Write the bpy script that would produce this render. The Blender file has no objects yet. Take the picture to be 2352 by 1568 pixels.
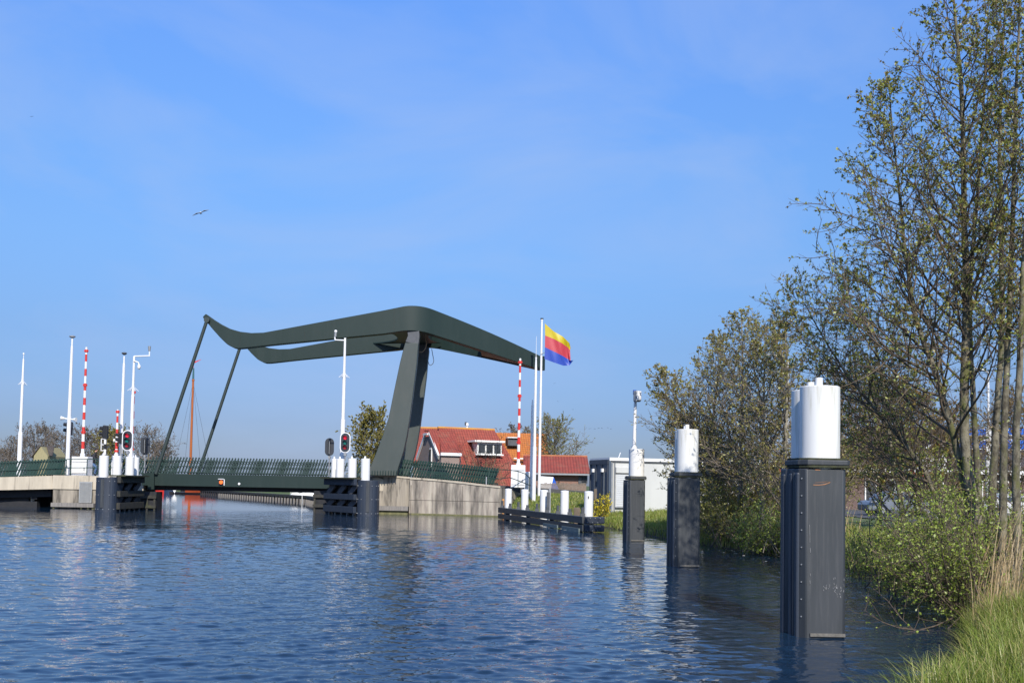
import bpy, bmesh, math, random
import numpy as np
from mathutils import Vector, Matrix

R = math.radians
SC = bpy.context.scene
COL = SC.collection
rnd = random.Random(7)

# ------------------------------------------------------------------ camera
# f and principal point in units of a 2352 x 1568 picture
F, PX, PY, ROLL, PITCH, EYE = 2400.0, 1176.0, 997.0, 0.018, math.atan(0.048), 2.15
cd = bpy.data.cameras.new("camera"); cam = bpy.data.objects.new("camera", cd); COL.objects.link(cam)
cd.sensor_width = 36.0; cd.lens = 36.0 * F / 2352.0
cd.shift_y = (PY - 784.0) / 2352.0
cd.clip_start = 0.1; cd.clip_end = 9000
_f = Vector((0, math.cos(PITCH), math.sin(PITCH))); _u = Vector((0, -math.sin(PITCH), math.cos(PITCH))); _r = Vector((1, 0, 0))
eu = _r * math.cos(ROLL) + _u * math.sin(ROLL); ev = -_r * math.sin(ROLL) + _u * math.cos(ROLL)
m = Matrix((eu, ev, -_f)).transposed().to_4x4(); m.translation = (0, 0, EYE)
cam.matrix_world = m
SC.camera = cam

def P(px, py, Y):
    """world point seen at a pixel of the 2352-wide photograph, at depth Y"""
    u = px - PX; v = PY - py
    d = eu * u + ev * v + _f * F
    k = Y / d.y
    return Vector((d.x * k, Y, EYE + d.z * k))

# ------------------------------------------------------------------ sky, sun, exposure
SUN_AZ, SUN_EL = 11.0, 37.0      # degrees: to the right of straight behind the camera / above horizon
w = bpy.data.worlds.new("World"); SC.world = w; w.use_nodes = True
nt = w.node_tree; nt.nodes.clear()
out = nt.nodes.new("ShaderNodeOutputWorld"); bg = nt.nodes.new("ShaderNodeBackground")
sky = nt.nodes.new("ShaderNodeTexSky"); sky.sky_type = 'NISHITA'; sky.sun_disc = False
sky.sun_elevation = R(SUN_EL); sky.sun_rotation = R(180 - SUN_AZ)
sky.air_density = 1.0; sky.dust_density = 0.6; sky.ozone_density = 2.5; sky.altitude = 0
bg.inputs['Strength'].default_value = 0.15
# thin cirrus veils
geo_ = nt.nodes.new("ShaderNodeTexCoord"); mp = nt.nodes.new("ShaderNodeMapping")
mp.inputs['Scale'].default_value = (1.2, 1.2, 3.2); mp.inputs['Rotation'].default_value = (0, R(20), R(15))
nz = nt.nodes.new("ShaderNodeTexNoise"); nz.inputs['Scale'].default_value = 2.1; nz.inputs['Detail'].default_value = 7
nz.inputs['Roughness'].default_value = 0.55; nz.inputs['Distortion'].default_value = 0.5
rp = nt.nodes.new("ShaderNodeMapRange"); rp.inputs['From Min'].default_value = 0.44; rp.inputs['From Max'].default_value = 0.78
rp.inputs['To Max'].default_value = 0.6
hs = nt.nodes.new("ShaderNodeMix"); hs.data_type = 'RGBA'
hs.inputs['B'].default_value = (2.3, 3.0, 4.6, 1)
hsv = nt.nodes.new("ShaderNodeHueSaturation"); hsv.inputs['Saturation'].default_value = 1.0
L = nt.links.new
L(geo_.outputs['Generated'], mp.inputs['Vector']); L(mp.outputs[0], nz.inputs['Vector']); L(nz.outputs['Fac'], rp.inputs['Value'])
# clear spring sky: less white near the horizon than the model's default haze, by elevation
sp = nt.nodes.new("ShaderNodeSeparateXYZ"); L(geo_.outputs['Generated'], sp.inputs[0])
cr = nt.nodes.new("ShaderNodeValToRGB"); els = cr.color_ramp.elements
SKYT = (0.93, 1.045, 1.0)
SKYC = [(0.0, .255, .272, .465), (.055, .282, .303, .505), (.13, .37, .41, .60), (.21, .492, .575, .79), (.287, .575, .70, .965), (.43, .675, .867, 1.32), (1.0, .65, .83, 1.25)]
while len(els) < len(SKYC): els.new(0.5)
for e, c in zip(els, SKYC): e.position = c[0]; e.color = (c[1] / 1.4 * SKYT[0], c[2] / 1.4 * SKYT[1], c[3] / 1.4, 1)
mu = nt.nodes.new("ShaderNodeMix"); mu.data_type = 'RGBA'; mu.blend_type = 'MULTIPLY'; mu.inputs['Factor'].default_value = 1
sc_ = nt.nodes.new("ShaderNodeVectorMath"); sc_.operation = 'SCALE'; sc_.inputs['Scale'].default_value = 1.4
L(sp.outputs['Z'], cr.inputs[0]); L(sky.outputs[0], hsv.inputs['Color']); L(hsv.outputs[0], mu.inputs['A']); L(cr.outputs[0], mu.inputs['B'])
L(mu.outputs['Result'], sc_.inputs[0]); L(sc_.outputs[0], hs.inputs['A']); L(rp.outputs[0], hs.inputs['Factor'])
L(hs.outputs['Result'], bg.inputs['Color']); L(bg.outputs[0], out.inputs['Surface'])

sl = bpy.data.lights.new("sun", 'SUN'); sl.energy = 4.6; sl.angle = R(0.5); sl.color = (1.0, 0.93, 0.82)
so = bpy.data.objects.new("sun", sl); COL.objects.link(so)
sdir = Vector((math.sin(R(SUN_AZ)) * math.cos(R(SUN_EL)), -math.cos(R(SUN_AZ)) * math.cos(R(SUN_EL)), math.sin(R(SUN_EL))))
so.rotation_euler = (-sdir).to_track_quat('-Z', 'Y').to_euler(); so.location = (20, -30, 60)
SC.view_settings.view_transform = 'Standard'; SC.view_settings.look = 'None'
SC.view_settings.exposure = 0.3; SC.view_settings.gamma = 1.0

# ------------------------------------------------------------------ materials
MATS = {}
def mat(name, c1, c2=None, rough=0.6, scale=4.0, stretch=(1, 1, 1), spec=0.5, bump=0.0, bscale=40.0, metal=0.0,
        lo=0.35, hi=0.65, c3=None, s3=1.5, detail=6.0, lo3=0.55, hi3=0.75, stretch3=None):
    if name in MATS: return MATS[name]
    mt = bpy.data.materials.new(name); mt.use_nodes = True; n = mt.node_tree.nodes; lk = mt.node_tree.links.new
    b = n['Principled BSDF']; b.inputs['Roughness'].default_value = rough; b.inputs['Metallic'].default_value = metal
    b.inputs['Specular IOR Level'].default_value = spec
    tc = n.new('ShaderNodeTexCoord')
    def noise(sc, st, dt=detail):
        mpn = n.new('ShaderNodeMapping'); mpn.inputs['Scale'].default_value = st; lk(tc.outputs['Object'], mpn.inputs['Vector'])
        t = n.new('ShaderNodeTexNoise'); t.inputs['Scale'].default_value = sc; t.inputs['Detail'].default_value = dt
        t.inputs['Roughness'].default_value = 0.6
        lk(mpn.outputs[0], t.inputs['Vector']); return t
    def ramp(src, a, bb):
        q = n.new('ShaderNodeMapRange'); q.inputs['From Min'].default_value = a; q.inputs['From Max'].default_value = bb
        lk(src, q.inputs['Value']); return q.outputs[0]
    c2 = c2 or tuple(x * 0.8 for x in c1)
    mx = n.new('ShaderNodeMix'); mx.data_type = 'RGBA'
    mx.inputs['A'].default_value = (*c1, 1); mx.inputs['B'].default_value = (*c2, 1)
    lk(ramp(noise(scale, stretch).outputs['Fac'], lo, hi), mx.inputs['Factor'])
    last = mx.outputs['Result']
    if c3:
        m3 = n.new('ShaderNodeMix'); m3.data_type = 'RGBA'; m3.inputs['B'].default_value = (*c3, 1)
        lk(last, m3.inputs['A']); lk(ramp(noise(s3, stretch3 or stretch).outputs['Fac'], lo3, hi3), m3.inputs['Factor'])
        last = m3.outputs['Result']
    lk(last, b.inputs['Base Color'])
    if bump:
        bn = n.new('ShaderNodeBump'); bn.inputs['Strength'].default_value = bump; bn.inputs['Distance'].default_value = 0.02
        lk(noise(bscale, (1, 1, 1), 3).outputs['Fac'], bn.inputs['Height']); lk(bn.outputs[0], b.inputs['Normal'])
    MATS[name] = mt
    return mt

def emit(name, c, s):
    mt = bpy.data.materials.new(name); mt.use_nodes = True; b = mt.node_tree.nodes['Principled BSDF']
    b.inputs['Base Color'].default_value = (*c, 1); b.inputs['Emission Color'].default_value = (*c, 1)
    b.inputs['Emission Strength'].default_value = s; b.inputs['Roughness'].default_value = 0.2
    return mt

def leafmat(name, cols, trans=0.3):
    """cols: list of colours spread at random over the leaves"""
    mt = bpy.data.materials.new(name); mt.use_nodes = True; n = mt.node_tree.nodes; lk = mt.node_tree.links.new
    n.clear(); o = n.new('ShaderNodeOutputMaterial'); g = n.new('ShaderNodeNewGeometry')
    cr = n.new('ShaderNodeValToRGB'); cr.color_ramp.interpolation = 'LINEAR'
    while len(cr.color_ramp.elements) < len(cols): cr.color_ramp.elements.new(0.5)
    for i, c in enumerate(cols):
        e = cr.color_ramp.elements[i]; e.position = i / (len(cols) - 1); e.color = (*c, 1)
    lk(g.outputs['Random Per Island'], cr.inputs[0])
    d = n.new('ShaderNodeBsdfDiffuse'); t = n.new('ShaderNodeBsdfTranslucent'); mx = n.new('ShaderNodeMixShader'); mx.inputs[0].default_value = trans
    gl = n.new('ShaderNodeBsdfGlossy'); gl.inputs['Roughness'].default_value = 0.45; m2 = n.new('ShaderNodeMixShader'); m2.inputs[0].default_value = 0.04
    lk(cr.outputs[0], d.inputs[0]); lk(cr.outputs[0], t.inputs[0]); lk(d.outputs[0], mx.inputs[1]); lk(t.outputs[0], mx.inputs[2])
    lk(mx.outputs[0], m2.inputs[1]); lk(gl.outputs[0], m2.inputs[2]); lk(m2.outputs[0], o.inputs[0])
    return mt

def tilemat(name, c1, c2, c3, sx=4.0, sy=3.0, rough=0.7, ang=0):
    """roof pantiles: rows and columns from a brick-like wave, uses UV laid over the slope in metres"""
    mt = bpy.data.materials.new(name); mt.use_nodes = True; n = mt.node_tree.nodes; lk = mt.node_tree.links.new
    b = n['Principled BSDF']; b.inputs['Roughness'].default_value = rough
    uv = n.new('ShaderNodeUVMap'); tc = n.new('ShaderNodeTexCoord')
    br = n.new('ShaderNodeTexBrick'); br.inputs['Scale'].default_value = 1.0; br.offset = 0.0
    br.inputs['Brick Width'].default_value = 0.24; br.inputs['Row Height'].default_value = 0.34; br.inputs['Mortar Size'].default_value = 0.022
    br.inputs['Color1'].default_value = (*c1, 1); br.inputs['Color2'].default_value = (*c2, 1); br.inputs['Mortar'].default_value = tuple(x * 0.45 for x in c1) + (1,)
    br.inputs['Mortar Smooth'].default_value = 0.4
    lk(uv.outputs[0], br.inputs['Vector'])
    t = n.new('ShaderNodeTexNoise'); t.inputs['Scale'].default_value = 1.3; t.inputs['Detail'].default_value = 8; lk(tc.outputs['Object'], t.inputs['Vector'])
    q = n.new('ShaderNodeMapRange'); q.inputs['From Min'].default_value = 0.52; q.inputs['From Max'].default_value = 0.75; q.inputs['To Max'].default_value = 0.6
    lk(t.outputs['Fac'], q.inputs['Value'])
    mx = n.new('ShaderNodeMix'); mx.data_type = 'RGBA'; mx.inputs['B'].default_value = (*c3, 1)
    lk(br.outputs['Color'], mx.inputs['A']); lk(q.outputs[0], mx.inputs['Factor']); lk(mx.outputs['Result'], b.inputs['Base Color'])
    w_ = n.new('ShaderNodeTexWave'); w_.bands_direction = 'X'; w_.inputs['Scale'].default_value = 1.31; lk(uv.outputs[0], w_.inputs['Vector'])
    bp = n.new('ShaderNodeBump'); bp.inputs['Strength'].default_value = 0.9; bp.inputs['Distance'].default_value = 0.05
    lk(w_.outputs['Fac'], bp.inputs['Height']); lk(bp.outputs[0], b.inputs['Normal'])
    return mt

def brickmat(name, c1, c2, mortar):
    mt = bpy.data.materials.new(name); mt.use_nodes = True; n = mt.node_tree.nodes; lk = mt.node_tree.links.new
    b = n['Principled BSDF']; b.inputs['Roughness'].default_value = 0.85
    uv = n.new('ShaderNodeUVMap'); br = n.new('ShaderNodeTexBrick'); br.inputs['Scale'].default_value = 1.0
    br.inputs['Brick Width'].default_value = 0.22; br.inputs['Row Height'].default_value = 0.07; br.inputs['Mortar Size'].default_value = 0.008
    br.inputs['Color1'].default_value = (*c1, 1); br.inputs['Color2'].default_value = (*c2, 1); br.inputs['Mortar'].default_value = (*mortar, 1)
    lk(uv.outputs[0], br.inputs['Vector']); lk(br.outputs['Color'], b.inputs['Base Color'])
    return mt

GREEN = mat("bridge_green_paint", (0.014, 0.027, 0.023), (0.017, 0.030, 0.026), rough=0.44, scale=1.2, stretch=(1, 1, .25), spec=0.33, bump=0.05, bscale=60,
            c3=(0.026, 0.038, 0.033), s3=1.2, stretch3=(1.5, 1.5, .2), lo3=0.55, hi3=0.9)
GREENB = mat("green_steel_bolted", (0.022, 0.034, 0.031), (0.03, 0.042, 0.038), rough=0.5, scale=6)
RAILG = mat("railing_green", (0.010, 0.034, 0.026), (0.016, 0.044, 0.034), rough=0.45, scale=8)
RAILD = mat("railing_dark_green", (0.012, 0.03, 0.026), (0.018, 0.038, 0.032), rough=0.5, scale=8)
BLACK = mat("black_paint", (0.010, 0.011, 0.013), (0.016, 0.017, 0.019), rough=0.4, scale=12)
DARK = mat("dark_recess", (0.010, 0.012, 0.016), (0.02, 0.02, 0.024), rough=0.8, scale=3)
UHMW = mat("black_fender_plastic", (0.026, 0.031, 0.036), (0.036, 0.041, 0.047), rough=0.55, scale=2.5, stretch=(2, 2, .3), bump=0.08, bscale=80,
           c3=(0.07, 0.072, 0.075), s3=5, stretch3=(3, 3, .2), lo3=0.52, hi3=0.85)
FENDB = mat("blue_black_fender", (0.017, 0.025, 0.041), (0.026, 0.035, 0.053), rough=0.55, scale=2.5, stretch=(3, 3, .3),
            c3=(0.05, 0.05, 0.035), s3=3, lo3=0.6, hi3=0.85)
TIMB = mat("dark_wet_timber", (0.020, 0.020, 0.020), (0.045, 0.042, 0.030), rough=0.8, scale=5, stretch=(1, 1, 1), c3=(0.05, 0.055, 0.02), s3=2, lo3=0.55, hi3=0.75)
PLANKG = mat("grey_plank", (0.15, 0.14, 0.13), (0.24, 0.22, 0.2), rough=0.8, scale=5, stretch=(4, 4, .3))
WHITE = mat("white_paint", (0.70, 0.70, 0.685), (0.655, 0.655, 0.64), rough=0.38, scale=3, stretch=(1, 1, .2), c3=(0.52, 0.5, 0.4), s3=3.5,
            stretch3=(2.5, 2.5, .35), lo3=0.66, hi3=0.9)
TUBEW = mat("white_tube_stained", (0.71, 0.71, 0.69), (0.66, 0.66, 0.64), rough=0.36, scale=2.2, stretch=(2, 2, .15), c3=(0.40, 0.38, 0.28), s3=2.6,
            stretch3=(5, 5, .35), lo3=0.52, hi3=0.82, bump=.03, bscale=25)
WHITES = mat("white_gloss", (0.72, 0.72, 0.72), (0.68, 0.68, 0.68), rough=0.3, scale=4)
WHITED = mat("white_dirty_paint", (0.78, 0.77, 0.74), (0.70, 0.69, 0.65), rough=0.45, scale=3, c3=(0.28, 0.26, 0.2), s3=4, stretch3=(1.5, 1.5, .5), lo3=0.66, hi3=0.8)
MOSS = mat("moss_black", (0.022, 0.024, 0.014), (0.05, 0.055, 0.022), rough=0.9, scale=14, bump=.4, bscale=30)
RED = mat("signal_red", (0.58, 0.035, 0.025), (0.5, 0.03, 0.022), rough=0.4, scale=5)
GREY = mat("grey_metal", (0.25, 0.26, 0.27), (0.3, 0.31, 0.32), rough=0.45, scale=5, metal=0.3)
DGREY = mat("dark_grey_metal", (0.055, 0.06, 0.068), (0.075, 0.08, 0.088), rough=0.5, scale=5)
CONC = mat("pale_concrete", (0.50, 0.44, 0.34), (0.40, 0.35, 0.27), rough=0.85, scale=1.6, stretch=(1.5, 1.5, .25), bump=.15, bscale=20,
           c3=(0.22, 0.19, 0.15), s3=1.4, stretch3=(2.0, 2.0, .16), lo3=0.57, hi3=0.68)
CONCW = mat("weathered_concrete", (0.34, 0.30, 0.24), (0.24, 0.21, 0.17), rough=0.9, scale=2.0, stretch=(2.2, 2.2, .22), bump=.2, bscale=16,
            c3=(0.095, 0.085, 0.07), s3=1.1, stretch3=(2.4, 2.4, .35), lo3=0.48, hi3=0.62)
CONCS = mat("stained_concrete_wall", (0.46, 0.41, 0.33), (0.33, 0.28, 0.23), rough=0.9, scale=1.7, stretch=(2.0, 2.0, .15), bump=.2, bscale=16,
            c3=(0.11, 0.097, 0.083), s3=0.8, stretch3=(2.4, 2.4, .45), lo3=0.42, hi3=0.66)
ALGAE = mat("algae_concrete", (0.10, 0.10, 0.045), (0.18, 0.17, 0.08), rough=0.9, scale=4)
ASPH = mat("asphalt", (0.055, 0.055, 0.058), (0.07, 0.07, 0.07), rough=0.9, scale=6)
PAVE = mat("grey_paving", (0.20, 0.18, 0.165), (0.25, 0.23, 0.21), rough=0.9, scale=6)
ORANGE = mat("orange_wood_varnish", (0.38, 0.11, 0.025), (0.30, 0.085, 0.02), rough=0.35, scale=6, stretch=(1, 1, .1))
HULLO = mat("orange_hull_paint", (0.46, 0.09, 0.03), (0.4, 0.07, 0.025), rough=0.4, scale=3)
BLUE = mat("blue_paint", (0.02, 0.09, 0.42), (0.025, 0.1, 0.46), rough=0.4, scale=5)
SIGNB = mat("blue_sign_face", (0.015, 0.12, 0.55), (0.018, 0.13, 0.58), rough=0.35, scale=5)
TEAL = mat("teal_paint", (0.02, 0.09, 0.10), (0.03, 0.1, 0.11), rough=0.4, scale=5)
YELLOW = mat("yellow_paint", (0.75, 0.45, 0.01), (0.7, 0.42, 0.01), rough=0.5, scale=5)
BARK = mat("alder_bark", (0.07, 0.06, 0.042), (0.19, 0.17, 0.12), rough=0.9, scale=7, stretch=(1, 1, .6), bump=.7, bscale=30, lo=.42, hi=.58,
           c3=(0.10, 0.10, 0.035), s3=3, lo3=0.52, hi3=0.62)
TWIG = mat("twig_bark", (0.085, 0.062, 0.044), (0.135, 0.105, 0.075), rough=0.85, scale=3)
TWIGG = mat("twig_grey_bark", (0.13, 0.105, 0.08), (0.19, 0.16, 0.12), rough=0.85, scale=3)
GLASS = mat("dark_window_glass", (0.05, 0.055, 0.06), (0.02, 0.022, 0.025), rough=0.08, scale=1.2, spec=0.8)
TILE_R = tilemat("red_roof_tiles", (0.31, 0.060, 0.036), (0.24, 0.050, 0.032), (0.22, 0.11, 0.065))
TILE_O = tilemat("orange_roof_tiles", (0.48, 0.16, 0.03), (0.40, 0.12, 0.028), (0.42, 0.16, 0.05))
TILE_D = tilemat("brown_roof_tiles", (0.075, 0.06, 0.052), (0.06, 0.048, 0.042), (0.1, 0.085, 0.06))
BRICK_P = brickmat("purple_grey_brick", (0.20, 0.145, 0.13), (0.25, 0.18, 0.155), (0.30, 0.26, 0.23))
BRICK_B = brickmat("brown_red_brick", (0.19, 0.09, 0.065), (0.24, 0.115, 0.08), (0.26, 0.2, 0.17))
BRICK_D = brickmat("dark_brown_brick", (0.10, 0.06, 0.05), (0.13, 0.075, 0.06), (0.15, 0.12, 0.11))

# ------------------------------------------------------------------ mesh building
class Geo:
    def __init__(s): s.v = []; s.f = []; s.m = []; s.uv = {}
    def add(s, vs, fs, m=0, xf=None):
        o = len(s.v)
        for p in vs:
            p = Vector(p)
            if xf is not None: p = xf @ p
            s.v.append(p)
        for f in fs: s.f.append([o + i for i in f]); s.m.append(m)
        return s
    def box(s, c, d, m=0, xf=None, rz=0.0):
        hx, hy, hz = d[0] / 2, d[1] / 2, d[2] / 2
        vs = [Vector((x, y, z)) for z in (-hz, hz) for y in (-hy, hy) for x in (-hx, hx)]
        if rz: q = Matrix.Rotation(rz, 3, 'Z'); vs = [q @ p for p in vs]
        vs = [p + Vector(c) for p in vs]
        return s.add(vs, [(0, 2, 3, 1), (4, 5, 7, 6), (0, 1, 5, 4), (1, 3, 7, 5), (3, 2, 6, 7), (2, 0, 4, 6)], m, xf)
    def bar(s, a, b, wd, dp, m=0, up=(0, 0, 1), xf=None):
        """rectangular bar from a to b; wd across, dp along 'up'-ish"""
        a = Vector(a); b = Vector(b); t = (b - a).normalized(); up = Vector(up)
        if abs(t.dot(up)) > 0.98: up = Vector((0, 1, 0))
        sx = t.cross(up).normalized(); sy = sx.cross(t).normalized()
        vs = []
        for p in (a, b):
            for i, j in ((-1, -1), (1, -1), (1, 1), (-1, 1)): vs.append(p + sx * i * wd / 2 + sy * j * dp / 2)
        return s.add(vs, [(3, 2, 1, 0), (4, 5, 6, 7), (0, 1, 5, 4), (1, 2, 6, 5), (2, 3, 7, 6), (3, 0, 4, 7)], m, xf)
    def cyl(s, a, b, r0, r1=None, n=12, m=0, caps=True, xf=None):
        a = Vector(a); b = Vector(b); r1 = r0 if r1 is None else r1
        t = (b - a).normalized(); up = Vector((0, 0, 1)) if abs(t.z) < 0.9 else Vector((1, 0, 0))
        sx = t.cross(up).normalized(); sy = t.cross(sx)
        vs = []
        for p, r in ((a, r0), (b, r1)):
            for i in range(n):
                q = 2 * math.pi * i / n; vs.append(p + (sx * math.cos(q) + sy * math.sin(q)) * r)
        fs = [(i, n + i, n + (i + 1) % n, (i + 1) % n) for i in range(n)]
        if caps: fs += [tuple(range(n)), tuple(range(2 * n - 1, n - 1, -1))]
        return s.add(vs, fs, m, xf)
    def path(s, pts, r, n=6, m=0, xf=None):
        for i in range(len(pts) - 1): s.cyl(pts[i], pts[i + 1], r, r, n, m, True, xf)
        return s
    def prism(s, poly, ext, m=0, xf=None):
        """closed polygon (3d points) extruded by vector ext"""
        n = len(poly); e = Vector(ext); vs = [Vector(p) for p in poly] + [Vector(p) + e for p in poly]
        fs = [tuple(range(n)), tuple(range(2 * n - 1, n - 1, -1))] + [(i, n + i, n + (i + 1) % n, (i + 1) % n) for i in range(n)]
        return s.add(vs, fs, m, xf)
    def lathe(s, c, prof, n=16, m=0, xf=None):
        c = Vector(c); vs = []; fs = []
        for r, z in prof:
            for i in range(n):
                q = 2 * math.pi * i / n; vs.append(c + Vector((r * math.cos(q), r * math.sin(q), z)))
        for k in range(len(prof) - 1):
            for i in range(n): fs.append((k * n + i, k * n + (i + 1) % n, (k + 1) * n + (i + 1) % n, (k + 1) * n + i))
        fs += [tuple(range(n - 1, -1, -1)), tuple((len(prof) - 1) * n + i for i in range(n))]
        return s.add(vs, fs, m, xf)
    def ball(s, c, r, n=10, m=0, xf=None, sc=(1, 1, 1)):
        c = Vector(c); vs = []; fs = []; k = n // 2
        for j in range(k + 1):
            t = math.pi * j / k
            for i in range(n):
                q = 2 * math.pi * i / n
                vs.append(c + Vector((r * sc[0] * math.sin(t) * math.cos(q), r * sc[1] * math.sin(t) * math.sin(q), r * sc[2] * math.cos(t))))
        for j in range(k):
            for i in range(n): fs.append((j * n + i, (j + 1) * n + i, (j + 1) * n + (i + 1) % n, j * n + (i + 1) % n))
        return s.add(vs, fs, m, xf)

def props(o, label=None, cat=None, group=None, kind=None):
    if label: o['label'] = label
    if cat: o['category'] = cat
    if group: o['group'] = group
    if kind: o['kind'] = kind
    return o

def thing(name, label, cat, loc, group=None):
    o = bpy.data.objects.new(name, None); COL.objects.link(o); o.empty_display_size = 0.3
    o.location = loc
    return props(o, label, cat, group)

def root_of(o):
    while o.parent: o = o.parent
    return o

def obj(name, g, mats, parent=None, smooth=False, bevel=0.0, uvbox=False, loc=None, label=None, uvx=None):
    """link a Geo (world coordinates) as one mesh object; children share their root's origin"""
    me = bpy.data.meshes.new(name)
    org = Vector(root_of(parent).location) if parent else Vector(loc or (0, 0, 0))
    me.from_pydata([p - org for p in g.v], [], g.f)
    mats = mats if isinstance(mats, (list, tuple)) else [mats]
    for q in mats: me.materials.append(q)
    me.polygons.foreach_set('material_index', g.m)
    bm = bmesh.new(); bm.from_mesh(me); bmesh.ops.recalc_face_normals(bm, faces=bm.faces)
    if uvbox:
        ul = bm.loops.layers.uv.new("UVMap")
        for f in bm.faces:
            nrm = f.normal; t = Vector((0, 0, 1)).cross(nrm)
            if t.length < 1e-3: t = Vector((1, 0, 0))
            t.normalize(); u2 = nrm.cross(t)
            for lp in f.loops: lp[ul].uv = (lp.vert.co.dot(t), lp.vert.co.dot(u2))
    bm.to_mesh(me); bm.free()
    if smooth: me.polygons.foreach_set('use_smooth', [True] * len(me.polygons)); me.set_sharp_from_angle(angle=R(35))
    o = bpy.data.objects.new(name, me); COL.objects.link(o)
    if parent: o.parent = parent
    else: o.location = org
    if bevel:
        b = o.modifiers.new("bevel", 'BEVEL'); b.width = bevel; b.segments = 2; b.limit_method = 'ANGLE'; b.angle_limit = R(40)
    if label: o['label'] = label
    return o

def npobj(name, V, Fq, mi, mats, parent=None, loc=None, smooth=False):
    """big meshes from numpy arrays; Fq is (n,4) quads"""
    org = np.array(root_of(parent).location if parent else (loc or (0, 0, 0)))
    me = bpy.data.meshes.new(name)
    nv, nf = len(V), len(Fq)
    me.vertices.add(nv); me.vertices.foreach_set('co', (V - org).astype(np.float32).ravel())
    me.loops.add(nf * 4); me.loops.foreach_set('vertex_index', Fq.astype(np.int32).ravel())
    me.polygons.add(nf); me.polygons.foreach_set('loop_start', np.arange(0, nf * 4, 4, dtype=np.int32))
    me.polygons.foreach_set('loop_total', np.full(nf, 4, dtype=np.int32))
    for q in mats: me.materials.append(q)
    me.polygons.foreach_set('material_index', np.asarray(mi, dtype=np.int32))
    if smooth: me.polygons.foreach_set('use_smooth', np.ones(nf, dtype=bool))
    me.update(calc_edges=True); me.validate()
    o = bpy.data.objects.new(name, me); COL.objects.link(o)
    if parent: o.parent = parent
    else: o.location = org
    return o

def dup(root, loc, label=None):
    r = root.copy(); COL.objects.link(r); r.location = loc
    if label: r['label'] = label
    for ch in list(root.children):
        c = ch.copy(); COL.objects.link(c); c.parent = r
        for g in list(ch.children):
            d = g.copy(); COL.objects.link(d); d.parent = c
    return r

def xform(loc, rz): return Matrix.Translation(loc) @ Matrix.Rotation(rz, 4, 'Z')


# ================================================================== SETTING
GEOM_Y0, GEOM_Y1 = 71.0, 80.2           # near / far face of the bridge
BANK = [(-8.0, -40.0), (-4.0, 0.0), (-.4, 4.5), (2.5, 8.0), (4.85, 11.3), (6.2, 14.0), (7.3, 17.0), (8.3, 21.0), (9.3, 26.0), (9.2, 30.5),
        (8.6, 33.5), (7.9, 37.0), (7.0, 41.0), (6.0, 47.0), (5.4, 52.0), (4.7, 57.0), (3.2, 62.5), (1.0, 67.0), (-0.6, 69.2),
        (-3.6, 70.6), (-9.6, 72.2), (-13.5, 73.0), (-14.0, 80.0), (-16.0, 90.0), (-20.3, 105.0), (-38.0, 137.0), (-52.0, 165.0), (-95.0, 185.0),
        (-160.0, 190.0), (-600.0, 200.0), (-3000.0, 230.0)]
_B = np.array(BANK)
_POLY = np.array(BANK + [(-3000, 7000), (4000, 7000), (4000, -40)])
def inside(x, y):
    c = np.zeros(x.shape, bool); n = len(_POLY); j = n - 1
    for i in range(n):
        xi, yi = _POLY[i]; xj, yj = _POLY[j]
        if yi != yj:
            c ^= ((yi > y) != (yj > y)) & (x < (xj - xi) * (y - yi) / (yj - yi) + xi)
        j = i
    return c
def bankdist(x, y):
    d = np.full(x.shape, 1e9)
    for i in range(len(_B) - 1):
        a = _B[i]; e = _B[i + 1] - a
        t = np.clip(((x - a[0]) * e[0] + (y - a[1]) * e[1]) / (e @ e), 0, 1)
        d = np.minimum(d, np.hypot(x - a[0] - t * e[0], y - a[1] - t * e[1]))
    return np.where(inside(x, y), d, -d)
def sstep(a, b, t):
    t = np.clip((t - a) / (b - a), 0, 1); return t * t * (3 - 2 * t)
def gz(x, y):
    """height of the ground above the water"""
    x = np.asarray(x, float); y = np.asarray(y, float)
    d = bankdist(x, y)
    wob = 0.05 * np.sin(x * 1.7 + 0.6 * y) + 0.04 * np.sin(y * 2.3 - x) + 0.03 * np.sin(3.9 * x + 2.1 * y)
    z = 0.06 + 0.26 * sstep(0, 0.35, d) + 0.22 * sstep(0.3, 2.5, d) + 0.12 * sstep(2, 8, d) + wob * sstep(0, 1, d) * (1 - 0.85 * sstep(8, 16, d))
    rise = sstep(56, 72, y) * (1 - sstep(84, 104, y)) * sstep(0.2, 4.5, d) * sstep(-14, -9, x) * (1 - sstep(5, 16, x))
    z = z + 0.85 * rise
    return np.where(d < 0, np.maximum(-1.2, -0.1 + d * 0.7), z)

def axis(segs):
    a = []
    for lo, hi, st in segs: a += list(np.arange(lo, hi, st))
    return np.array(a + [segs[-1][1]])
gx = axis([(-2600, -600, 400), (-600, -160, 80), (-160, -45, 12), (-45, -12, 1.2), (-12, 18, 0.4), (18, 60, 2.5), (60, 300, 30), (300, 2600, 400)])
gy = axis([(-40, -4, 4), (-4, 80, 0.4), (80, 140, 1.5), (140, 220, 8), (220, 700, 60), (700, 6000, 800)])
GX, GY = np.meshgrid(gx, gy); GZ = gz(GX, GY)
V = np.stack([GX.ravel(), GY.ravel(), GZ.ravel()], 1); nx = len(gx)
ii, jj = np.meshgrid(np.arange(len(gy) - 1), np.arange(nx - 1), indexing='ij'); a0 = (ii * nx + jj).ravel()
Q = np.stack([a0, a0 + 1, a0 + nx + 1, a0 + nx], 1)
zc = GZ.ravel()[Q].max(1); Q = Q[zc > -1.0]
GRASSG = mat("grassy_soil", (0.055, 0.085, 0.018), (0.085, 0.12, 0.024), rough=0.95, scale=1.6, bump=.6, bscale=12,
             c3=(0.085, 0.07, 0.04), s3=0.9, lo3=0.52, hi3=0.7)
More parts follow.
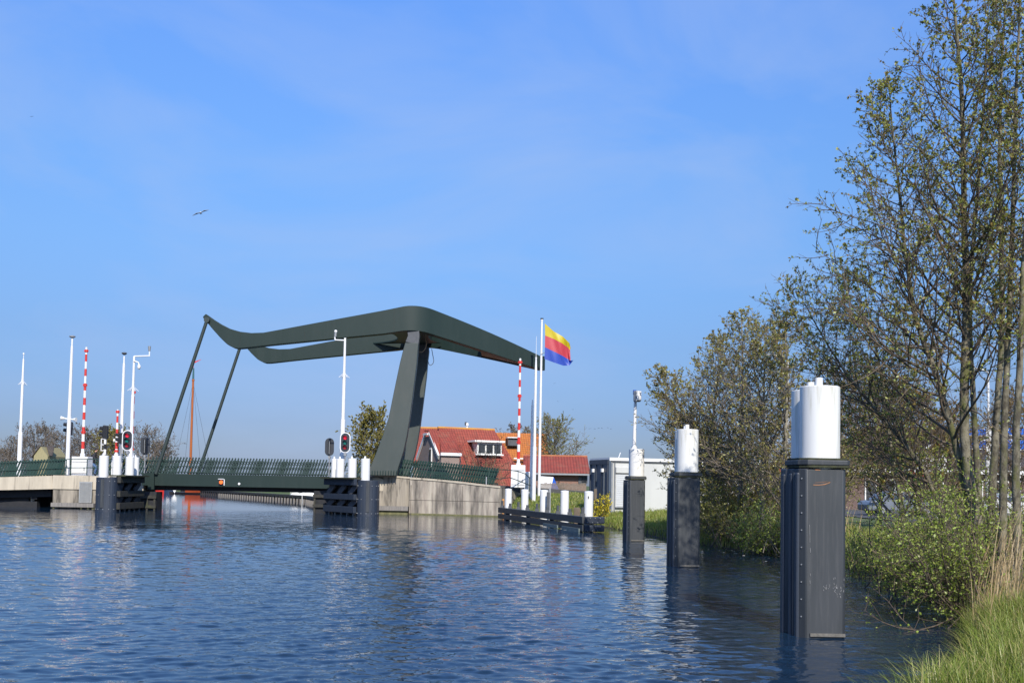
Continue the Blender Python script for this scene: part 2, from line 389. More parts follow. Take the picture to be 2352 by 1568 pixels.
SOIL = mat("bank_soil", (0.035, 0.026, 0.017), (0.055, 0.042, 0.028), rough=0.95, scale=3, bump=.6, bscale=14)
ctr = V[Q].mean(1); dd = bankdist(ctr[:, 0], ctr[:, 1])
mi = np.where((dd < 0.55) & (ctr[:, 1] < 100), 1, 0)
gr = npobj("ground", V, Q, mi, [GRASSG, SOIL], smooth=True)
props(gr, "flat green land along and beyond the canal", None, None, "structure")

# water: one sheet, small ripples as bump
def water_mat():
    mt = bpy.data.materials.new("canal_water"); mt.use_nodes = True; n = mt.node_tree.nodes; lk = mt.node_tree.links.new
    b = n['Principled BSDF']; b.inputs['Base Color'].default_value = (0.009, 0.025, 0.050, 1); b.inputs['Roughness'].default_value = 0.04
    b.inputs['IOR'].default_value = 1.333; b.inputs['Specular IOR Level'].default_value = 0.5
    tc = n.new('ShaderNodeTexCoord'); cb = None
    def nz(sc, st, det, dist=0.0, rot=0.0):
        mpn = n.new('ShaderNodeMapping'); mpn.inputs['Scale'].default_value = st; mpn.inputs['Rotation'].default_value = (0, 0, rot)
        lk(tc.outputs['Object'], mpn.inputs['Vector'])
        t = n.new('ShaderNodeTexNoise'); t.inputs['Scale'].default_value = sc; t.inputs['Detail'].default_value = det; t.inputs['Distortion'].default_value = dist
        lk(mpn.outputs[0], t.inputs['Vector']); return t.outputs['Fac']
    def math_(op, a, bb):
        q = n.new('ShaderNodeMath'); q.operation = op
        for i, s in enumerate((a, bb)):
            if isinstance(s, (int, float)): q.inputs[i].default_value = s
            else: lk(s, q.inputs[i])
        return q.outputs[0]
    big = nz(0.9, (0.55, 1.0, 1), 2, 0.4, 0.15); mid = nz(2.4, (0.6, 1.0, 1), 3, 0.6, -0.2); sm = nz(7.0, (0.75, 1.0, 1), 2, 0.3, 0.1)
    h = math_('ADD', math_('MULTIPLY', big, 0.42), math_('ADD', math_('MULTIPLY', mid, 0.22), math_('MULTIPLY', sm, 0.06)))
    # calmer water beyond the bridge and close under the right bank, gust patches elsewhere
    sx = n.new('ShaderNodeSeparateXYZ'); lk(tc.outputs['Object'], sx.inputs[0])
    def mr(src, a, bb, c, d):
        q = n.new('ShaderNodeMapRange'); q.interpolation_type = 'SMOOTHSTEP'
        for k, v_ in (('From Min', a), ('From Max', bb), ('To Min', c), ('To Max', d)): q.inputs[k].default_value = v_
        lk(src, q.inputs['Value']); return q.outputs[0]
    calm = mr(sx.outputs['Y'], 66, 76, 1.0, 0.12)
    gust = mr(nz(0.075, (0.6, 1.3, 1), 3, 0.5), 0.35, 0.65, 0.55, 1.1)
    # sheltered water by the bank (x beyond a line)
    sh = mr(math_('SUBTRACT', sx.outputs['X'], math_('MULTIPLY', sx.outputs['Y'], 0.02)), 6.5, 9.0, 1.0, 0.6)
    amp = math_('MULTIPLY', math_('MULTIPLY', calm, gust), sh)
    bp = n.new('ShaderNodeBump'); bp.inputs['Strength'].default_value = 1.0
    lk(math_('MULTIPLY', h, amp), bp.inputs['Height']); bp.inputs['Distance'].default_value = WAVE
    lk(bp.outputs[0], b.inputs['Normal'])
    return mt
WAVE = 0.085
# one sheet: a fan of small real waves in front of the bridge, flat further out
wr = np.random.default_rng(42)
NW = 80
lam = .15 * (1.25 / .15) ** wr.random(NW); kk = 2 * np.pi / lam; th = np.radians(90 + wr.normal(0, 42, NW) + 12); ph = wr.random(NW) * 6.28
amp = .0105 * (lam / .8) ** .5 * (.6 + .8 * wr.random(NW))
amp *= .12 / math.sqrt(((amp * kk) ** 2).sum() / 2)
yrow = [6.0]
while yrow[-1] < 72: yrow.append(yrow[-1] + max(.04, .22 * yrow[-1] ** 2 / 2247))
yrow = np.array(yrow); NC = 640; fr = np.linspace(-.60, .56, NC)
WY, WF = np.meshgrid(yrow, fr, indexing='ij'); WX = WF * WY
WZ = np.zeros_like(WX); step = np.gradient(yrow)[:, None]
warp = .5 * np.sin(WX * .55 + .4 * WY) + .4 * np.sin(.8 * WY - .35 * WX)
for a_, k_, t_, p_, l_ in zip(amp, kk, th, ph, lam):
    f_ = np.clip((l_ / step - 2.2) / 2.0, 0, 1)
    if f_.max() <= 0: continue
    q = k_ * (WX * np.cos(t_) + WY * np.sin(t_)) + p_ + warp * .8
    WZ += f_ * a_ * (np.sin(q) + .25 * np.cos(2 * q))
gust = .75 + .35 * np.sin(WX * .21 + 1.1 * np.sin(WY * .13)) * np.sin(WY * .17 + .3 * WX)
WZ *= gust * (1 - sstep(62, 72, WY)) * sstep(6, 7.5, WY) * sstep(-.60, -.57, WF) * sstep(-.56, -.53, -WF)
WZ *= 1 - .2 * sstep(.2, -1.6, -np.abs(np.minimum(bankdist(WX, WY), 0)) * -1 - 1.8)
Vw = np.stack([WX.ravel(), WY.ravel(), WZ.ravel()], 1); nr_ = len(yrow)
ii, jj = np.meshgrid(np.arange(nr_ - 1), np.arange(NC - 1), indexing='ij'); a0 = (ii * NC + jj).ravel()
Qw = np.stack([a0, a0 + 1, a0 + NC + 1, a0 + NC], 1)
# surrounding flat frame, sharing the fan's corners
c00, c01, c10, c11 = 0, NC - 1, (nr_ - 1) * NC, nr_ * NC - 1
nV = len(Vw); ext = np.array([[-3000, -60, 0], [3000, -60, 0], [3000, 4000, 0], [-3000, 4000, 0]], float); Vw = np.concatenate([Vw, ext])
Qw = np.concatenate([Qw, np.array([[nV, nV + 1, c01, c00], [nV + 1, nV + 2, c11, c01], [nV + 2, nV + 3, c10, c11], [nV + 3, nV, c00, c10]])])
wt = npobj("water", Vw, Qw, np.zeros(len(Qw), int), [water_mat()], smooth=True)
props(wt, "rippled blue canal water", None, None, "structure")

# road / yard on the right behind the trees, and the paved path by the low shed
def sheet(name, pts, m, lift, label):
    g = Geo(); c = [Vector((x, y, float(gz(np.array(x), np.array(y))) + lift)) for x, y in pts]
    g.add(c, [tuple(range(len(c)))])
    return props(obj(name, g, m), label, None, None, "structure")
g = Geo(); n = 26; vs = []
for i in range(n + 1):
    x = 19 + 45 * i / n
    for y in (47.5, 76): vs.append((x, y, float(gz(np.array(x), np.array(y))) + 0.06))
g.add(vs, [(2 * i, 2 * i + 2, 2 * i + 3, 2 * i + 1) for i in range(n)])
props(obj("road", g, ASPH), "grey asphalt road behind the trees", None, None, "structure")
g = Geo(); vs = []; pn = 16
for i in range(pn + 1):
    x = 2.5 + 9.5 * i / pn
    for y in (76.5, 80.8): vs.append((x, y, float(gz(np.array(x), np.array(y))) + 0.05))
g.add(vs, [(2 * i, 2 * i + 2, 2 * i + 3, 2 * i + 1) for i in range(pn)])
props(obj("path", g, PAVE), "grey paved path in front of the low shed", None, None, "structure")

# ================================================================== DRAWBRIDGE
Y0, Y1 = GEOM_Y0, GEOM_Y1; YM = (Y0 + Y1) / 2
def mirY(p): return Vector((p[0], 2 * YM - p[1], p[2]))

bridge = thing("drawbridge", "dark green steel drawbridge with curved balance arms over the canal", "drawbridge", P(640, 1104, YM))

# --- arms: stations (outer top px, outer bottom px) along the near face, then round the corner and back to the tail
TOP = [(465.5, 727.4), (472.5, 720.6), (488.3, 732), (507.3, 744), (529.5, 755.2), (551.6, 761.5), (576.9, 764.5), (605.4, 763.6), (660, 753.5), (770, 733), (882, 712.5), (929, 702.9)]
BOT = [(465.5, 728.4), (474, 737.8), (488.3, 755), (507.3, 775.8), (521.5, 789.5), (532.6, 796.5), (542, 799.8), (554.8, 799.8), (620, 792.3), (785.7, 775.8), (882, 766.5), (929, 759.6)]
XS_TOP = [p[0] for p in TOP]; XS_BOT = [p[0] for p in BOT]
def at_px(lst, x): return float(np.interp(x, [p[0] for p in lst], [p[1] for p in lst]))
st = []
for x in (466.2, 472.5, 480, 488.3, 498, 507.3, 515, 522, 529, 536, 543, 552, 564, 577, 590, 605, 630, 660, 720, 785, 840, 882, 912, 926):
    t = P(x, at_px(TOP, x), Y0); b = P(x, at_px(BOT, x), Y0); st.append((t.x, Y0, t.z, b.z))
A = P(927, 703, Y0); Ab = P(927, 759.8, Y0)
C2 = P(1001, 713, Y0 + 0.75); C2b = P(1001, 770, Y0 + 0.75)
E = P(1241, 817, YM - 0.35); Eb = P(1240, 849, YM - 0.35)
corner = P(966, 700, Y0)                # where the two straight runs would meet
for k in range(1, 9):                   # rounded corner as a quadratic curve
    t = k / 8
    x = (1 - t) ** 2 * A.x + 2 * t * (1 - t) * corner.x + t * t * C2.x
    y = (1 - t) ** 2 * Y0 + 2 * t * (1 - t) * (Y0 - 0.02) + t * t * C2.y
    zt = (1 - t) ** 2 * A.z + 2 * t * (1 - t) * (A.z + 0.16) + t * t * C2.z
    zb = (1 - t) ** 2 * Ab.z + 2 * t * (1 - t) * (Ab.z + 0.12) + t * t * C2b.z
    st.append((x, y, zt, zb))
for k in range(1, 13):
    t = k / 12; e = 0.10 * math.sin(math.pi * t)
    st.append((C2.x + (E.x - C2.x) * t, C2.y + (E.y - C2.y) * t, C2.z + (E.z - C2.z) * t + e, C2b.z + (Eb.z - C2b.z) * t + e * 0.3))
def arm_geo(mir):
    g = Geo(); n = len(st); vs = []; TH = 0.62
    for i, (x, y, zt, zb) in enumerate(st):
        a = st[max(i - 1, 0)]; b = st[min(i + 1, n - 1)]
        t = Vector((b[0] - a[0], b[1] - a[1], 0)).normalized(); nr = Vector((-t.y, t.x, 0))   # towards the middle of the bridge
        th = TH if y < Y0 + 0.6 else TH
        o = Vector((x, y, 0)); q = o + nr * th
        if q.y > YM - 0.02: q = o + nr * max(0.05, (YM - 0.02 - o.y) / max(nr.y, 0.2))
        for p, z in ((o, zt), (o, zb), (q, zb), (q, zt)):
            v = Vector((p.x, p.y, z)); vs.append(mirY(v) if mir else v)
    fs = [(0, 1, 2, 3), tuple(4 * (n - 1) + k for k in (3, 2, 1, 0))]
    for i in range(n - 1):
        for k in range(4): fs.append((4 * i + k, 4 * i + 4 + k, 4 * i + 4 + (k + 1) % 4, 4 * i + (k + 1) % 4))
    return g.add(vs, fs)
for mir in (False, True):
    a = obj("arm", arm_geo(mir), GREEN, bridge, smooth=True, bevel=0.025)
arms_ = [o for o in bridge.children if o.name.startswith("arm")]
SEAM = mat("weld_seam", (.010, .018, .016), rough=.6)
for px in (552, 700, 906):
    a, c = P(px, at_px(TOP, px) + 1.2, Y0), P(px, at_px(BOT, px) - 1.2, Y0); g = Geo(); g.box((a.x, Y0 - .003, (a.z + c.z) / 2), (.022, .02, a.z - c.z)); obj("weld_seam", g, SEAM, arms_[0])
# tail block joining the two arms
g = Geo(); i0 = len(st) - 8; pa = []; pb = []
tl = st[i0:]
poly_lo = [Vector((x, y + 0.55, zb + 0.03)) for x, y, zt, zb in tl]; poly_hi = [Vector((x, y + 0.55, zt - 0.03)) for x, y, zt, zb in tl]
n = len(tl); vs = []
for i in range(n):
    lo, hi = poly_lo[i], poly_hi[i]
    yy = min(lo.y, YM - 0.05)
    for p in ((lo.x, yy, lo.z), (lo.x, 2 * YM - yy, lo.z), (hi.x, 2 * YM - yy, hi.z), (hi.x, yy, hi.z)): vs.append(p)
fs = [(0, 1, 2, 3), tuple(4 * (n - 1) + k for k in (3, 2, 1, 0))]
for i in range(n - 1):
    for k in range(4): fs.append((4 * i + k, 4 * i + 4 + k, 4 * i + 4 + (k + 1) % 4, 4 * i + (k + 1) % 4))
g.add(vs, fs); obj("counterweight", g, GREEN, bridge, bevel=0.02)
# rounded nose of the tail
g = Geo(); xe, ye, zte, zbe = st[-1]
nz_ = []
for k in range(9):
    q = -math.pi / 2 + math.pi * k / 8; nz_.append(Vector((xe + 0.36 * math.cos(q) - 0.0, YM + (YM - ye) * math.sin(q), zbe + 0.005)))
g.prism(nz_, (0, 0, zte - zbe - 0.01)); obj("tail_nose", g, GREEN, bridge, smooth=True)
# cross beam with flared ends between the arms (underside seen from below)
zb_c = P(854, 789.5, Y1 - .65).z; zt_c = P(856, 717, Y0).z - 0.3
xl, xr = P(856, 790, Y1 - 0.7).x, P(1016, 800, Y1 - 0.7).x
xli, xri = P(912, 760, YM).x, P(985, 760, YM).x
pl = []
ya, yb = Y0 + 0.6, Y1 - 0.6
for k in range(13):
    t = k / 12; y = yb + (ya - yb) * t; s = abs(2 * t - 1) ** 2.6
    pl.append(Vector((xli + (xl - xli) * s, y, zb_c)))
for k in range(13):
    t = 1 - k / 12; y = yb - 1.15 + (ya - yb + 2.3) * t; s = abs(2 * t - 1) ** 2.6
    pl.append(Vector((xri + (xr - xri) * s, y, zb_c)))
g = Geo(); g.prism(pl, (0, 0, .09)); g.box(((xli + xri) / 2, YM, (zb_c + zt_c) / 2 + .05), (xri - xli - .1, Y1 - Y0 - 1.3, zt_c - zb_c - .1)); obj("cross_beam", g, GREEN, bridge)

# --- pylon legs
LL = [(930.7, 783.7), (926, 801), (918.5, 831), (905, 895.5), (892.5, 958), (879, 1000), (866, 1035), (851, 1072), (843, 1091.5)]
LR = [(960.8, 790.4), (959.5, 806), (957, 836), (949, 900), (941, 960), (934.5, 1000), (927, 1035), (915, 1072), (910, 1091.5)]
def leg_geo(mir):
    g = Geo(); yf = Y0 + 0.12; vs = []; n = len(LL); 
    for (a, b) in zip(LL, LR):
        pa, pb = P(a[0], a[1], yf), P(b[0], b[1], yf); pb.z = pa.z = (pa.z + pb.z) / 2
        dep = 0.75
        for p in (pa, pb, pb + Vector((0.0, dep, 0)), pa + Vector((0.0, dep, 0))): vs.append(mirY(p) if mir else p)
    fs = [(0, 1, 2, 3), tuple(4 * (n - 1) + k for k in (3, 2, 1, 0))]
    for i in range(n - 1):
        for k in range(4): fs.append((4 * i + k, 4 * i + 4 + k, 4 * i + 4 + (k + 1) % 4, 4 * i + (k + 1) % 4))
    return g.add(vs, fs)
PYL = mat("pylon_green_grey", (0.040, 0.052, 0.047), (0.048, 0.060, 0.055), rough=0.5, scale=0.9, stretch=(1, 1, .4), bump=.12, bscale=50,
          c3=(0.07, 0.075, 0.066), s3=0.8, stretch3=(1, 1, .3), lo3=0.5, hi3=0.85)
for mir in (False, True):
    pg = obj("pylon", leg_geo(mir), PYL, bridge, bevel=0.03, smooth=True)
    h = Geo(); t0 = P(929.5, 785, Y0 + .2); t1 = P(962, 760, Y0 + .2); cx = (t0.x + t1.x) / 2
    hp = [P(931.5, 785, Y0 + .16), P(961, 791, Y0 + .16), P(963.5, 771, Y0 + .16), P(962, 752, Y0 + .16), P(934, 752, Y0 + .16), P(937, 770, Y0 + .16)]
    if mir: hp = [mirY(p) for p in hp]
    h.prism(hp, (0, -0.62 if mir else 0.62, 0)); obj("hinge", h, DGREY, pg, bevel=0.02)
    # row of anchor bolts at the foot
    h = Geo()
    for k in range(10):
        q = P(855 + k * 6.2, 1091.5, Y0 + 0.0); q.y = Y0 - 0.02; q2 = mirY(q) if mir else q
        h.cyl(q2 + Vector((0, 0, 0.02)), q2 + Vector((0, 0, 0.34)), 0.028, n=6)
    obj("anchor_bolts", h, RAILD, pg)
# hanging cables by the hinge
g = Geo(); c1 = [(984, 770), (983.5, 785), (988, 803), (985, 815), (978, 822.5), (970, 822), (964, 815), (963, 806)]
CAB = mat("cable_tan", (0.35, 0.22, 0.13), rough=0.6)
yc_ = Y0 + 2.0
g.path([P(x * 1.0 - 8, y - 14, yc_) for x, y in c1], 0.03, 5); obj("cable", g, CAB, bridge)
g = Geo(); c2 = [(991.5, 801), (994, 815), (996.5, 828), (994.5, 835), (989, 839), (985, 836.5), (983, 828)]
g.path([P(x, y, Y1 - 1.0) for x, y in c2], 0.025, 5); obj("cable", g, DGREY, bridge)

# --- tie rods
ta = P(475.5, 735, Y0 - 0.14); tb = P(358, 1088, Y0 - 0.14)
for mir in (False, True):
    a, b = (mirY(ta), mirY(tb)) if mir else (ta, tb)
    g = Geo(); g.cyl(a, b, 0.115, 0.125, 14); tr = obj("tie_rod", g, GREENB, bridge, smooth=True)
    s = 1 if mir else -1
    h = Geo(); h.cyl(a + Vector((0, .12 * s, .0)), a + Vector((0, -.3 * s, 0)), 0.19, n=16); obj("pivot", h, GREENB, tr, smooth=True)
    h = Geo(); bp_ = [P(339.5, 1085, Y0 - .22), P(353.5, 1085, Y0 - .22), P(353.5, 1123, Y0 - .22), P(339.5, 1123, Y0 - .22)]
    if mir: bp_ = [mirY(p) for p in bp_]
    h.prism(bp_, (0, .2 * -s, 0)); obj("rod_bracket", h, GREEN, tr)

# --- moving deck
zt, zb, zd = P(550, 1090, Y0).z, P(550, 1118, Y0).z, P(550, 1127, Y0 + .4).z
x0, x1 = P(326, 1100, Y0).x, P(756, 1100, Y0).x
g = Geo(); g.box(((x0 + x1) / 2, Y0 + .06, (zt + zb) / 2), (x1 - x0, .16, zt - zb)); obj("girder", g, GREEN, bridge, bevel=.01)
g = Geo(); g.box(((x0 + x1) / 2, Y1 - .06, (zt + zb) / 2), (x1 - x0, .16, zt - zb)); obj("girder", g, GREEN, bridge, bevel=.01)
g = Geo(); g.box(((x0 + x1) / 2, YM, (zt + zb) / 2 + .03), (x1 - x0 - .04, Y1 - Y0 - .42, zt - zb - .16))
for k in range(5):
    g.box(((x0 + x1) / 2, Y0 + .75 + k * (Y1 - Y0 - 1.5) / 4, (zd + zb) / 2 + .02), (x1 - x0 - .3, .25, zb - zd + .1))
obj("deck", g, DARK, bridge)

# leaning flat balusters between a lower and an upper rail; made along a path of points at foot level
def railing_geo(g, pts, h, spacing, lean, bw=0.085, bt=0.02, over=0.12, rails=(0.06, 0.62, 0.93), rr=0.024, mb=0, mr=0, posts=0.0, back=0.06):
    pts = [Vector(p) for p in pts]; seg = [(pts[i + 1] - pts[i]).length for i in range(len(pts) - 1)]; tot = sum(seg)
    def at(s):
        for i, l in enumerate(seg):
            if s <= l or i == len(seg) - 1: return pts[i] + (pts[i + 1] - pts[i]) * (s / l), (pts[i + 1] - pts[i]).normalized()
            s -= l
    up = Vector((0, 0, 1))
    for r in rails:
        for i in range(len(seg)): g.bar(pts[i] + up * h * r, pts[i + 1] + up * h * r, rr * 2, rr * 2, mr)
    nb = int(tot / spacing)
    for k in range(nb):
        s = (k + .3) * spacing; p, t = at(s)
        if s + lean > tot: break
        nrm = Vector((-t.y, t.x, 0)).normalized() * back
        a = p + up * .02 + nrm; b = p + t * lean + up * (h + over) + nrm
        g.bar(a, b, bw, bt, mb, up=nrm)
    if posts:
        for k in range(int(tot / posts) + 1):
            p, t = at(min(k * posts, tot - 0.01)); nrm = Vector((-t.y, t.x, 0)).normalized() * -.05
            g.bar(p + nrm, p + nrm + up * h * rails[-1], .05, .05, mr)
    return g
hr = P(550, 1055, Y0).z - zt
for y_, lb in ((Y0 + .18, None), (Y1 - .18, None)):
    g = Geo(); railing_geo(g, [(x0 + .25, y_, zt), (x1 - .1, y_, zt)], hr, .207, .36, bw=.095, bt=.045, over=.10, rails=(.12, .5, .84), rr=.03)
    obj("railing", g, RAILD, bridge)
# navigation lamp board and round disc on the girder
g = Geo(); c = P(508, 1107, Y0 - .05); g.box((c.x, Y0 - .06, c.z), (.36, .06, .40))
nb_ = obj("lamp_board", g, BLACK, bridge)
g = Geo(); g.cyl((c.x + .02, Y0 - .09, c.z), (c.x + .02, Y0 - .2, c.z), .13, .12, 16); obj("navigation_lamp", g, emit("orange_lamp_lens", (.95, .16, .03), .35), nb_, smooth=True)
g = Geo(); g.box((c.x + .21, Y0 - .05, c.z), (.05, .05, .42)); g.box((c.x - .02, Y0 - .05, c.z + .22), (.38, .05, .04)); obj("board_edge", g, WHITES, nb_)
g = Geo(); c = P(549.7, 1110.5, Y0); g.cyl((c.x, Y0 - .02, c.z), (c.x, Y0 - .07, c.z), .08, n=14); obj("marker_disc", g, WHITES, bridge)

# ================================================================== RIGHT ABUTMENT, WALL AND APPROACH
ab = thing("abutment", "weathered pale concrete abutment and quay wall on the right of the drawbridge", "abutment", P(1000, 1180, 71))
def wall(g, pts, ztop, zbot, th, m=0):
    """vertical wall along plan points, thickness to the +normal side"""
    n = len(pts); vs = []
    for i in range(n):
        a = Vector(pts[max(i - 1, 0)]); b = Vector(pts[min(i + 1, n - 1)]); t = (b - a).normalized(); nr = Vector((-t.y, t.x)) * th
        p = Vector(pts[i]); q = p + nr
        for c, z in ((p, ztop[i]), (p, zbot), (q, zbot), (q, ztop[i])): vs.append((c.x, c.y, z))
    fs = [(0, 1, 2, 3), tuple(4 * (n - 1) + k for k in (3, 2, 1, 0))]
    for i in range(n - 1):
        for k in range(4): fs.append((4 * i + k, 4 * i + 4 + k, 4 * i + 4 + (k + 1) % 4, 4 * i + (k + 1) % 4))
    return g.add(vs, fs, m)
def gp(px, Y): q = P(px, 1100, Y); return (q.x, Y)
wp = [gp(842, 72.2), gp(862, 72.0), gp(900, 71.8), gp(941, 71.6)]
wz = [P(842, 1094.5, 72.2).z, P(862, 1094.5, 72).z, P(900, 1095.5, 71.8).z, P(941, 1099, 71.6).z]
g = Geo(); wall(g, wp, wz, -.8, .9); wa = obj("bridge_seat", g, CONCW, ab)
wq = [gp(941.5, 71.2), gp(980, 70.9), gp(1020, 70.5), gp(1060, 70.0), gp(1100, 69.5), gp(1145, 68.9), gp(1149.5, 68.9)]
wqz = [P(a, b, c).z for a, b, c in ((941, 1100, 71.2), (980, 1102.5, 70.9), (1020, 1106, 70.5), (1060, 1110, 70), (1100, 1115, 69.5), (1145, 1120, 68.9), (1149.5, 1120.5, 68.9))]
g = Geo(); wall(g, wq, wqz, -.8, .8); qw = obj("quay_wall", g, CONCS, ab)
# coping only: thin cap on top
g = Geo(); n = len(wq)
for i in range(n - 1):
    a, b = wq[i], wq[i + 1]; g.prism([(a[0], a[1] - .06, wqz[i] + .004), (b[0], b[1] - .06, wqz[i + 1] + .004), (b[0], b[1] - .06, wqz[i + 1] + .13), (a[0], a[1] - .06, wqz[i] + .13)], (0, .95, 0))
obj("coping", g, CONC, ab)
g = Geo()
for i in range(3):
    a, b = wp[i], wp[i + 1]; g.prism([(a[0], a[1] - .05, wz[i] + .004), (b[0], b[1] - .05, wz[i + 1] + .004), (b[0], b[1] - .05, wz[i + 1] + .12), (a[0], a[1] - .05, wz[i] + .12)], (0, .9, 0))
obj("coping", g, CONC, ab)
# pale recast patch by the fender, ledge, algae lines, vertical joint
pp = [P(x, y, 72.0) for x, y in ((856, 1096), (868, 1096), (880, 1100), (884, 1108), (886, 1121), (879, 1127), (856, 1128))]
pp = [Vector((p.x, 71.9 - .0, p.z)) for p in pp]; g = Geo(); g.prism(pp, (0, .25, 0)); obj("repair_patch", g, CONC, ab)
l0 = P(856, 1164, 71.6); l1 = P(938, 1174, 71.4); lz = P(880, 1161.5, 71.4).z; lb = P(880, 1171.5, 71.4).z
g = Geo(); g.box(((l0.x + l1.x) / 2, 71.5, (lz + lb) / 2), (l1.x - l0.x, .7, lz - lb)); obj("ledge", g, PLANKG, ab)
g = Geo(); g.box(((l0.x + l1.x) / 2, 71.62, (lb + -.1) / 2), (l1.x - l0.x - .1, .6, lb + .1)); obj("waterline_beam", g, ALGAE, ab)
g = Geo(); n = len(wq)
for i in range(n - 1):
    a, b = wq[i], wq[i + 1]; g.prism([(a[0], a[1] - .015, -.2), (b[0], b[1] - .015, -.2), (b[0], b[1] - .015, .09), (a[0], a[1] - .015, .09)], (0, .1, 0))
obj("algae_band", g, ALGAE, ab)
JOINT = mat("dark_joint_line", (.07, .06, .05), rough=.95)  # dark colour of the concrete joint lines
g = Geo()
for i in range(n - 1):
    a, b = wq[i], wq[i + 1]; z_ = .98
    g.prism([(a[0], a[1] - .004, z_ - .02), (b[0], b[1] - .004, z_ - .02), (b[0], b[1] - .004, z_ + .012), (a[0], a[1] - .004, z_ + .012)], (0, .05, 0))
for k in (0, 3): a = wq[k]; g.box((a[0] + .1, a[1] - .02, 1.0), (.03, .06, 2.0))
obj("joint", g, JOINT, ab)
# wing wall returning from the end of the quay wall
ww = [gp(1150, 68.95), gp(1180, 71.5), gp(1212, 74.0)]
g = Geo(); wall(g, ww, [P(1150, 1120.5, 68.9).z, P(1180, 1126, 71.5).z, P(1212, 1139, 74).z], -.8, .5); obj("wing_wall", g, CONCW, ab)

# approach road on fill behind the walls
g = Geo(); xs = [x1 + .1, gp(842, 72)[0], -7, -4, -1, 2, 6, 10, 16, 24, 40]; zs = [zt, zt, 2.40, 2.28, 2.1, 1.95, 1.75, 1.5, 1.1, .75, .66]
n = len(xs); vs = []
for i in range(n):
    yn = 72.9 if xs[i] > -9 else 72.95; yn = max(yn, 72.5 + max(0, xs[i] + 4) * .22)
    yf = Y1 + max(0, xs[i] + 4) * .05
    for p in ((xs[i], yn, zs[i] - .02), (xs[i], yn, -.3), (xs[i], yf, -.3), (xs[i], yf, zs[i] - .02)): vs.append(p)
fs = [(0, 1, 2, 3), tuple(4 * (n - 1) + k for k in (3, 2, 1, 0))]
for i in range(n - 1):
    for k in range(4): fs.append((4 * i + k, 4 * i + 4 + k, 4 * i + 4 + (k + 1) % 4, 4 * i + (k + 1) % 4))
g.add(vs, fs); props(obj("approach_road", g, ASPH), "asphalt road ramp coming down from the drawbridge", None, None, "structure")
# strip of pavement between wall and road so no gap shows
g = Geo(); wpa = wp + wq; wza = wz + wqz
vs = []
for (x, y), z in zip(wpa, wza): vs += [(x, y + .3, z - .02), (x, max(y + 1.2, 73.0) + max(0, x + 4) * .22, z - .02)]
g.add(vs, [(2 * i, 2 * i + 2, 2 * i + 3, 2 * i + 1) for i in range(len(wpa) - 1)])
props(obj("pavement", g, PAVE), "narrow paved verge behind the quay wall", None, None, "structure")

# right approach railing: outer hand rail on posts with leaning balusters behind
rt = thing("bridge_railing", "dark green railing of leaning slats on the quay wall right of the pylon", "railing", P(1000, 1100, 71.8), "railings of the bridge")
rp_ = [(1, 912, 71.9), (1, 941, 71.8), (1, 980, 71.5), (1, 1020, 71.1), (1, 1060, 70.7), (1, 1100, 70.2), (1, 1145, 69.6)]
def feet(pts): 
    o = []
    for _, px, Y in pts:
        x = gp(px, Y)[0]; z = float(np.interp(x, [p[0] for p in wpa], wza)) + .12; o.append(Vector((x, Y, z)))
    return o
ft = feet([(1, 858, 72.15), (1, 880, 72.1)] + rp_)
g = Geo(); railing_geo(g, ft, 1.12, 50, 0, rails=(.42, .98), rr=.026, posts=2.1); 
# curved end going down to the grass
e0 = ft[-1]; ends = [(1170, 1079, 1096, 69.4), (1190, 1082, 1103, 69.8), (1207, 1088, 1110, 70.6), (1216, 1096, 1113, 71.4), (1228, 1110, 1128, 72.6), (1232, 1117, 1137, 73.2)]
prev = (e0 + Vector((0, 0, 1.12 * .98)), e0 + Vector((0, 0, 1.12 * .42)))
for px, ya_, yb_, Y in ends:
    c = (P(px, ya_, Y), P(px, yb_, Y))
    g.cyl(prev[0], c[0], .03, n=6); g.cyl(prev[1], c[1], .03, n=6)
    if px in (1190, 1216, 1232): g.bar(c[0], Vector((c[1].x, c[1].y, c[1].z - .45)), .05, .05)
    prev = c
obj("hand_rail", g, RAILG, rt, bevel=0)
g = Geo(); bl = [p + Vector((0, .55, .0)) for p in ft[2:]]
railing_geo(g, bl, 1.1, .19, .42, bw=.105, bt=.03, over=.09, rails=(.1, .86), rr=.03, back=.05); obj("slats", g, RAILG, rt)
g = Geo(); q = P(1117, 1110, 69.6); g.bar(q - Vector((0, 0, .55)), q + Vector((0, 0, .45)), .07, .05); obj("gauge_post", g, GREY, rt)
# far side approach railing
rt2 = thing("bridge_railing", "far green slat railing beyond the road, right of the pylon", "railing", P(1000, 1090, 80), "railings of the bridge")
g = Geo(); railing_geo(g, [(x1 + .3, Y1 - .25, zt), (-7, Y1 - .25, 2.42), (-1, Y1 - .25, 2.1)], 1.1, .2, .4, bw=.12, bt=.03, over=.03, rails=(.1, .45, .95), rr=.03); obj("slats", g, RAILG, rt2)

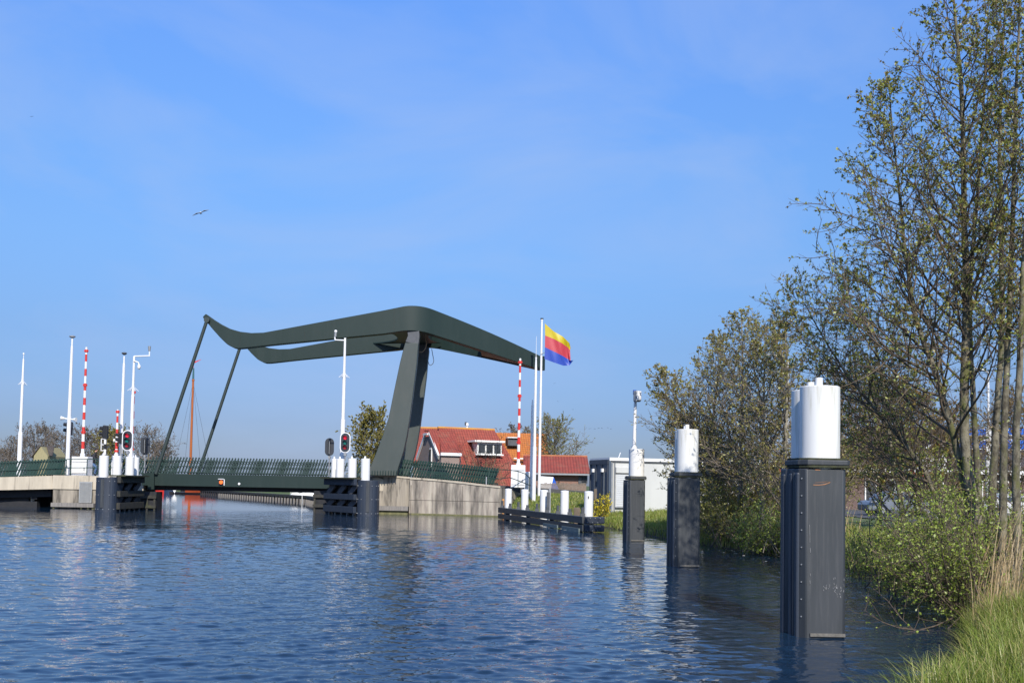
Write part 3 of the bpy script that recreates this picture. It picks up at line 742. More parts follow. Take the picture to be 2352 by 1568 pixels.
# ================================================================== LEFT ABUTMENT AND APPROACH
la = thing("abutment", "pale concrete left abutment with a grey louvre door above a timber ledge", "abutment", P(168, 1174, 71.5))
a0_, a1_ = P(121.5, 1100, 71.3), P(330, 1100, 71.3)
zA, zBd, zL = P(160, 1091.5, 71.3).z, P(160, 1123, 71.3).z, P(160, 1154, 71.3).z
g = Geo(); g.box(((a0_.x + a1_.x) / 2, 71.3 + 4.4, (zA + zBd) / 2), (a1_.x - a0_.x, 8.8, zA - zBd)); obj("pale_band", g, CONC, la)
a2_ = P(258, 1100, 71.3); g = Geo(); g.box(((a0_.x + a2_.x) / 2, 71.38 + 4.35, (zBd - .8) / 2), (a2_.x - a0_.x - .02, 8.7, zBd + .8 - .004)); obj("lower_wall", g, CONCW, la)
d0, d1 = P(183, 1105.6, 71.2), P(210, 1154, 71.2)
g = Geo(); g.box(((d0.x + d1.x) / 2, 71.22, (d0.z + d1.z) / 2), (d1.x - d0.x, .12, d0.z - d1.z)); dr = obj("door", g, mat("door_grey", (.33, .34, .34), rough=.5), la)
g = Geo()
for k in range(11):
    x = d0.x + .08 + k * (d1.x - d0.x - .16) / 10; g.box((x, 71.14, (d0.z + d1.z) / 2), (.03, .05, d0.z - d1.z - .14))
obj("louvre", g, GREY, dr)
b0, b1 = P(118, 1160, 70.9), P(216, 1160, 70.9); zz0, zz1 = P(160, 1154.5, 70.9).z, P(160, 1164, 70.9).z
g = Geo(); g.box(((b0.x + b1.x) / 2, 71.05, (zz0 + zz1) / 2), (b1.x - b0.x, .55, zz0 - zz1)); obj("ledge", g, PLANKG, la, bevel=.01)
zz2 = P(160, 1172, 70.9).z
g = Geo(); g.box(((b0.x + b1.x) / 2 + .1, 71.1, (zz1 + zz2) / 2 - .05), (b1.x - b0.x - .2, .35, zz1 - zz2 - .18))
for t in (.05, .7, .86, .97): g.cyl((b0.x + (b1.x - b0.x) * t, 70.95, -.5), (b0.x + (b1.x - b0.x) * t, 70.95, zz1 - .004), .09, n=8)
obj("waterline_beam", g, ALGAE, la)

ap = thing("approach_span", "low concrete approach span running out of the picture on the left", "bridge span", P(40, 1160, 72))
s0, s1 = P(-330, 1104, 70.6), P(121, 1092, 71.5)
sb0, sb1 = P(-330, 1132, 70.6), P(121, 1122.5, 71.5)
g = Geo(); g.prism([s0, s1, sb1, sb0], (0, 9, 0)); obj("deck", g, CONC, ap)
g = Geo(); u0, u1 = P(-330, 1133, 71.6), P(118, 1124, 72.2); v0, v1 = P(-330, 1150, 71.6), P(118, 1140, 72.2)
g.prism([u0, u1, v1, v0], (0, 7.5, 0))
obj("beam", g, DARK, ap)  # near-black colour stands in for the shade under the span
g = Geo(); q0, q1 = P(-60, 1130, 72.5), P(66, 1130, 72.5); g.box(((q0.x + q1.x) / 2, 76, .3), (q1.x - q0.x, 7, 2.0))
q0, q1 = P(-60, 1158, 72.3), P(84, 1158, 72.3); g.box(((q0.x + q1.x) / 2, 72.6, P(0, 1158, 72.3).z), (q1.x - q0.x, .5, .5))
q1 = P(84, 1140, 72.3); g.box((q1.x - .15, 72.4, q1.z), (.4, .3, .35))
obj("pier", g, DARK, ap)  # shade on the pier is put into its near-black colour
g = Geo(); q = P(72, 1180, 73); g.cyl((q.x, 73, -.6), (q.x, 73, P(72, 1127, 73).z), .17, n=12); obj("pile", g, WHITED, ap)
rl = thing("bridge_railing", "dark green railing of leaning slats on the left approach span", "railing", P(60, 1092, 71), "railings of the bridge")
g = Geo(); f0, f1, f2 = P(-330, 1103, 71.2), P(0, 1097.5, 71.6), P(121, 1092, 71.9); f3 = P(152, 1091, 71.8)
railing_geo(g, [f0, f1, f2, f3], 1.12, .2, .42, bw=.12, bt=.03, over=.03, rails=(.1, .45, .93), rr=.03); obj("slats", g, RAILG, rl)
g = Geo(); f4 = P(326, 1090.5, 71.6); railing_geo(g, [f3, f4], 1.12, 50, .1, rails=(.46, .98), rr=.028, posts=1.45); obj("hand_rail", g, RAILG, rl)
rl2 = thing("bridge_railing", "far green slat railing behind the person on the left abutment", "railing", P(200, 1080, 80), "railings of the bridge")
g = Geo(); zf = zA
railing_geo(g, [(P(-330, 1100, 80).x, 79.6, f0.z), (P(0, 1100, 80).x, 79.6, f1.z), (P(121, 1100, 80).x, 79.6, zA), (x0 - .3, 79.9, zt)], 1.1, .2, .42, bw=.12, bt=.03, over=.03, rails=(.1, .45, .93), rr=.03); obj("slats", g, RAILG, rl2)

# dark piers of the opening under the bridge ends
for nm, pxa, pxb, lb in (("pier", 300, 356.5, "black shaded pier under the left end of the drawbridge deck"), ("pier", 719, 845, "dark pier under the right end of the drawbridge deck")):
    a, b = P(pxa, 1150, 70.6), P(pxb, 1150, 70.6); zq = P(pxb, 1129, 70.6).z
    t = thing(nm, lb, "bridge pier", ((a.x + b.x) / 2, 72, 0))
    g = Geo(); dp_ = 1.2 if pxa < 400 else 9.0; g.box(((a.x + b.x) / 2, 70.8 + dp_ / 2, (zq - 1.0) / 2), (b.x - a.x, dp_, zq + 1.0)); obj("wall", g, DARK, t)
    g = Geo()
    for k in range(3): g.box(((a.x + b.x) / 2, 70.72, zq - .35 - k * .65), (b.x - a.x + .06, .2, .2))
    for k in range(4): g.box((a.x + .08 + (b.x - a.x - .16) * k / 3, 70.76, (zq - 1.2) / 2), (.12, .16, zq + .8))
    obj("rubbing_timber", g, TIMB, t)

# ================================================================== FENDERS IN FRONT OF THE PIERS
BRACE = mat("grey_brace_board", (0.075, 0.075, 0.085), (0.055, 0.055, 0.062), rough=0.7, scale=4, c3=(0.04, 0.04, 0.035), s3=2)
def fender(label, nose_px, nose_Y, end_px, end_Y, y_top, y_nose_bot, piles, mir, mt_rail):
    nb = P(nose_px, y_nose_bot, nose_Y); zt_ = P(nose_px, y_top, nose_Y).z
    t = thing("pier_fender", label, "fender", (nb.x, nb.y, 0), "black fenders in front of the bridge piers")
    e = P(end_px, 1100, end_Y); sgn = 1 if e.x > nb.x else -1
    # rounded nose: half round of upright boards
    r = .66; g = Geo(); pl = []
    for k in range(13):
        q = math.pi + math.pi * k / 12; pl.append(Vector((nb.x + r * math.cos(q), nb.y + .45 + r * .8 * math.sin(q), -.4)))
    pl += [Vector((nb.x + r, nb.y + 1.2, -.4)), Vector((nb.x - r, nb.y + 1.2, -.4))]
    g.prism(pl, (0, 0, zt_ - .14 + .4)); ns = obj("nose", g, FENDB, t, bevel=.022)
    for k in range(0, 13, 2):
        p = pl[k]; c = Vector((nb.x, nb.y + .45, 0)); dr_ = (Vector((p.x, p.y, 0)) - c).normalized()
        for zz in (.16, 1.05, 1.9):
            g = Geo(); g.cyl(Vector((p.x, p.y, zz)) - dr_ * .02, Vector((p.x, p.y, zz)) + dr_ * .03, .028, n=6); obj("bolt", g, GREY, ns)
    g = Geo(); c0 = Vector((nb.x - sgn * .08, nb.y - .085, 0)); g.box((c0.x, c0.y, zt_ / 2), (.2, .05, zt_ - .5)); obj("wear_strip", g, UHMW, ns)
    # side frame
    s = Vector((nb.x + sgn * r, nb.y + .35, 0)); d = Vector((e.x, e.y, 0)) - s; dn = d.normalized(); L_ = d.length
    up = Vector((0, 0, 1)); nr = Vector((dn.y, -dn.x, 0)); nr = nr if nr.y < 0 else -nr
    for zz, hh in ((zt_ - .26, .42), (zt_ * .49, .36), (.36, .40)):
        g = Geo(); a = s + up * zz; g.bar(a + nr * .12, a + d + nr * .12, .22, hh); obj("rail", g, mt_rail, t, bevel=.015)
    g = Geo(); g.bar(s + up * (zt_ - .02) + nr * .02, s + d + up * (zt_ - .02) + nr * .02, 1.0, .09); obj("cap_board", g, MOSS, t)
    for lvl, (za, zb_) in enumerate(((zt_ - .42, zt_ * .49 + .14), (zt_ * .49 - .14, .5))):
        for k in range(3):
            g = Geo(); f = .16 + k * .36
            a = s + d * (f + (.12 if not mir else -.12) * 1) + up * za; b = s + d * (f - (.12 if not mir else -.12)) + up * zb_
            g.bar(a - nr * .1, b - nr * .1, .40, .12, up=nr); obj("brace", g, BRACE, t)
    g = Geo(); a = s - nr * .42; g.bar(a + up * (zt_ / 2 - .2), a + d + up * (zt_ / 2 - .2), .12, zt_ + .2); obj("back_panel", g, DARK, t)
    for k in range(4):
        f = .06 + k * .30
        g = Geo(); p = s + d * f - nr * .35; g.cyl(p - up * .8, p + up * (zt_ - .1), .17, n=10); obj("post", g, DARK, t)
    for k in range(5):
        g = Geo(); f = .12 + k * .2; p = s + d * f - nr * .02; g.bar(p + up * -.3, p + d.normalized() * (.12 if not mir else -.12) + up * .26, .1, .1)
        obj("spur", g, GREY, t)
    for (px, Y, yt, yb, rad) in piles:
        a = P(px, yb, Y); b = P(px, yt, Y); g = Geo()
        g.lathe((a.x, a.y, 0), [(rad, a.z - .5), (rad, b.z - .02), (rad - .03, b.z), (.02, b.z + .03)], 20)
        q = obj("pile", g, WHITE, t, smooth=True)
        g = Geo(); g.cyl((a.x - .04, a.y, b.z + .02), (a.x - .04, a.y, b.z + .16), .06, n=8); obj("pile_cap", g, WHITES, q)
    return t
fender("black fender with rounded nose and mossy rails left of the drawbridge opening", 237, 65.2, 325, 69.8, 1090.5, 1177,
       [(237.7, 65.9, 1046, 1087, .29), (267.7, 67.0, 1047, 1088, .28), (297.5, 68.2, 1048.5, 1090, .275), (311, 69.6, 1050, 1090, .22)], False, TIMB)
fender("black fender with rounded nose and clean blue-black rails right of the drawbridge opening", 841, 66.0, 751, 70.0, 1097.5, 1184,
       [(839, 66.7, 1053, 1094, .29), (808.7, 67.6, 1053, 1094, .28), (781, 68.5, 1053.5, 1094, .275), (768, 69.6, 1053.5, 1094, .22)], True, FENDB)

# ================================================================== DOLPHINS
def dolphin(px, Y, pxw, y_bot, y_ring, y_top, label, scale_w, twin=True, dirt=False):
    """mooring dolphin: two white tubes in a black plastic fender jacket"""
    c = P(px, y_bot, Y); c.z = 0; zr = P(px, y_ring, Y).z; ztop = P(px, y_top, Y).z
    t = thing("mooring_dolphin", label, "dolphin", c, "mooring dolphins along the right bank")
    W = scale_w
    # jacket: flat front with chamfered corners, long flanks
    k_ = W / .985; x0_, x1_ = -.14 * k_, .45 * k_
    poly = [(-.14, -.10), (-.225, 0), (-.232, .12), (-.268, .14), (-.28, .36), (-.318, .38), (-.335, .62), (-.15, .85), (.3, .85), (.45, .35), (.45, -.05), (.41, -.10)]
    poly = [(x * k_, y) for x, y in poly]
    g = Geo(); g.prism([c + Vector((x, y, -.8)) for x, y in poly], (0, 0, .8 + zr - .10)); jk = obj("fender_jacket", g, UHMW, t, smooth=True, bevel=.02)
    # corner boards on the left flank, each bolted
    for i, (x, y, w_) in enumerate(((-.225 * k_, .05, .07), (-.275 * k_, .24, .05), (-.322 * k_, .46, .06))):
        g = Geo(); g.box(c + Vector((x - .0, y, (zr - .16 - .5) / 2)), (w_, .12, zr - .16 + .5 - .02 * i)); b = obj("corner_board", g, FENDB, jk, bevel=.025)
    for k in range(9):
        g = Geo(); z = .3 + k * (zr - .55) / 8; p = c + Vector((-.19 * k_, -.045, z)); g.cyl(p, p + Vector((-.006, -.010, 0)), .010, n=8); obj("bolt", g, GREY, jk)
    g = Geo(); g.box(c + Vector(((x0_ + x1_) / 2 + .02, -.115, .045)), (x1_ - x0_ - .08, .03, .045)); obj("waterline_scum", g, mat("dry_waterline", (.16, .15, .13), (.10, .095, .085), rough=.9, scale=20), jk)
    # ring plate, mossy
    g = Geo(); rp1 = [(x * k_, y) for x, y in ((-.24, .0), (-.13, -.14), (.46, -.14), (.50, -.10), (.50, .3), (.3, .9), (-.15, .9), (-.30, .5))]
    g.prism([c + Vector((x * .96 + .01, y, zr - .09)) for x, y in rp1], (0, 0, .035)); obj("top_plate", g, MOSS, t, bevel=.008)
    g = Geo(); g.prism([c + Vector((x, y, zr - .05)) for x, y in rp1], (0, 0, .075)); obj("collar", g, UHMW, t, bevel=.012)
    g = Geo(); g.prism([c + Vector((x * .93 + .01, y * .93 + .02, zr + .027)) for x, y in rp1], (0, 0, .028)); obj("top_plate", g, MOSS, t)
    rad = W * .297
    cx = c + Vector((.142 * k_, .20, 0))
    prof = [(rad, zr - .2), (rad, ztop - .012), (rad - .012, ztop), (.02, ztop + .004)]
    g = Geo(); g.lathe((cx.x, cx.y, 0), prof, 40); tb_ = obj("tube", g, WHITED if dirt else TUBEW, t, smooth=True)
    if twin:
        g = Geo(); g.cyl((cx.x - .015, cx.y, ztop), (cx.x - .015, cx.y, ztop + .135), .056, n=18); obj("lifting_stub", g, WHITE, tb_, smooth=True)
    c2_ = cx + Vector((.05 * k_, .66, 0)); prof2 = [(rad, zr - .2), (rad, ztop - .012), (rad - .012, ztop), (.02, ztop + .004)]
    g = Geo(); g.lathe((c2_.x, c2_.y, 0), prof2, 32); tb2 = obj("tube", g, WHITED if dirt else TUBEW, t, smooth=True)
    if twin:
        g = Geo(); g.cyl((c2_.x - .0, c2_.y, ztop), (c2_.x, c2_.y, ztop + .135), .056, n=14); obj("lifting_stub", g, WHITE, tb2, smooth=True)
    return t, cx, ztop, zr
D1 = dolphin(1868, 15.45, 152, 1453, 1060, 885, "nearest and tallest-looking black mooring dolphin with two white tubes, beside the reeds", .985)
D2 = dolphin(1567, 28.5, 76, 1299, 1088, 985, "middle black mooring dolphin with clean white tubes, in front of the bare alders", 1.0)
D3 = dolphin(1453.5, 41.3, 51, 1243, 1096, 1030, "farthest black mooring dolphin with a dirty white tube carrying a lamp post", .99, twin=False, dirt=True)
# scrapes on the near jacket
t, cx, ztop, zr = D1
jk = [o for o in t.children if o.name.startswith("fender_jacket")][0]
RUSTY = mat("orange_scrape", (.34, .16, .08), (.2, .11, .06), rough=.8, scale=20)
g = Geo(); yq = t.location.y - .1035
def smear(g, pts, wd):
    for i in range(len(pts) - 1):
        a = P(*pts[i], yq); b = P(*pts[i + 1], yq); g.bar((a.x, yq, a.z), (b.x, yq, b.z), .005, wd, up=(0, 0, 1))
smear(g, [(1868, 1113), (1880, 1113.5), (1893, 1112), (1901, 1109.5), (1906, 1107.5)], .014); smear(g, [(1872, 1108), (1888, 1107), (1899, 1105.5), (1908, 1107)], .004)
smear(g, [(1872, 1078.5), (1884, 1079)], .012)
obj("rust_scrape", g, RUSTY, jk)
g = Geo(); SCR = mat("white_scrape", (.27, .27, .27), (.18, .18, .18), rough=.8, scale=30)
smear(g, [(1859, 1204), (1859.5, 1216), (1860, 1232), (1860, 1245)], .012); smear(g, [(1861, 1258), (1861.5, 1268)], .008); smear(g, [(1861, 1316), (1861, 1322)], .016); smear(g, [(1860, 1332), (1860.5, 1340)], .012)
rr_ = random.Random(3)
for k in range(30):
    x = rr_.gauss(1922, 8); y = rr_.gauss(1349, 11); smear(g, [(x, y), (x + rr_.uniform(-1, 1), y + rr_.uniform(1, 5))], rr_.uniform(.003, .010))
for k in range(16):
    x = rr_.gauss(1895, 5); y = rr_.gauss(1349, 4); smear(g, [(x, y), (x + rr_.uniform(-1, 1), y + rr_.uniform(1, 5))], .004)
obj("white_scrape", g, SCR, jk)

# lamp post on the third dolphin
lp = P(1456.5, 1032, 41.45); lt_ = P(1462, 905, 41.45)
t = thing("lamp_post", "short white post with a square shaded lamp head standing on the farthest dolphin", "lamp", (lp.x, lp.y, D3[2]))
g = Geo(); g.cyl((lp.x, lp.y, D3[2]), (lt_.x - .04, lp.y, lt_.z), .075, .055, 12); g.cyl((lp.x, lp.y, D3[2]), (lp.x, lp.y, D3[2] + .1), .12, n=12); obj("pole", g, WHITES, t, smooth=True)
hc = P(1463, 910, 41.3); g = Geo(); g.box((hc.x, 41.25, hc.z), (.26, .20, .44), rz=.6); obj("lamp_head", g, GREY, t, bevel=.04)
g = Geo(); g.box((hc.x + .07, 41.15, hc.z + .01), (.2, .06, .38), rz=.6); obj("reflector", g, WHITES, t, bevel=.02)
q = P(1459, 899, 41.4); g = Geo(); g.cyl((q.x - .02, q.y, q.z - .12), (q.x - .02, q.y, q.z + .06), .07, n=10); obj("cap", g, BLUE, t)

# ================================================================== GUIDE FENCE ON THE RIGHT
gf = thing("guide_fence", "black double-beam guide fence with short bolts along the water in front of the white posts", "guide fence", P(1260, 1200, 56))
gA, gB = P(1148, 1190, 65.0), P(1343, 1219, 48.5); gA.z = gB.z = 0
dn = (gB - gA).normalized(); nr = Vector((dn.y, -dn.x, 0)); nr = nr if nr.y < 0 else -nr
zU0, zU1 = P(1148, 1164.5, 65).z, P(1148, 1176.5, 65).z; zL0, zL1 = P(1148, 1179, 65).z, P(1148, 1190, 65).z
for a, b in ((zU0, zU1), (zL0, zL1)):
    g = Geo(); mid = (a + b) / 2; g.bar(gA + Vector((0, 0, mid)), gB + Vector((0, 0, mid)), .26, a - b); bm_ = obj("beam", g, UHMW, gf, bevel=.02)
    g = Geo(); e1 = gB + dn * .01; cnr = e1 + Vector((.9, .35, 0)); g.bar(gB + Vector((-.02, 0, mid + .0)), cnr + Vector((0, 0, mid)), .27, (a - b) * 1.02); obj("end_piece", g, FENDB, bm_, bevel=.04)
    for k in range(6):
        h = Geo(); p = gB + Vector((.12 + .12 * k, .04 * k - .14, mid + (.1 if k % 2 else -.1))); h.cyl(p, p + Vector((.0, -.03, 0)), .02, n=6); obj("bolt", h, GREY, bm_)
for k in range(9):
    f = .035 + k * .118; p = gA + (gB - gA) * f; g = Geo(); g.box(p + Vector((0, 0, zU0 + .07)), (.22, .22, .14)); g.cyl(p + Vector((0, 0, zU0)), p + Vector((0, 0, zU0 + (.42 if k % 2 == 0 else .3))), .075, n=8)
    obj("bolt_post", g, DGREY, gf)
for k in range(4):
    f = .1 + k * .28; p = gA + (gB - gA) * f - nr * .1; g = Geo(); g.cyl(p - Vector((0, 0, .8)), p + Vector((0, 0, zU1)), .12, n=8); obj("pile", g, DARK, gf)
g = Geo(); p0 = gA + (gB - gA) * .62 + nr * .16; p1 = gA + (gB - gA) * .98 + nr * .16; g.bar(p0 + Vector((0, 0, .10)), p0 + (p1 - p0) * .42 + Vector((0, 0, .09)), .06, .16); g.bar(p0 + (p1 - p0) * .55 + Vector((0, 0, .09)), p1 + Vector((0, 0, .08)), .06, .17)
obj("lower_plank", g, mat("pale_teal_plank", (.16, .2, .2), (.11, .14, .14), rough=.8, scale=6), gf)

posts = [(1168, 1122, 16, 63.6), (1206, 1123.5, 17, 60.3), (1250.5, 1125, 19, 56.6), (1298, 1126.5, 19.5, 52.9), (1353.5, 1128, 21, 48.6)]
lbls = ["white round mooring post farthest along the guide fence, by the quay wall", "second white mooring post from the quay wall",
        "middle white mooring post of the guide fence, beside the grey gauge rod", "fourth white mooring post, second from the near end of the guide fence",
        "white mooring post with a dark chip at the near end of the guide fence"]
for (px, yt, wpx, Y), lb in zip(posts, lbls):
    a = P(px, yt, Y); rad = wpx / 2 / F * Y
    t = thing("mooring_post", lb, "post", (a.x, a.y + .3, 0), "white mooring posts behind the guide fence")
    g = Geo(); g.lathe((a.x, a.y + .3, 0), [(rad, -.6), (rad, a.z - .03), (rad - .03, a.z), (.02, a.z + .02)], 20); tb_ = obj("tube", g, WHITE, t, smooth=True)
    if px == 1353.5:
        g = Geo(); q = P(1352, 1142, Y); g.box((q.x, a.y + .3 - rad * .99, q.z), (.05, .02, .12), rz=.2); obj("chip", g, DGREY, tb_)
# gauge rod and the small orange and timber markers
q0, q1 = P(1262, 1195, 56.4), P(1264, 1120, 56.4)
t = thing("gauge_rod", "thin grey water gauge rod clamped beside the middle mooring post", "gauge", (q0.x, q0.y, 0)); g = Geo(); g.bar((q0.x, q0.y, -.2), (q0.x, q0.y, q1.z), .10, .04); obj("rod", g, GREY, t)
g = Geo(); g.box((q0.x - .09, q0.y - .03, P(1258, 1150, 56).z), (.16, .12, .95)); obj("gauge_box", g, DGREY, t, bevel=.02)
q = P(1155.5, 1158, 66.5); t = thing("marker_stake", "orange painted stake between the quay wall and the guide fence", "stake", (q.x, 66.5, 0)); g = Geo(); g.cyl((q.x, 66.5, -.3), (q.x, 66.5, P(1155, 1145, 66.5).z), .075, n=8); obj("stake", g, mat("stake_orange", (.62, .3, .1), rough=.7), t)
for px, yt, yb, Y, wd, lb in ((1325, 1165, 1180, 51.5, .3, "stubby brown timber post in the grass behind the guide fence"), (1362 + 5, 1122, 1165, 57.5, .16, "thin brown post standing at the container corner")):
    q = P(px, yb, Y); z0_ = float(gz(np.array(q.x), np.array(Y)))
    t = thing("timber_post", lb, "post", (q.x, Y, z0_ - .1)); g = Geo(); g.box((q.x, Y, (z0_ - .3 + P(px, yt, Y).z) / 2), (wd, wd, P(px, yt, Y).z - z0_ + .3)); obj("post", g, mat("old_timber", (.17, .13, .09), (.1, .08, .06), rough=.9, scale=8, stretch=(3, 3, .3)), t, bevel=.02)
q = P(1531, 1270 - 120, 57); z0_ = float(gz(np.array(P(1401, 1190, 57).x), np.array(57.0)))
q = P(1531 - 130, 1190, 57)

# ================================================================== MASTS, LAMPS, BARRIERS
def taper_pole(name, pxb, yb, pxt, yt, Y, secs, label, cat, zbase=None, group=None, m=WHITES):
    """pole in sections: secs = [(fraction from, fraction to, radius from, radius to)]"""
    a = P(pxb, yb, Y); b = P(pxt, yt, Y); b = Vector((a.x, a.y, b.z)) if abs(b.x - a.x) < 1.2 else b
    if zbase is not None: a.z = zbase
    t = thing(name, label, cat, a, group); g = Geo()
    for f0, f1, r0, r1 in secs: g.cyl(a + (b - a) * f0, a + (b - a) * f1, r0, r1, 12)
    obj("pole", g, m, t, smooth=True)
    return t, a, b
zapp = P(43, 1092, 78).z
def spikes(t, a, b, f, r=.3):
    c = a + (b - a) * f; g = Geo()
    for k in range(6):
        q = math.pi / 3 * k + .3; d = Vector((math.cos(q), math.sin(q), 0)); g.cyl(c + d * .05, c + d * r * 1.0 + Vector((0, 0, -.28)), .018, n=5)
    g.cyl(c - Vector((0, 0, .05)), c + Vector((0, 0, .08)), .10, n=10)
    obj("climb_guard", g, WHITES, t)
t, a, b = taper_pole("mast", 43, 1094, 54.5, 810, 78, [(0, .37, .165, .16), (.37, .78, .105, .095), (.78, .95, .085, .06), (.95, .985, .025, .025), (.985, 1, .06, .06)], "leftmost white mast with a thick foot and a spiked collar", "mast", zbase=1.9)
spikes(t, a, b, .775)
def horns(t, c, s=.55):
    for sg in (-1, 1):
        g = Geo(); d = Vector((sg, -.25, .0)).normalized(); e = c + d * s + Vector((0, 0, -.04 if sg > 0 else .05))
        g.cyl(c, c + (e - c) * .45, .035, .04, 8); g.cyl(c + (e - c) * .45, e, .045, .15, 12); obj("horn", g, WHITED, t, smooth=True)
t, a, b = taper_pole("mast", 154, 1091, 166, 773, 72.6, [(0, .42, .145, .135), (.42, .93, .125, .085), (.93, .985, .06, .06)], "tall white mast with two loudspeaker horns and a flat cap, beside the white barrier cabinet", "mast", zbase=zA)
horns(t, a + (b - a) * .405); g = Geo(); g.lathe((b.x, b.y, 0), [(.08, b.z - .1), (.21, b.z - .02), (.21, b.z + .04), (.08, b.z + .08)], 12); obj("cap", g, GREY, t, smooth=True)
t, a, b = taper_pole("mast", 275.5, 1091, 283.5, 812, 79, [(0, .3, .15, .145), (.3, .92, .13, .09), (.92, .98, .06, .06)], "white mast with a dark cap and horns behind the second red-white boom", "mast", zbase=zA)
horns(t, a + (b - a) * .285); g = Geo(); g.lathe((b.x, b.y, 0), [(.06, b.z - .1), (.2, b.z), (.2, b.z + .06), (.1, b.z + .1)], 12); obj("cap", g, DGREY, t, smooth=True)
t, a, b = taper_pole("camera_mast", 298.5, 1091, 305.5, 818, 72.4, [(0, .35, .14, .135), (.35, .68, .12, .11), (.68, 1, .09, .075)], "white camera mast with a gooseneck arm and a hanging dome camera, by the left fender", "mast", zbase=zA)
spikes(t, a, b, .745, .36); yk = a.y - .1
g = Geo(); e = P(343, 817, yk); g.cyl((b.x, yk + .1, b.z), (e.x, yk, e.z), .05, n=8); g.cyl((e.x, yk, e.z - .04), (e.x, yk, e.z + .3), .045, n=8); obj("arm", g, WHITES, t)
q = P(343, 806, yk); g = Geo(); g.cyl((q.x, yk, q.z), (q.x, yk, q.z + .34), .075, .10, 10); obj("camera", g, GREY, t, smooth=True)
g = Geo(); d0_ = P(309, 829, yk); d1_ = P(318, 832, yk); d2_ = P(319.5, 839, yk); g.path([(b.x, yk, d0_.z), d0_, d1_, d2_], .045, 8); obj("bracket", g, WHITES, t)
g = Geo(); g.ball(d2_ + Vector((0, 0, -.1)), .15, 12, sc=(.8, .8, 1.2)); obj("dome_camera", g, WHITES, t, smooth=True)
t, a, b = taper_pole("camera_mast", 784.5, 1091, 790.2, 776, 70.6, [(0, .46, .165, .16), (.46, .75, .12, .115), (.75, 1, .095, .075)], "white camera mast standing at the right fender between the two ship signals", "mast", zbase=1.6)
spikes(t, a, b, .765, .36); yk = a.y - .1
g = Geo(); e = P(769.5, 780.5, yk); bb = P(790, 781.5, yk); g.cyl(bb, e, .045, n=8); e2 = P(769, 773, yk); g.cyl(e, e2, .05, n=8); obj("arm", g, WHITES, t)
q = P(770, 773, yk); q2 = P(771, 763, yk); g = Geo(); g.cyl(q, q2, .085, n=10); obj("camera", g, GREY, t, smooth=True); g = Geo(); g.ball(q2 + Vector((0, 0, .06)), .11, 10); obj("camera_hood", g, WHITES, t, smooth=True)
# right: telescopic mast, slim mast, flagpole
t, a, b = taper_pole("radio_mast", 1226, 1135, 1230.5, 772, 70.6, [(0, .345, .14, .135), (.345, .80, .098, .088), (.80, .868, .085, .05), (.868, .875, .07, .07), (.875, 1, .018, .01)], "thick white telescopic radio mast with a long whip antenna beside the flagpole", "mast", zbase=.75)
t, a, b = taper_pole("mast", 1219.5, 1128, 1223, 918, 71.6, [(0, .95, .12, .075), (.95, 1, .05, .04)], "slim white mast close behind the left side of the radio mast", "mast", zbase=.75)
fp, a, b = taper_pole("flagpole", 1238, 1136, 1248, 733, 72, [(0, .99, .105, .068), (.99, 1, .08, .08)], "white flagpole flying a yellow, red and blue flag on the grass by the quay end", "flagpole", zbase=.8)
g = Geo(); g.cyl(b, b + Vector((0, 0, .07)), .11, n=12); obj("top_cap", g, BLACK, fp)
# flag
top_ = [(1251.4, 742.4), (1271.6, 760.7), (1293, 772.9), (1308, 787.7), (1310.7, 798.5)]
m1_ = [(1252, 770), (1271.6, 778), (1290.4, 787.7), (1305, 798), (1309.3, 804.5)]
m2_ = [(1251.6, 797), (1271.6, 806.6), (1290.4, 816), (1305, 824.5), (1310.6, 828)]
bt_ = [(1250.6, 824), (1271.6, 832), (1294, 839.5), (1308, 839), (1317, 827)]
def crv(c, u):
    k = u * (len(c) - 1); i = min(int(k), len(c) - 2); f = k - i; f2 = f
    return (c[i][0] + (c[i + 1][0] - c[i][0]) * f2, c[i][1] + (c[i + 1][1] - c[i][1]) * f2)
NU, NV = 36, 24; g = Geo(); vs = []
for i in range(NU + 1):
    u = i / NU; rows = [crv(c, u) for c in (top_, m1_, m2_, bt_)]
    for j in range(NV + 1):
        v = j / NV * 3; k = min(int(v), 2); f = v - k
        x = rows[k][0] + (rows[k + 1][0] - rows[k][0]) * f; y = rows[k][1] + (rows[k + 1][1] - rows[k][1]) * f
        dep = 72 + .16 * math.sin(u * 9 + v * .9) * u + .07 * math.sin(u * 17 - v * 2.2) * u + .25 * u * u
        vs.append(P(x, y, dep))
fs = []; ms = []
for i in range(NU):
    for j in range(NV): fs.append((i * (NV + 1) + j, (i + 1) * (NV + 1) + j, (i + 1) * (NV + 1) + j + 1, i * (NV + 1) + j + 1)); ms.append(j // 8)
off = len(g.v); g.v += vs; g.f += [list(f) for f in fs]; g.m += ms
def cloth(n, c): return leafmat(n, [c, tuple(x * .92 for x in c)], .35)
fl = obj("flag", g, [cloth("flag_yellow", (.72, .54, .015)), cloth("flag_red", (.66, .065, .085)), cloth("flag_blue", (.035, .09, .50))], None, smooth=True, loc=P(1252, 790, 72))
props(fl, "flag with yellow, red and blue bands blowing from the white flagpole", "flag")
g = Geo(); q = P(1246.5, 812, 71.9); g.cyl(q + Vector((-.12, 0, -.05)), q + Vector((.12, 0, .08)), .03, n=6); obj("halyard_clip", g, GREY, fp)

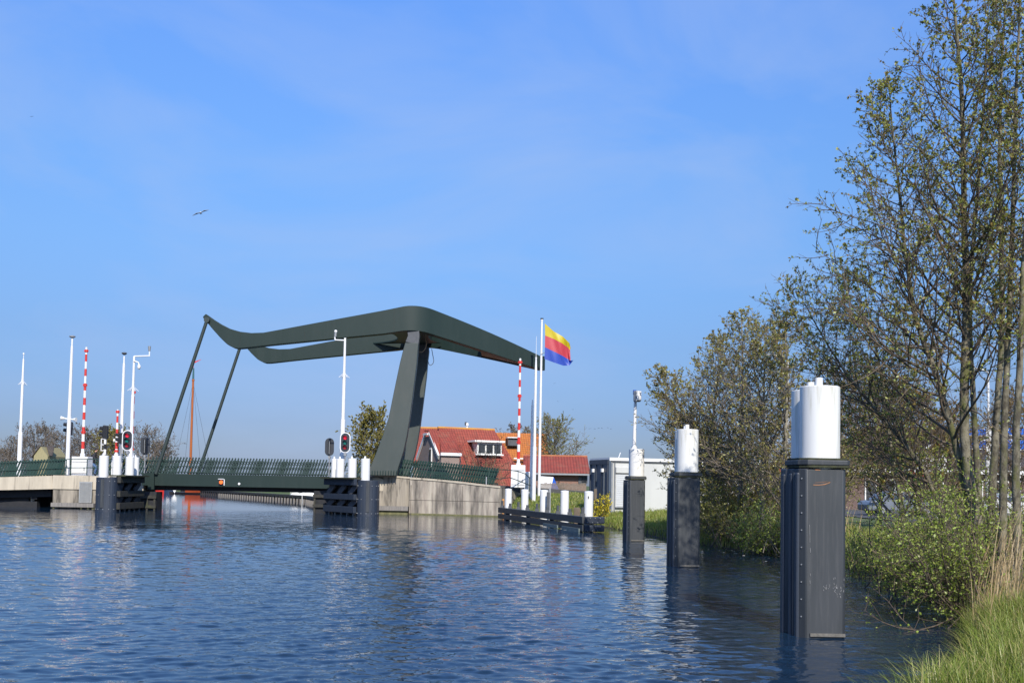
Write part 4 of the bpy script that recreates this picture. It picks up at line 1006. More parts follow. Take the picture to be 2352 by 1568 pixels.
# boom barriers, raised
def boom(pxb, yb, pxt, yt, Y, r0, nseg, label, cabinet, zbase):
    a = P(pxb, yb, Y); b = P(pxt, yt, Y); b.x = a.x + (b.x - a.x) * .35
    t = thing("boom_barrier", label, "barrier", (a.x, a.y, zbase), "raised red and white road barriers")
    g = Geo(); n = nseg
    for k in range(n):
        f0, f1 = k / n, (k + 1) / n; rr = r0 * (1 - .35 * f0); g.cyl(a + (b - a) * f0, a + (b - a) * f1, rr, r0 * (1 - .35 * f1), 10, 1 if k % 2 else 0)
    obj("boom", g, [WHITES, RED], t, smooth=True)
    for f in (.22, .65, .965) if n > 9 else (.1, .95):
        k = Geo(); c = a + (b - a) * f; k.cyl(c - Vector((0, 0, .09)), c + Vector((0, 0, .09)), r0 * 1.15, n=8); k.box(c, (r0 * 2.7, .05, .09)); obj("boom_lamp", k, RED, t)
    if cabinet:
        px0, px1, y0_, y1_ = cabinet; c0, c1 = P(px0, y0_, Y - .2), P(px1, y1_, Y - .2)
        g = Geo(); g.box(((c0.x + c1.x) / 2, Y, (c0.z + zbase) / 2), (c1.x - c0.x, .95, c0.z - zbase)); cb = obj("cabinet", g, WHITES, t, bevel=.03)
        g = Geo(); g.box(((c0.x + c1.x) / 2, Y - .49, c0.z - .36), (c1.x - c0.x - .1, .02, .025)); g.box(((c0.x + c1.x) / 2, Y - .49, zbase + .2), (c1.x - c0.x - .1, .02, .025)); g.box((c1.x - .2, Y - .5, zbase + .45), (.05, .03, .22)); obj("cabinet_seam", g, DGREY, cb)
        g = Geo(); g.cyl((a.x, Y, c0.z), (a.x, Y, a.z + .2), .16, n=10); obj("socket", g, WHITES, t)
    else:
        g = Geo(); g.box((a.x, Y, (zbase + a.z) / 2), (.5, .5, a.z - zbase)); g.cyl((a.x, Y, a.z), (a.x, Y, a.z + .15), .15, n=10); obj("cabinet", g, WHITES, t, bevel=.03)
boom(189.6, 1047, 198, 797, 73.6, .112, 15, "long raised red-white boom on a white cabinet on the left abutment", (168.5, 203, 1048, 1091), zA)
boom(267, 1046, 270, 940, 77.5, .105, 7, "short raised red-white boom between the masts on the left abutment", None, zA)
boom(302.5, 1047, 307.6, 893, 78.3, .11, 9, "raised red-white boom right behind the left ship signal", None, zA)
boom(1190.5, 1070, 1195, 823, 71.6, .108, 15, "raised red-white boom on a white cabinet right of the pylon, before the red roofed house", (1174, 1206, 1067.5, 1111), 1.95)
q = P(1217, 1098, 73.2); t = thing("white_cabinet", "low white cabinet at the foot of the radio mast", "cabinet", (q.x, 73.2, 1.5)); g = Geo(); g.box((q.x - .05, 73.2, (q.z + .45 + 1.3) / 2), (.65, .6, q.z + .45 - 1.3)); cb = obj("box", g, WHITES, t, bevel=.03); g = Geo(); g.box((q.x + .1, 72.88, q.z - .2), (.03, .03, .5)); obj("door_seam", g, DGREY, cb)

# ship signals: oval boards with three lamps
LR_, LG_, LRD = emit("lit_red_lens", (.6, .008, .03), .4), emit("dark_green_lens", (.005, .16, .13), .02), emit("dim_red_lens", (.3, .008, .015), .08)
def signal(px, py, wpx, hpx, Y, label, front, zfoot):
    c = P(px, py, Y); w2 = wpx / 2 / F * Y; h2 = hpx / 2 / F * Y
    t = thing("ship_signal", label, "signal light", (c.x, c.y, zfoot), "oval ship signals at the bridge opening")
    def oval(s, y, dy, g):
        pl = []; r = w2 * s; hh = h2 - w2
        for k in range(13): q = math.pi * k / 12; pl.append(Vector((c.x + r * math.cos(q), y, c.z + hh + r * math.sin(q))))
        for k in range(13): q = math.pi + math.pi * k / 12; pl.append(Vector((c.x + r * math.cos(q), y, c.z - hh + r * math.sin(q))))
        g.prism(pl, (0, dy, 0)); return g
    s = -1 if front else 1
    if front:
        obj("rim", oval(1, Y - .03, .05, Geo()), WHITES, t)
        obj("board", oval(.83, Y - .045, .05, Geo()), mat("signal_board", (.028, .032, .042), rough=.45), t)
        for dz, ml in ((h2 * .47, LR_), (0, LG_), (-h2 * .47, LRD)):
            g = Geo(); g.cyl((c.x, Y - .05, c.z + dz), (c.x, Y - .09, c.z + dz), w2 * .36, n=16); ln = obj("lens", g, ml, t, smooth=True)
            g = Geo(); vs = []
            for k in range(9):
                q = math.pi * k / 8; p = Vector((c.x + w2 * .42 * math.cos(q), 0, c.z + dz + w2 * .42 * math.sin(q)))
                vs += [Vector((p.x, Y - .05, p.z)), Vector((p.x, Y - .30, p.z))]
            g.add(vs, [(2 * k, 2 * k + 1, 2 * k + 3, 2 * k + 2) for k in range(8)]); obj("hood", g, BLACK, ln)
    else:
        obj("board", oval(1, Y, .06, Geo()), mat("signal_back", (.03, .035, .045), rough=.5), t)
        g = Geo(); g.bar((c.x - .02, Y - .08, c.z - h2 * .8), (c.x - .02, Y - .08, c.z + h2 * .75), .14, .1); obj("channel", g, BLACK, t); g = Geo(); g.bar((c.x + .02, Y - .15, c.z - h2 * .8), (c.x + .02, Y - .15, c.z + h2 * .7), .035, .03); obj("strut", g, GREY, t)
    g = Geo(); zf = c.z - h2
    g.cyl((c.x, Y + .1, zfoot), (c.x, Y + .1, zf + .3), .05, n=8); g.cyl((c.x, Y + .02, zf - .1), (c.x, Y + .22, zf - .1), .1, n=12); obj("stand", g, GREY, t)
signal(293, 1011, 25, 48, 68.6, "white-rimmed ship signal with red lamps above the left fender", True, P(297, 1050, 68).z)
signal(333, 1023.5, 21.5, 41, 79.5, "dark back of a ship signal behind the left end of the deck", False, zt)
signal(793, 1016, 24, 47.5, 68.9, "white-rimmed ship signal with red lamps in front of the right camera mast", True, P(781, 1056, 68.6).z)
signal(756.6, 1026, 20.5, 41, 79.2, "dark back of a ship signal left of the right camera mast", False, zt)

# road traffic lights turned to the left
def traffic(px, py, Y, label, pole, h=.95):
    c = P(px, py, Y); t = thing("traffic_light", label, "traffic light", (c.x, c.y, zA), "black road traffic lights on the left abutment")
    g = Geo(); g.box(c, (.34, .34, h)); hd = obj("housing", g, BLACK, t, bevel=.04)
    for k in range(2):
        g = Geo(); z = c.z + h * (.28 - .42 * k); g.cyl((c.x - .15, c.y, z), (c.x - .42, c.y, z + .03), .14, .12, 10); obj("visor", g, BLACK, hd)
    g = Geo()
    if pole == 'striped':
        z1 = c.z - h / 2; n = 7
        for k in range(n): g.cyl((c.x, c.y, zA + (z1 - zA) * k / n), (c.x, c.y, zA + (z1 - zA) * (k + 1) / n), .085, n=10, m=k % 2)
        obj("pole", g, [WHITES, BLACK], t)
        g = Geo(); q = P(px - 3.5, 1021, Y)
        for a_, b_ in (((-.16, -.42), (-.16, .42)), ((-.16, .42), (.08, .42)), ((-.16, -.42), (.08, -.42)), ((-.16, 0), (.02, 0))): g.bar((q.x + a_[0], Y - .1, q.z + a_[1]), (q.x + b_[0], Y - .1, q.z + b_[1]), .05, .05, up=(0, 1, 0))
        obj("frame", g, WHITES, t)
    else:
        g.cyl((c.x, c.y, zA), (c.x, c.y, c.z - h / 2), .07, n=8); obj("pole", g, GREY, t)
traffic(242.5, 992, 75.2, "black two-lamp traffic light on a black and white striped pole behind the left fender", 'striped')
traffic(160, 984, 73.6, "black traffic light half hidden behind the tall horn mast", 'plain')
traffic(279, 1006, 77, "black traffic light partly hidden behind the short red-white boom", 'plain', .8)

# ================================================================== PERSON WITH BICYCLE
def skinned(name, pts, edges, rad, mats, colour_fn, parent, sub=2):
    me = bpy.data.meshes.new(name); org = Vector(parent.location); me.from_pydata([Vector(p) - org for p in pts], edges, []); o = bpy.data.objects.new(name, me); COL.objects.link(o)
    sk = o.modifiers.new("skin", 'SKIN'); me.skin_vertices[0].data[0].use_root = True
    for i, r in enumerate(rad): me.skin_vertices[0].data[i].radius = (r, r)
    s = o.modifiers.new("sub", 'SUBSURF'); s.levels = sub; s.render_levels = sub
    bpy.context.view_layer.update(); dg = bpy.context.evaluated_depsgraph_get(); nm = bpy.data.meshes.new_from_object(o.evaluated_get(dg))
    bpy.data.objects.remove(o); nm.name = name
    for q in mats: nm.materials.append(q)
    for p in nm.polygons: p.material_index = colour_fn(p.center + org); p.use_smooth = True
    o = bpy.data.objects.new(name, nm); COL.objects.link(o); o.parent = parent
    return o
hp_ = P(216, 1068, 76.2); gx_, gy_, gz0 = hp_.x, 76.2, zA
JACK = mat("dark_jacket", (.012, .013, .018), (.02, .02, .026), rough=.8); JEAN = mat("blue_jeans", (.05, .10, .2), (.07, .13, .25), rough=.85, scale=10); SKIN = mat("skin", (.5, .28, .2), rough=.55); HAIR = mat("dark_hair", (.015, .012, .01), rough=.6); SHOE = mat("dark_shoe", (.02, .02, .02))
t = thing("person", "person in dark jacket and blue jeans bent over a bicycle on the left abutment", "person", (gx_, gy_, gz0))
B = lambda x, y, z: Vector((gx_ + x, gy_ + y, gz0 + z))
hd_ = P(222, 1033, 76.2); hx, hz = hd_.x - gx_, hd_.z - gz0
pts = [B(-.10, 0, .92), B(-.12, 0, 1.12), B(-.06, 0, 1.36), B(.03, 0, 1.50), B(hx - .06, 0, hz - .13), B(hx, 0, hz - .02), B(hx + .01, 0, hz + .09), B(hx + .07, 0, hz - .05),
       B(-.02, -.17, 1.45), B(.20, -.24, 1.22), B(.48, -.22, 1.12), B(.56, -.21, 1.10),
       B(-.02, .17, 1.45), B(.20, .24, 1.22), B(.48, .22, 1.12), B(.56, .21, 1.10),
       B(-.08, -.10, .86), B(.24, -.13, .62), B(.10, -.13, .20), B(.22, -.13, .13),
       B(-.08, .10, .86), B(.16, .13, .52), B(.02, .13, .09), B(.14, .13, .03)]
ed = [(0, 1), (1, 2), (2, 3), (3, 4), (4, 5), (5, 6), (5, 7), (3, 8), (8, 9), (9, 10), (10, 11), (3, 12), (12, 13), (13, 14), (14, 15), (0, 16), (16, 17), (17, 18), (18, 19), (0, 20), (20, 21), (21, 22), (22, 23)]
rad = [.17, .17, .19, .13, .06, .10, .09, .045, .09, .065, .045, .04, .09, .065, .045, .04, .11, .085, .055, .045, .11, .085, .055, .045]
def colr(p):
    x, z = p.x - gx_, p.z - gz0
    if z > hz - .14 and x > hx - .16: return 0
    if x > .5 and z > .95: return 0
    if z < .16: return 3
    return 1 if z > .93 else 2
skinned("body", pts, ed, rad, [SKIN, JACK, JEAN, SHOE], colr, t)
g = Geo(); g.ball(B(hx - .03, 0, hz + .05), .125, 12, sc=(1, .9, .95)); obj("hair", g, HAIR, t, smooth=True)
bk = thing("bicycle", "dark bicycle ridden by the person on the left abutment", "bicycle", B(.1, 0, 0))
for dx in (-.42, .62):
    g = Geo(); n = 24
    ring = [B(.1 + dx + .33 * math.cos(2 * math.pi * k / n), 0, .35 + .33 * math.sin(2 * math.pi * k / n)) for k in range(n + 1)]
    g.path(ring, .022, 5)
    w_ = obj("wheel", g, BLACK, bk)
    g = Geo()
    for k in range(8): g.cyl(B(.1 + dx, 0, .35), ring[k * 3], .004, n=3)
    obj("spokes", g, GREY, w_)
g = Geo(); g.path([B(-.32, 0, .35), B(-.02, 0, .32), B(-.13, 0, .85)], .02, 6); g.path([B(-.02, 0, .32), B(.50, 0, .78), B(-.10, 0, .72)], .02, 6); g.path([B(.50, 0, .78), B(.72, 0, .35)], .02, 6); g.path([B(.50, 0, .78), B(.47, 0, 1.05)], .018, 6); obj("frame", g, DGREY, bk)
g = Geo(); g.path([B(.56, -.27, 1.08), B(.47, 0, 1.05), B(.56, .27, 1.08)], .016, 6); obj("handlebar", g, GREY, bk)
g = Geo(); g.prism([B(-.26, -.09, .86), B(-.26, .09, .86), B(.02, .03, .88), B(.02, -.03, .88)], (0, 0, .05)); obj("saddle", g, BLACK, bk)

# ================================================================== BOATS AND QUAY BEYOND THE BRIDGE
mb = P(438, 1048, 150); mt_ = P(445.5, 858, 150); hl = P(430, 1133.5, 150)
t = thing("sailing_boat", "wooden sailing boat with an orange mast and orange red hull moored beyond the drawbridge", "sailing boat", (hl.x + 1.5, 150, 0))
def hull(g, x0, x1, y, bw, zs, sheer=.25, m=0):
    n = 12; rows = []; vs = []
    for i in range(n + 1):
        f = i / n; x = x0 + (x1 - x0) * f; w_ = bw * max(.12, math.sin(math.pi * (.08 + .84 * f))) ** .6; z = zs + sheer * (2 * f - 1) ** 2
        vs += [(x, y - w_ * .62, -.3), (x, y - w_, z), (x, y + w_, z), (x, y + w_ * .62, -.3)]
    fs = [(0, 1, 2, 3), tuple(4 * n + k for k in (3, 2, 1, 0))]
    for i in range(n):
        for k in range(3): fs.append((4 * i + k, 4 * i + 4 + k, 4 * i + 5 + k, 4 * i + 1 + k))
    return g.add(vs, fs, m)
hx0, hx1 = P(392, 1130, 150).x, P(499, 1130, 150).x
g = Geo(); hull(g, hx0, hx1, 150, 1.5, .18, .1); obj("hull", g, mat("dark_tarred_hull", (.035, .03, .032), (.06, .05, .05), rough=.6), t, smooth=True)
g = Geo(); hull(g, hx0 + 2.2, hx1 - .05, 150, 1.45, .95, .12); g.v = [Vector((p.x, p.y, max(p.z, .16))) for p in g.v]; obj("bulwark", g, HULLO, t, smooth=True)
g = Geo(); g.box((hx0 + 3.4, 150, 1.25), (3.0, 1.6, .5)); obj("cabin", g, HULLO, t, bevel=.05)
q = P(392 + 9, 1124, 148.6); g = Geo(); g.prism([q + Vector((-.5, 0, .4)), q + Vector((.45, 0, .4)), q + Vector((0, 0, -.5))], (0, .1, 0)); obj("leeboard", g, WHITED, t)
mx_ = mb.x; zmt, zmid = P(445, 858, 150).z, P(444, 873, 150).z
g = Geo(); g.cyl((mx_, 150, .5), (mx_, 150, zmid), .20, .15, 12); ms_ = obj("mast", g, ORANGE, t, smooth=True)
g = Geo(); ztp = P(446, 845, 150).z; g.cyl((mx_, 150, zmid), (mx_, 150, ztp), .15, .1, 10); obj("topmast", g, TEAL, ms_, smooth=True)
g = Geo(); g.cyl((mx_, 150, zmid - .1), (mx_, 150, zmid + .15), .19, n=10); obj("mast_band", g, BROWN if 'BROWN' in globals() else ORANGE, ms_)
g = Geo()
for dx, dy in ((-2.3, -1.3), (2.2, -1.3), (-1.4, 1.2), (3.4, 0)): g.cyl((mx_ + dx, 150 + dy, 1.3), (mx_, 150, zmid - .3), .018, n=4)
obj("rigging", g, DGREY, t)
zt_p = ztp; g = Geo(); g.add([(mx_, 150, zt_p + .9), (mx_ + 1.1, 150, zt_p + 1.3), (mx_ + .9, 150, zt_p + 1.15), (mx_, 150, zt_p + .65), (mx_, 150.03, zt_p + .9), (mx_ + 1.1, 150.03, zt_p + 1.3), (mx_ + .9, 150.03, zt_p + 1.15), (mx_, 150.03, zt_p + .65)], [(0, 1, 2, 3), (7, 6, 5, 4), (0, 3, 7, 4), (0, 1, 5, 4), (2, 3, 7, 6)]); g.cyl((mx_, 150, zt_p), (mx_, 150, zt_p + 1.0), .02, n=4); obj("pennant", g, RED, t)
for nm, pa_, pb_, Y, m_, lb in (("moored_boat", 352, 379, 158, RED, "red boat at the left end of the moored boats under the deck"), ("moored_boat", 378, 398, 156, mat("navy_hull", (.03, .05, .10), rough=.4), "dark blue boat between the red boat and the sailing boat")):
    a, b = P(pa_, 1128, Y).x, P(pb_, 1128, Y).x; t = thing(nm, lb, "boat", ((a + b) / 2, Y, 0), "boats moored beyond the drawbridge")
    g = Geo(); hull(g, a, b, Y, .8, .95, .2); obj("hull", g, m_, t, smooth=True)
    g = Geo(); g.box(((a + b) / 2, Y, 1.15), ((b - a) * .4, .9, .4)); obj("cabin", g, WHITED, t, bevel=.05)
# sheet pile quay
qp = [(-14.2, 80.4), (-16, 90), (-20.3, 105), (-38, 137), (-52, 165)]
t = thing("quay", "dark sheet pile quay wall with grass behind, seen under the drawbridge", "quay wall", (-29, 121, 0))
g = Geo()
for i in range(len(qp) - 1):
    a, b = Vector(qp[i]), Vector(qp[i + 1]); d = b - a; n = max(2, int(d.length / .75)); nr = Vector((-d.y, d.x)).normalized()
    nr = -nr if nr.y > 0 else nr
    for k in range(n):
        p = a + d * (k + .5) / n + nr * (.12 if k % 2 else -.1); g.box((p.x, p.y, .02), (d.length / n * 1.02, .2, .85), rz=math.atan2(d.y, d.x))
obj("sheet_piles", g, mat("tarred_steel", (.03, .026, .026), (.055, .045, .04), rough=.8, scale=2), t)
g = Geo()
for i in range(len(qp) - 1):
    a, b = Vector(qp[i]), Vector(qp[i + 1]); g.bar((a.x, a.y, .55), (b.x, b.y, .55), .5, .22)
obj("capping_beam", g, TIMB, t)
g = Geo()
for k in range(34):
    a, b = Vector((-20.3, 105)), Vector((-38, 137)); p = a + (b - a) * (k + .5) / 34; g.cyl((p.x - .25, p.y - .2, -.4), (p.x - .25, p.y - .2, .3), .10, n=6)
for k in range(9):
    a, b = Vector((-16, 90)), Vector((-20.3, 105)); p = a + (b - a) * (k + .5) / 9; g.cyl((p.x - .25, p.y - .2, -.4), (p.x - .25, p.y - .2, .3), .10, n=6)
obj("fender_pile", g, PLANKG, t)
for k, (px, py, Y, ln, lb) in enumerate(((681, 1131, 112, 1.5, "white upturned dinghy on the grass, leftmost of the three under the deck"), (697, 1132, 112, 1.3, "white upturned dinghy on the grass between two others under the deck"), (712, 1133, 111, 1.7, "white upturned dinghy on the grass, nearest the dark right pier"))):
    c = P(px, py, Y); z_ = float(gz(np.array(c.x), np.array(Y))); t = thing("dinghy", lb, "dinghy", (c.x, Y, z_), "white dinghies on the far bank")
    g = Geo(); n = 8; vs = []
    for i in range(n + 1):
        f = i / n; w_ = .45 * math.sin(math.pi * (.12 + .8 * f)) ** .7
        for q in range(7): an = math.pi * q / 6; vs.append((c.x + (f - .5) * ln, Y - w_ * math.cos(an), z_ + w_ * 1.1 * math.sin(an)))
    fs = [tuple(range(7)), tuple(n * 7 + i for i in range(6, -1, -1))] + [(i * 7 + q, i * 7 + 7 + q, i * 7 + 8 + q, i * 7 + q + 1) for i in range(n) for q in range(6)]
    g.add(vs, fs); hb = obj("hull", g, WHITED, t, smooth=True); g = Geo(); g.bar((c.x - ln * .45, Y, z_ + .46), (c.x + ln * .4, Y, z_ + .50), .05, .05); obj("keel", g, WHITED, t)
for k, px in enumerate((695 - 0, 566)):
    pass
q = P(694, 1143, 100); t = thing("slim_stake", "thin pale stake in the water before the sheet pile quay", "stake", (q.x, 100, 0)); g = Geo(); g.cyl((q.x, 100, -.4), (q.x, 100, P(694, 1128, 100).z), .03, n=6); obj("stake", g, WHITED, t); g = Geo(); g.cyl((q.x - .12, 100, P(694, 1129, 100).z), (q.x + .12, 100, P(694, 1129, 100).z), .03, n=5); obj("cross_bar", g, WHITED, t)

# ================================================================== BIRDS
def bird(name, px, py, Y, span, tilt, label, mats, grp=None, yaw=0.2):
    c = P(px, py, Y); t = thing(name, label, "bird", c, grp)
    rot = Matrix.Translation(c) @ Matrix.Rotation(yaw, 4, 'Z') @ Matrix.Rotation(-tilt, 4, 'Y')
    g = Geo(); L_ = span * .38; n = 8; prof = [(-.5, .01), (-.38, .05), (-.15, .13), (.1, .15), (.3, .10), (.38, .085), (.45, .075), (.5, .01)]
    vs = []; fs = []
    for x, r in prof:
        for k in range(n): q = 2 * math.pi * k / n; vs.append(Vector((r * L_ * math.cos(q), -x * L_, r * L_ * math.sin(q))))
    for i in range(len(prof) - 1):
        for k in range(n): fs.append((i * n + k, i * n + (k + 1) % n, (i + 1) * n + (k + 1) % n, (i + 1) * n + k))
    g.add(vs, fs, 0, rot); body = obj("body", g, mats[0], t, smooth=True)
    for s in (-1, 1):
        g = Geo(); S = span / 2
        ol = [(.03, -.16), (.45, -.22), (1.0, .05), (.98, .09), (.5, .04), (.03, .12)]; top = []
        for x, y in ol: z = .12 * math.sin(min(x, 1) * 2.4) - .10 * max(0, x - .5); top.append(Vector((s * x * S, y * S, z * S)))
        pts_ = top + [p + Vector((0, 0, -.03 * S)) for p in top]; k = len(top)
        fs = [tuple(range(k)), tuple(range(2 * k - 1, k - 1, -1))] + [(i, k + i, k + (i + 1) % k, (i + 1) % k) for i in range(k)]
        g.add(pts_, fs, 0, rot); obj("wing", g, mats[1], t)
    g = Geo(); g.add([Vector((-.12 * L_, .42 * L_, 0)), Vector((.12 * L_, .42 * L_, 0)), Vector((.2 * L_, .72 * L_, 0)), Vector((-.2 * L_, .72 * L_, 0)), Vector((0, .5 * L_, .05 * L_))], [(0, 1, 4), (1, 2, 4), (2, 3, 4), (3, 0, 4), (3, 2, 1, 0)], 0, rot); obj("tail", g, mats[0], t)
GW, GG, GB = mat("gull_white", (.75, .75, .75)), mat("gull_grey", (.22, .23, .25)), mat("dark_feathers", (.03, .03, .03))
bird("gull", 461, 489, 60, 1.0, .42, "gull gliding with spread grey wings in the open sky above the left tie rod", [GW, GG])
bird("bird", 73, 268, 150, .55, .1, "tiny dark bird high at the left edge of the sky", [GB, GB])
for k, (px, py) in enumerate(((1355, 984), (1366, 984.5), (1375, 983), (1382, 982.5), (1396, 982), (1403, 984.5))):
    bird("bird", px, py, 300, .9, .15 * (-1) ** k, "one of six tiny dark birds in a row above the shed and container", [GB, GB], "row of distant birds over the sheds", yaw=.3 * k)
for k, (px, py) in enumerate(((1274, 880), (1281.5, 921.5), (1316, 940), (1263, 953))):
    bird("bird", px, py, 260, .6, .2 * (-1) ** k, "tiny dark bird scattered in the sky below and right of the flag", [GB, GB], "scattered birds below the flag", yaw=.4 * k)

# ================================================================== HOUSES
def gp0(px, Y): return P(px, 1110, Y).x
def roof_slab(g, a, b, c, d, th=.14, m=0, xf=None):
    """thick roof plane a-b eaves, c-d ridge"""
    a, b, c, d = map(Vector, (a, b, c, d)); n = (b - a).cross(d - a).normalized() * th
    if n.z < 0: n = -n
    return g.add([a, b, c, d, a + n, b + n, c + n, d + n], [(0, 1, 2, 3), (7, 6, 5, 4), (0, 4, 5, 1), (1, 5, 6, 2), (2, 6, 7, 3), (3, 7, 4, 0)], m, xf)

# --- main red roofed house, turned so its left gable shows
HY = 95.0; hc = P(1008, 985, HY)
M_ = xform((hc.x, HY, .9), R(24))     # origin under the left end of the ridge; local +x along the ridge, -y towards the canal
zr_ = hc.z - .9
t = thing("house", "brick house with big red tiled roof, white gable boards and dormer, by the pylon", "house", (hc.x, HY, .9))
Lh = 5.4; D_ = 3.6; ze = zr_ - 4.6
g = Geo(); w0 = zr_ - 1.0
g.prism([(0.1, -D_ + .2, 0), (0.1, D_ - .2, 0), (0.1, D_ - .2, ze), (.1, 0, zr_ - .25), (.1, -D_ + .2, ze)], (Lh - .4, 0, 0), 0, M_)
g.box((Lh + .5, -.3, (ze - .9) / 2), (1.6, 2 * D_ + .2, ze - .9), 0, M_)
# front left bay with the gutter
zg = zr_ - 2.35
g.box((-.2, -2.15, zg / 2), (1.7, 3.0, zg), 0, M_)
wl = obj("wall", g, BRICK_P, t, uvbox=True)
g = Geo()
roof_slab(g, (-1.1, -3.7, zg), (.75, -3.7, zg), (.75, 0, zr_), (-.05, 0, zr_), xf=M_)
roof_slab(g, (.75, -D_ - .9, ze - .75), (Lh + 1.7, -D_ - .9, ze - .75), (Lh, 0, zr_), (.75, 0, zr_), xf=M_)
roof_slab(g, (-.05, D_ + .3, ze - .3), (Lh + 1.7, D_ + .3, ze - .3), (Lh, 0, zr_), (-.05, 0, zr_), xf=M_)
a, b, c = Vector((Lh + 1.7, -D_ - .9, ze - .75)), Vector((Lh + 1.7, D_ + .3, ze - .3)), Vector((Lh, 0, zr_)); n_ = (b - a).cross(c - a).normalized() * .14
g.add([a, b, c, a + n_, b + n_, c + n_], [(0, 1, 2), (5, 4, 3), (0, 3, 4, 1), (1, 4, 5, 2), (2, 5, 3, 0)], 0, M_)
rf = obj("roof", g, TILE_R, t, uvbox=True)
g = Geo(); g.cyl(M_ @ Vector((-.1, 0, zr_ + .12)), M_ @ Vector((Lh + .1, 0, zr_ + .12)), .13, n=8); obj("ridge_tiles", g, mat("lichen_ridge", (.42, .17, .05), (.5, .28, .04), rough=.9, scale=1.5), rf)
# gable (clipped top) on the left end, white bargeboards
def gp3(px, py): 
    return P(px, py, HY - .3)
gx0 = -1.15
apexz = zr_ - .52; 
def gb(y, z): return M_ @ Vector((gx0, y, z))
Hg = zr_ - 2.65
g = Geo(); gw = 2.5
yl, yr_, ytl, ytr = -3.3, 2.6, -.72, .45
for (ya, za, yb, zb_) in ((yl, Hg, ytl, apexz), (ytl, apexz, ytr, apexz), (ytr, apexz, yr_, Hg)):
    g.bar(gb(ya, za), gb(yb, zb_), .46, .16, up=(0, 0, 1) if abs(zb_ - za) < .1 else (1, 0, 0))
obj("bargeboard", g, WHITES, t)
g = Geo(); g.prism([Vector((gx0 + .05, yl + .35, 0)), Vector((gx0 + .05, yr_ - .2, 0)), Vector((gx0 + .05, yr_ - .2, Hg - .1)), Vector((gx0 + .05, ytr, apexz - .2)), Vector((gx0 + .05, ytl, apexz - .2)), Vector((gx0 + .05, yl + .35, Hg - .1))], (1.3, 0, 0), 0, M_); obj("gable_wall", g, BRICK_P, t, uvbox=True)
roofcap = Geo(); roof_slab(roofcap, (gx0 - .1, yl, Hg + .05), (gx0 + 2.0, yl, Hg + .05), (gx0 + 2.4, ytl, apexz + .2), (gx0 - .1, ytl, apexz + .2), xf=M_); roof_slab(roofcap, (gx0 - .1, ytl, apexz + .2), (gx0 + 2.4, ytl, apexz + .2), (gx0 + 2.6, ytr, apexz + .25), (gx0 - .1, ytr, apexz + .25), xf=M_)
obj("roof", roofcap, TILE_R, t, uvbox=True)
g = Geo(); g.box((gx0 + .0, -1.2, apexz - 2.1), (.1, .5, 1.7), 0, M_); wn = obj("window", g, WHITES, t); g = Geo(); g.box((gx0 - .06, -1.2, apexz - 2.05), (.05, .34, 1.3), 0, M_); obj("pane", g, GLASS, wn); g = Geo(); g.box((gx0 - .08, -1.2, apexz - 2.95), (.18, .66, .1), 0, M_); obj("sill", g, GREY, wn)
g = Geo(); g.box((-.18, -3.77, zg - .02), (1.95, .2, .26), 0, M_); obj("gutter", g, WHITES, t)
g = Geo(); g.cyl(M_ @ Vector((.7, -3.72, 0)), M_ @ Vector((.7, -3.72, zg - .2)), .05, n=8); obj("downpipe", g, DGREY, t)
# dormer
dx, dy = 3.95, -2.25; dzb = zr_ - 2.3; dzt = zr_ - 1.15
g = Geo(); g.box((dx, dy + .8, (dzb + dzt) / 2), (2.4, 2.3, dzt - dzb), 0, M_); dm = obj("dormer", g, WHITED, t)
g = Geo(); g.box((dx - .1, dy + .75, dzt + .07), (2.95, 2.9, .17), 0, M_); obj("dormer_roof", g, WHITED, dm)
g = Geo()
for k in range(3): g.box((dx - .76 + k * .76, dy - .36, (dzb + dzt) / 2 - .02), (.62, .04, dzt - dzb - .34), 0, M_)
obj("panes", g, GLASS, dm)
g = Geo(); g.box((dx, dy - .38, dzb + .03), (2.7, .14, .12), 0, M_); obj("dormer_sill", g, WHITED, dm)
# roof vent and two small ridge posts
q = M_ @ Vector((2.75, 0, zr_ + .12)); g = Geo(); g.cyl(q, q + Vector((0, 0, .3)), .09, n=8); g.cyl(q + Vector((0, 0, .3)), q + Vector((0, 0, .55)), .16, .13, 10); vn = obj("roof_vent", g, WHITES, t, smooth=True)
g = Geo(); q2 = q + Vector((-.1, -.02, .33)); g.cyl(q2, q2 + Vector((-.02, 0, .3)), .12, .1, 8); obj("vent_cowl", g, DGREY, vn)

# --- orange roofed house behind
oc = P(1150, 1000, 112); M2 = xform((oc.x, 112, .9), R(6)); zo = P(1190, 996.5, 112).z - .9
t = thing("house", "house with a bright orange tiled roof behind the red roofed house", "house", (oc.x, 112, .9))
g = Geo(); g.prism([(-2, -3.6, 0), (-2, 3.6, 0), (-2, 3.6, zo - 3.2), (-2, 0, zo - .15), (-2, -3.6, zo - 3.2)], (6.2, 0, 0), 0, M2); obj("wall", g, BRICK_B, t, uvbox=True)
g = Geo(); roof_slab(g, (-2.3, -4.0, zo - 3.5), (4.9, -4.0, zo - 3.5), (4.9, 0, zo), (-2.3, 0, zo), xf=M2); roof_slab(g, (-2.3, 4.0, zo - 3.5), (4.9, 4.0, zo - 3.5), (4.9, 0, zo), (-2.3, 0, zo), xf=M2); obj("roof", g, TILE_O, t, uvbox=True)
q0 = P(1177, 1009, 111) - Vector((0, 0, .9)); loc = M2.inverted() @ Vector((q0.x, 110.5, 0))
g = Geo(); g.box((loc.x, -1.6, zo - .95), (1.1, 2.0, .8), 0, M2); dm = obj("dormer", g, DGREY, t); g = Geo(); g.box((loc.x, -1.7, zo - .5), (1.3, 2.3, .1), 0, M2); obj("dormer_roof", g, WHITED, dm)
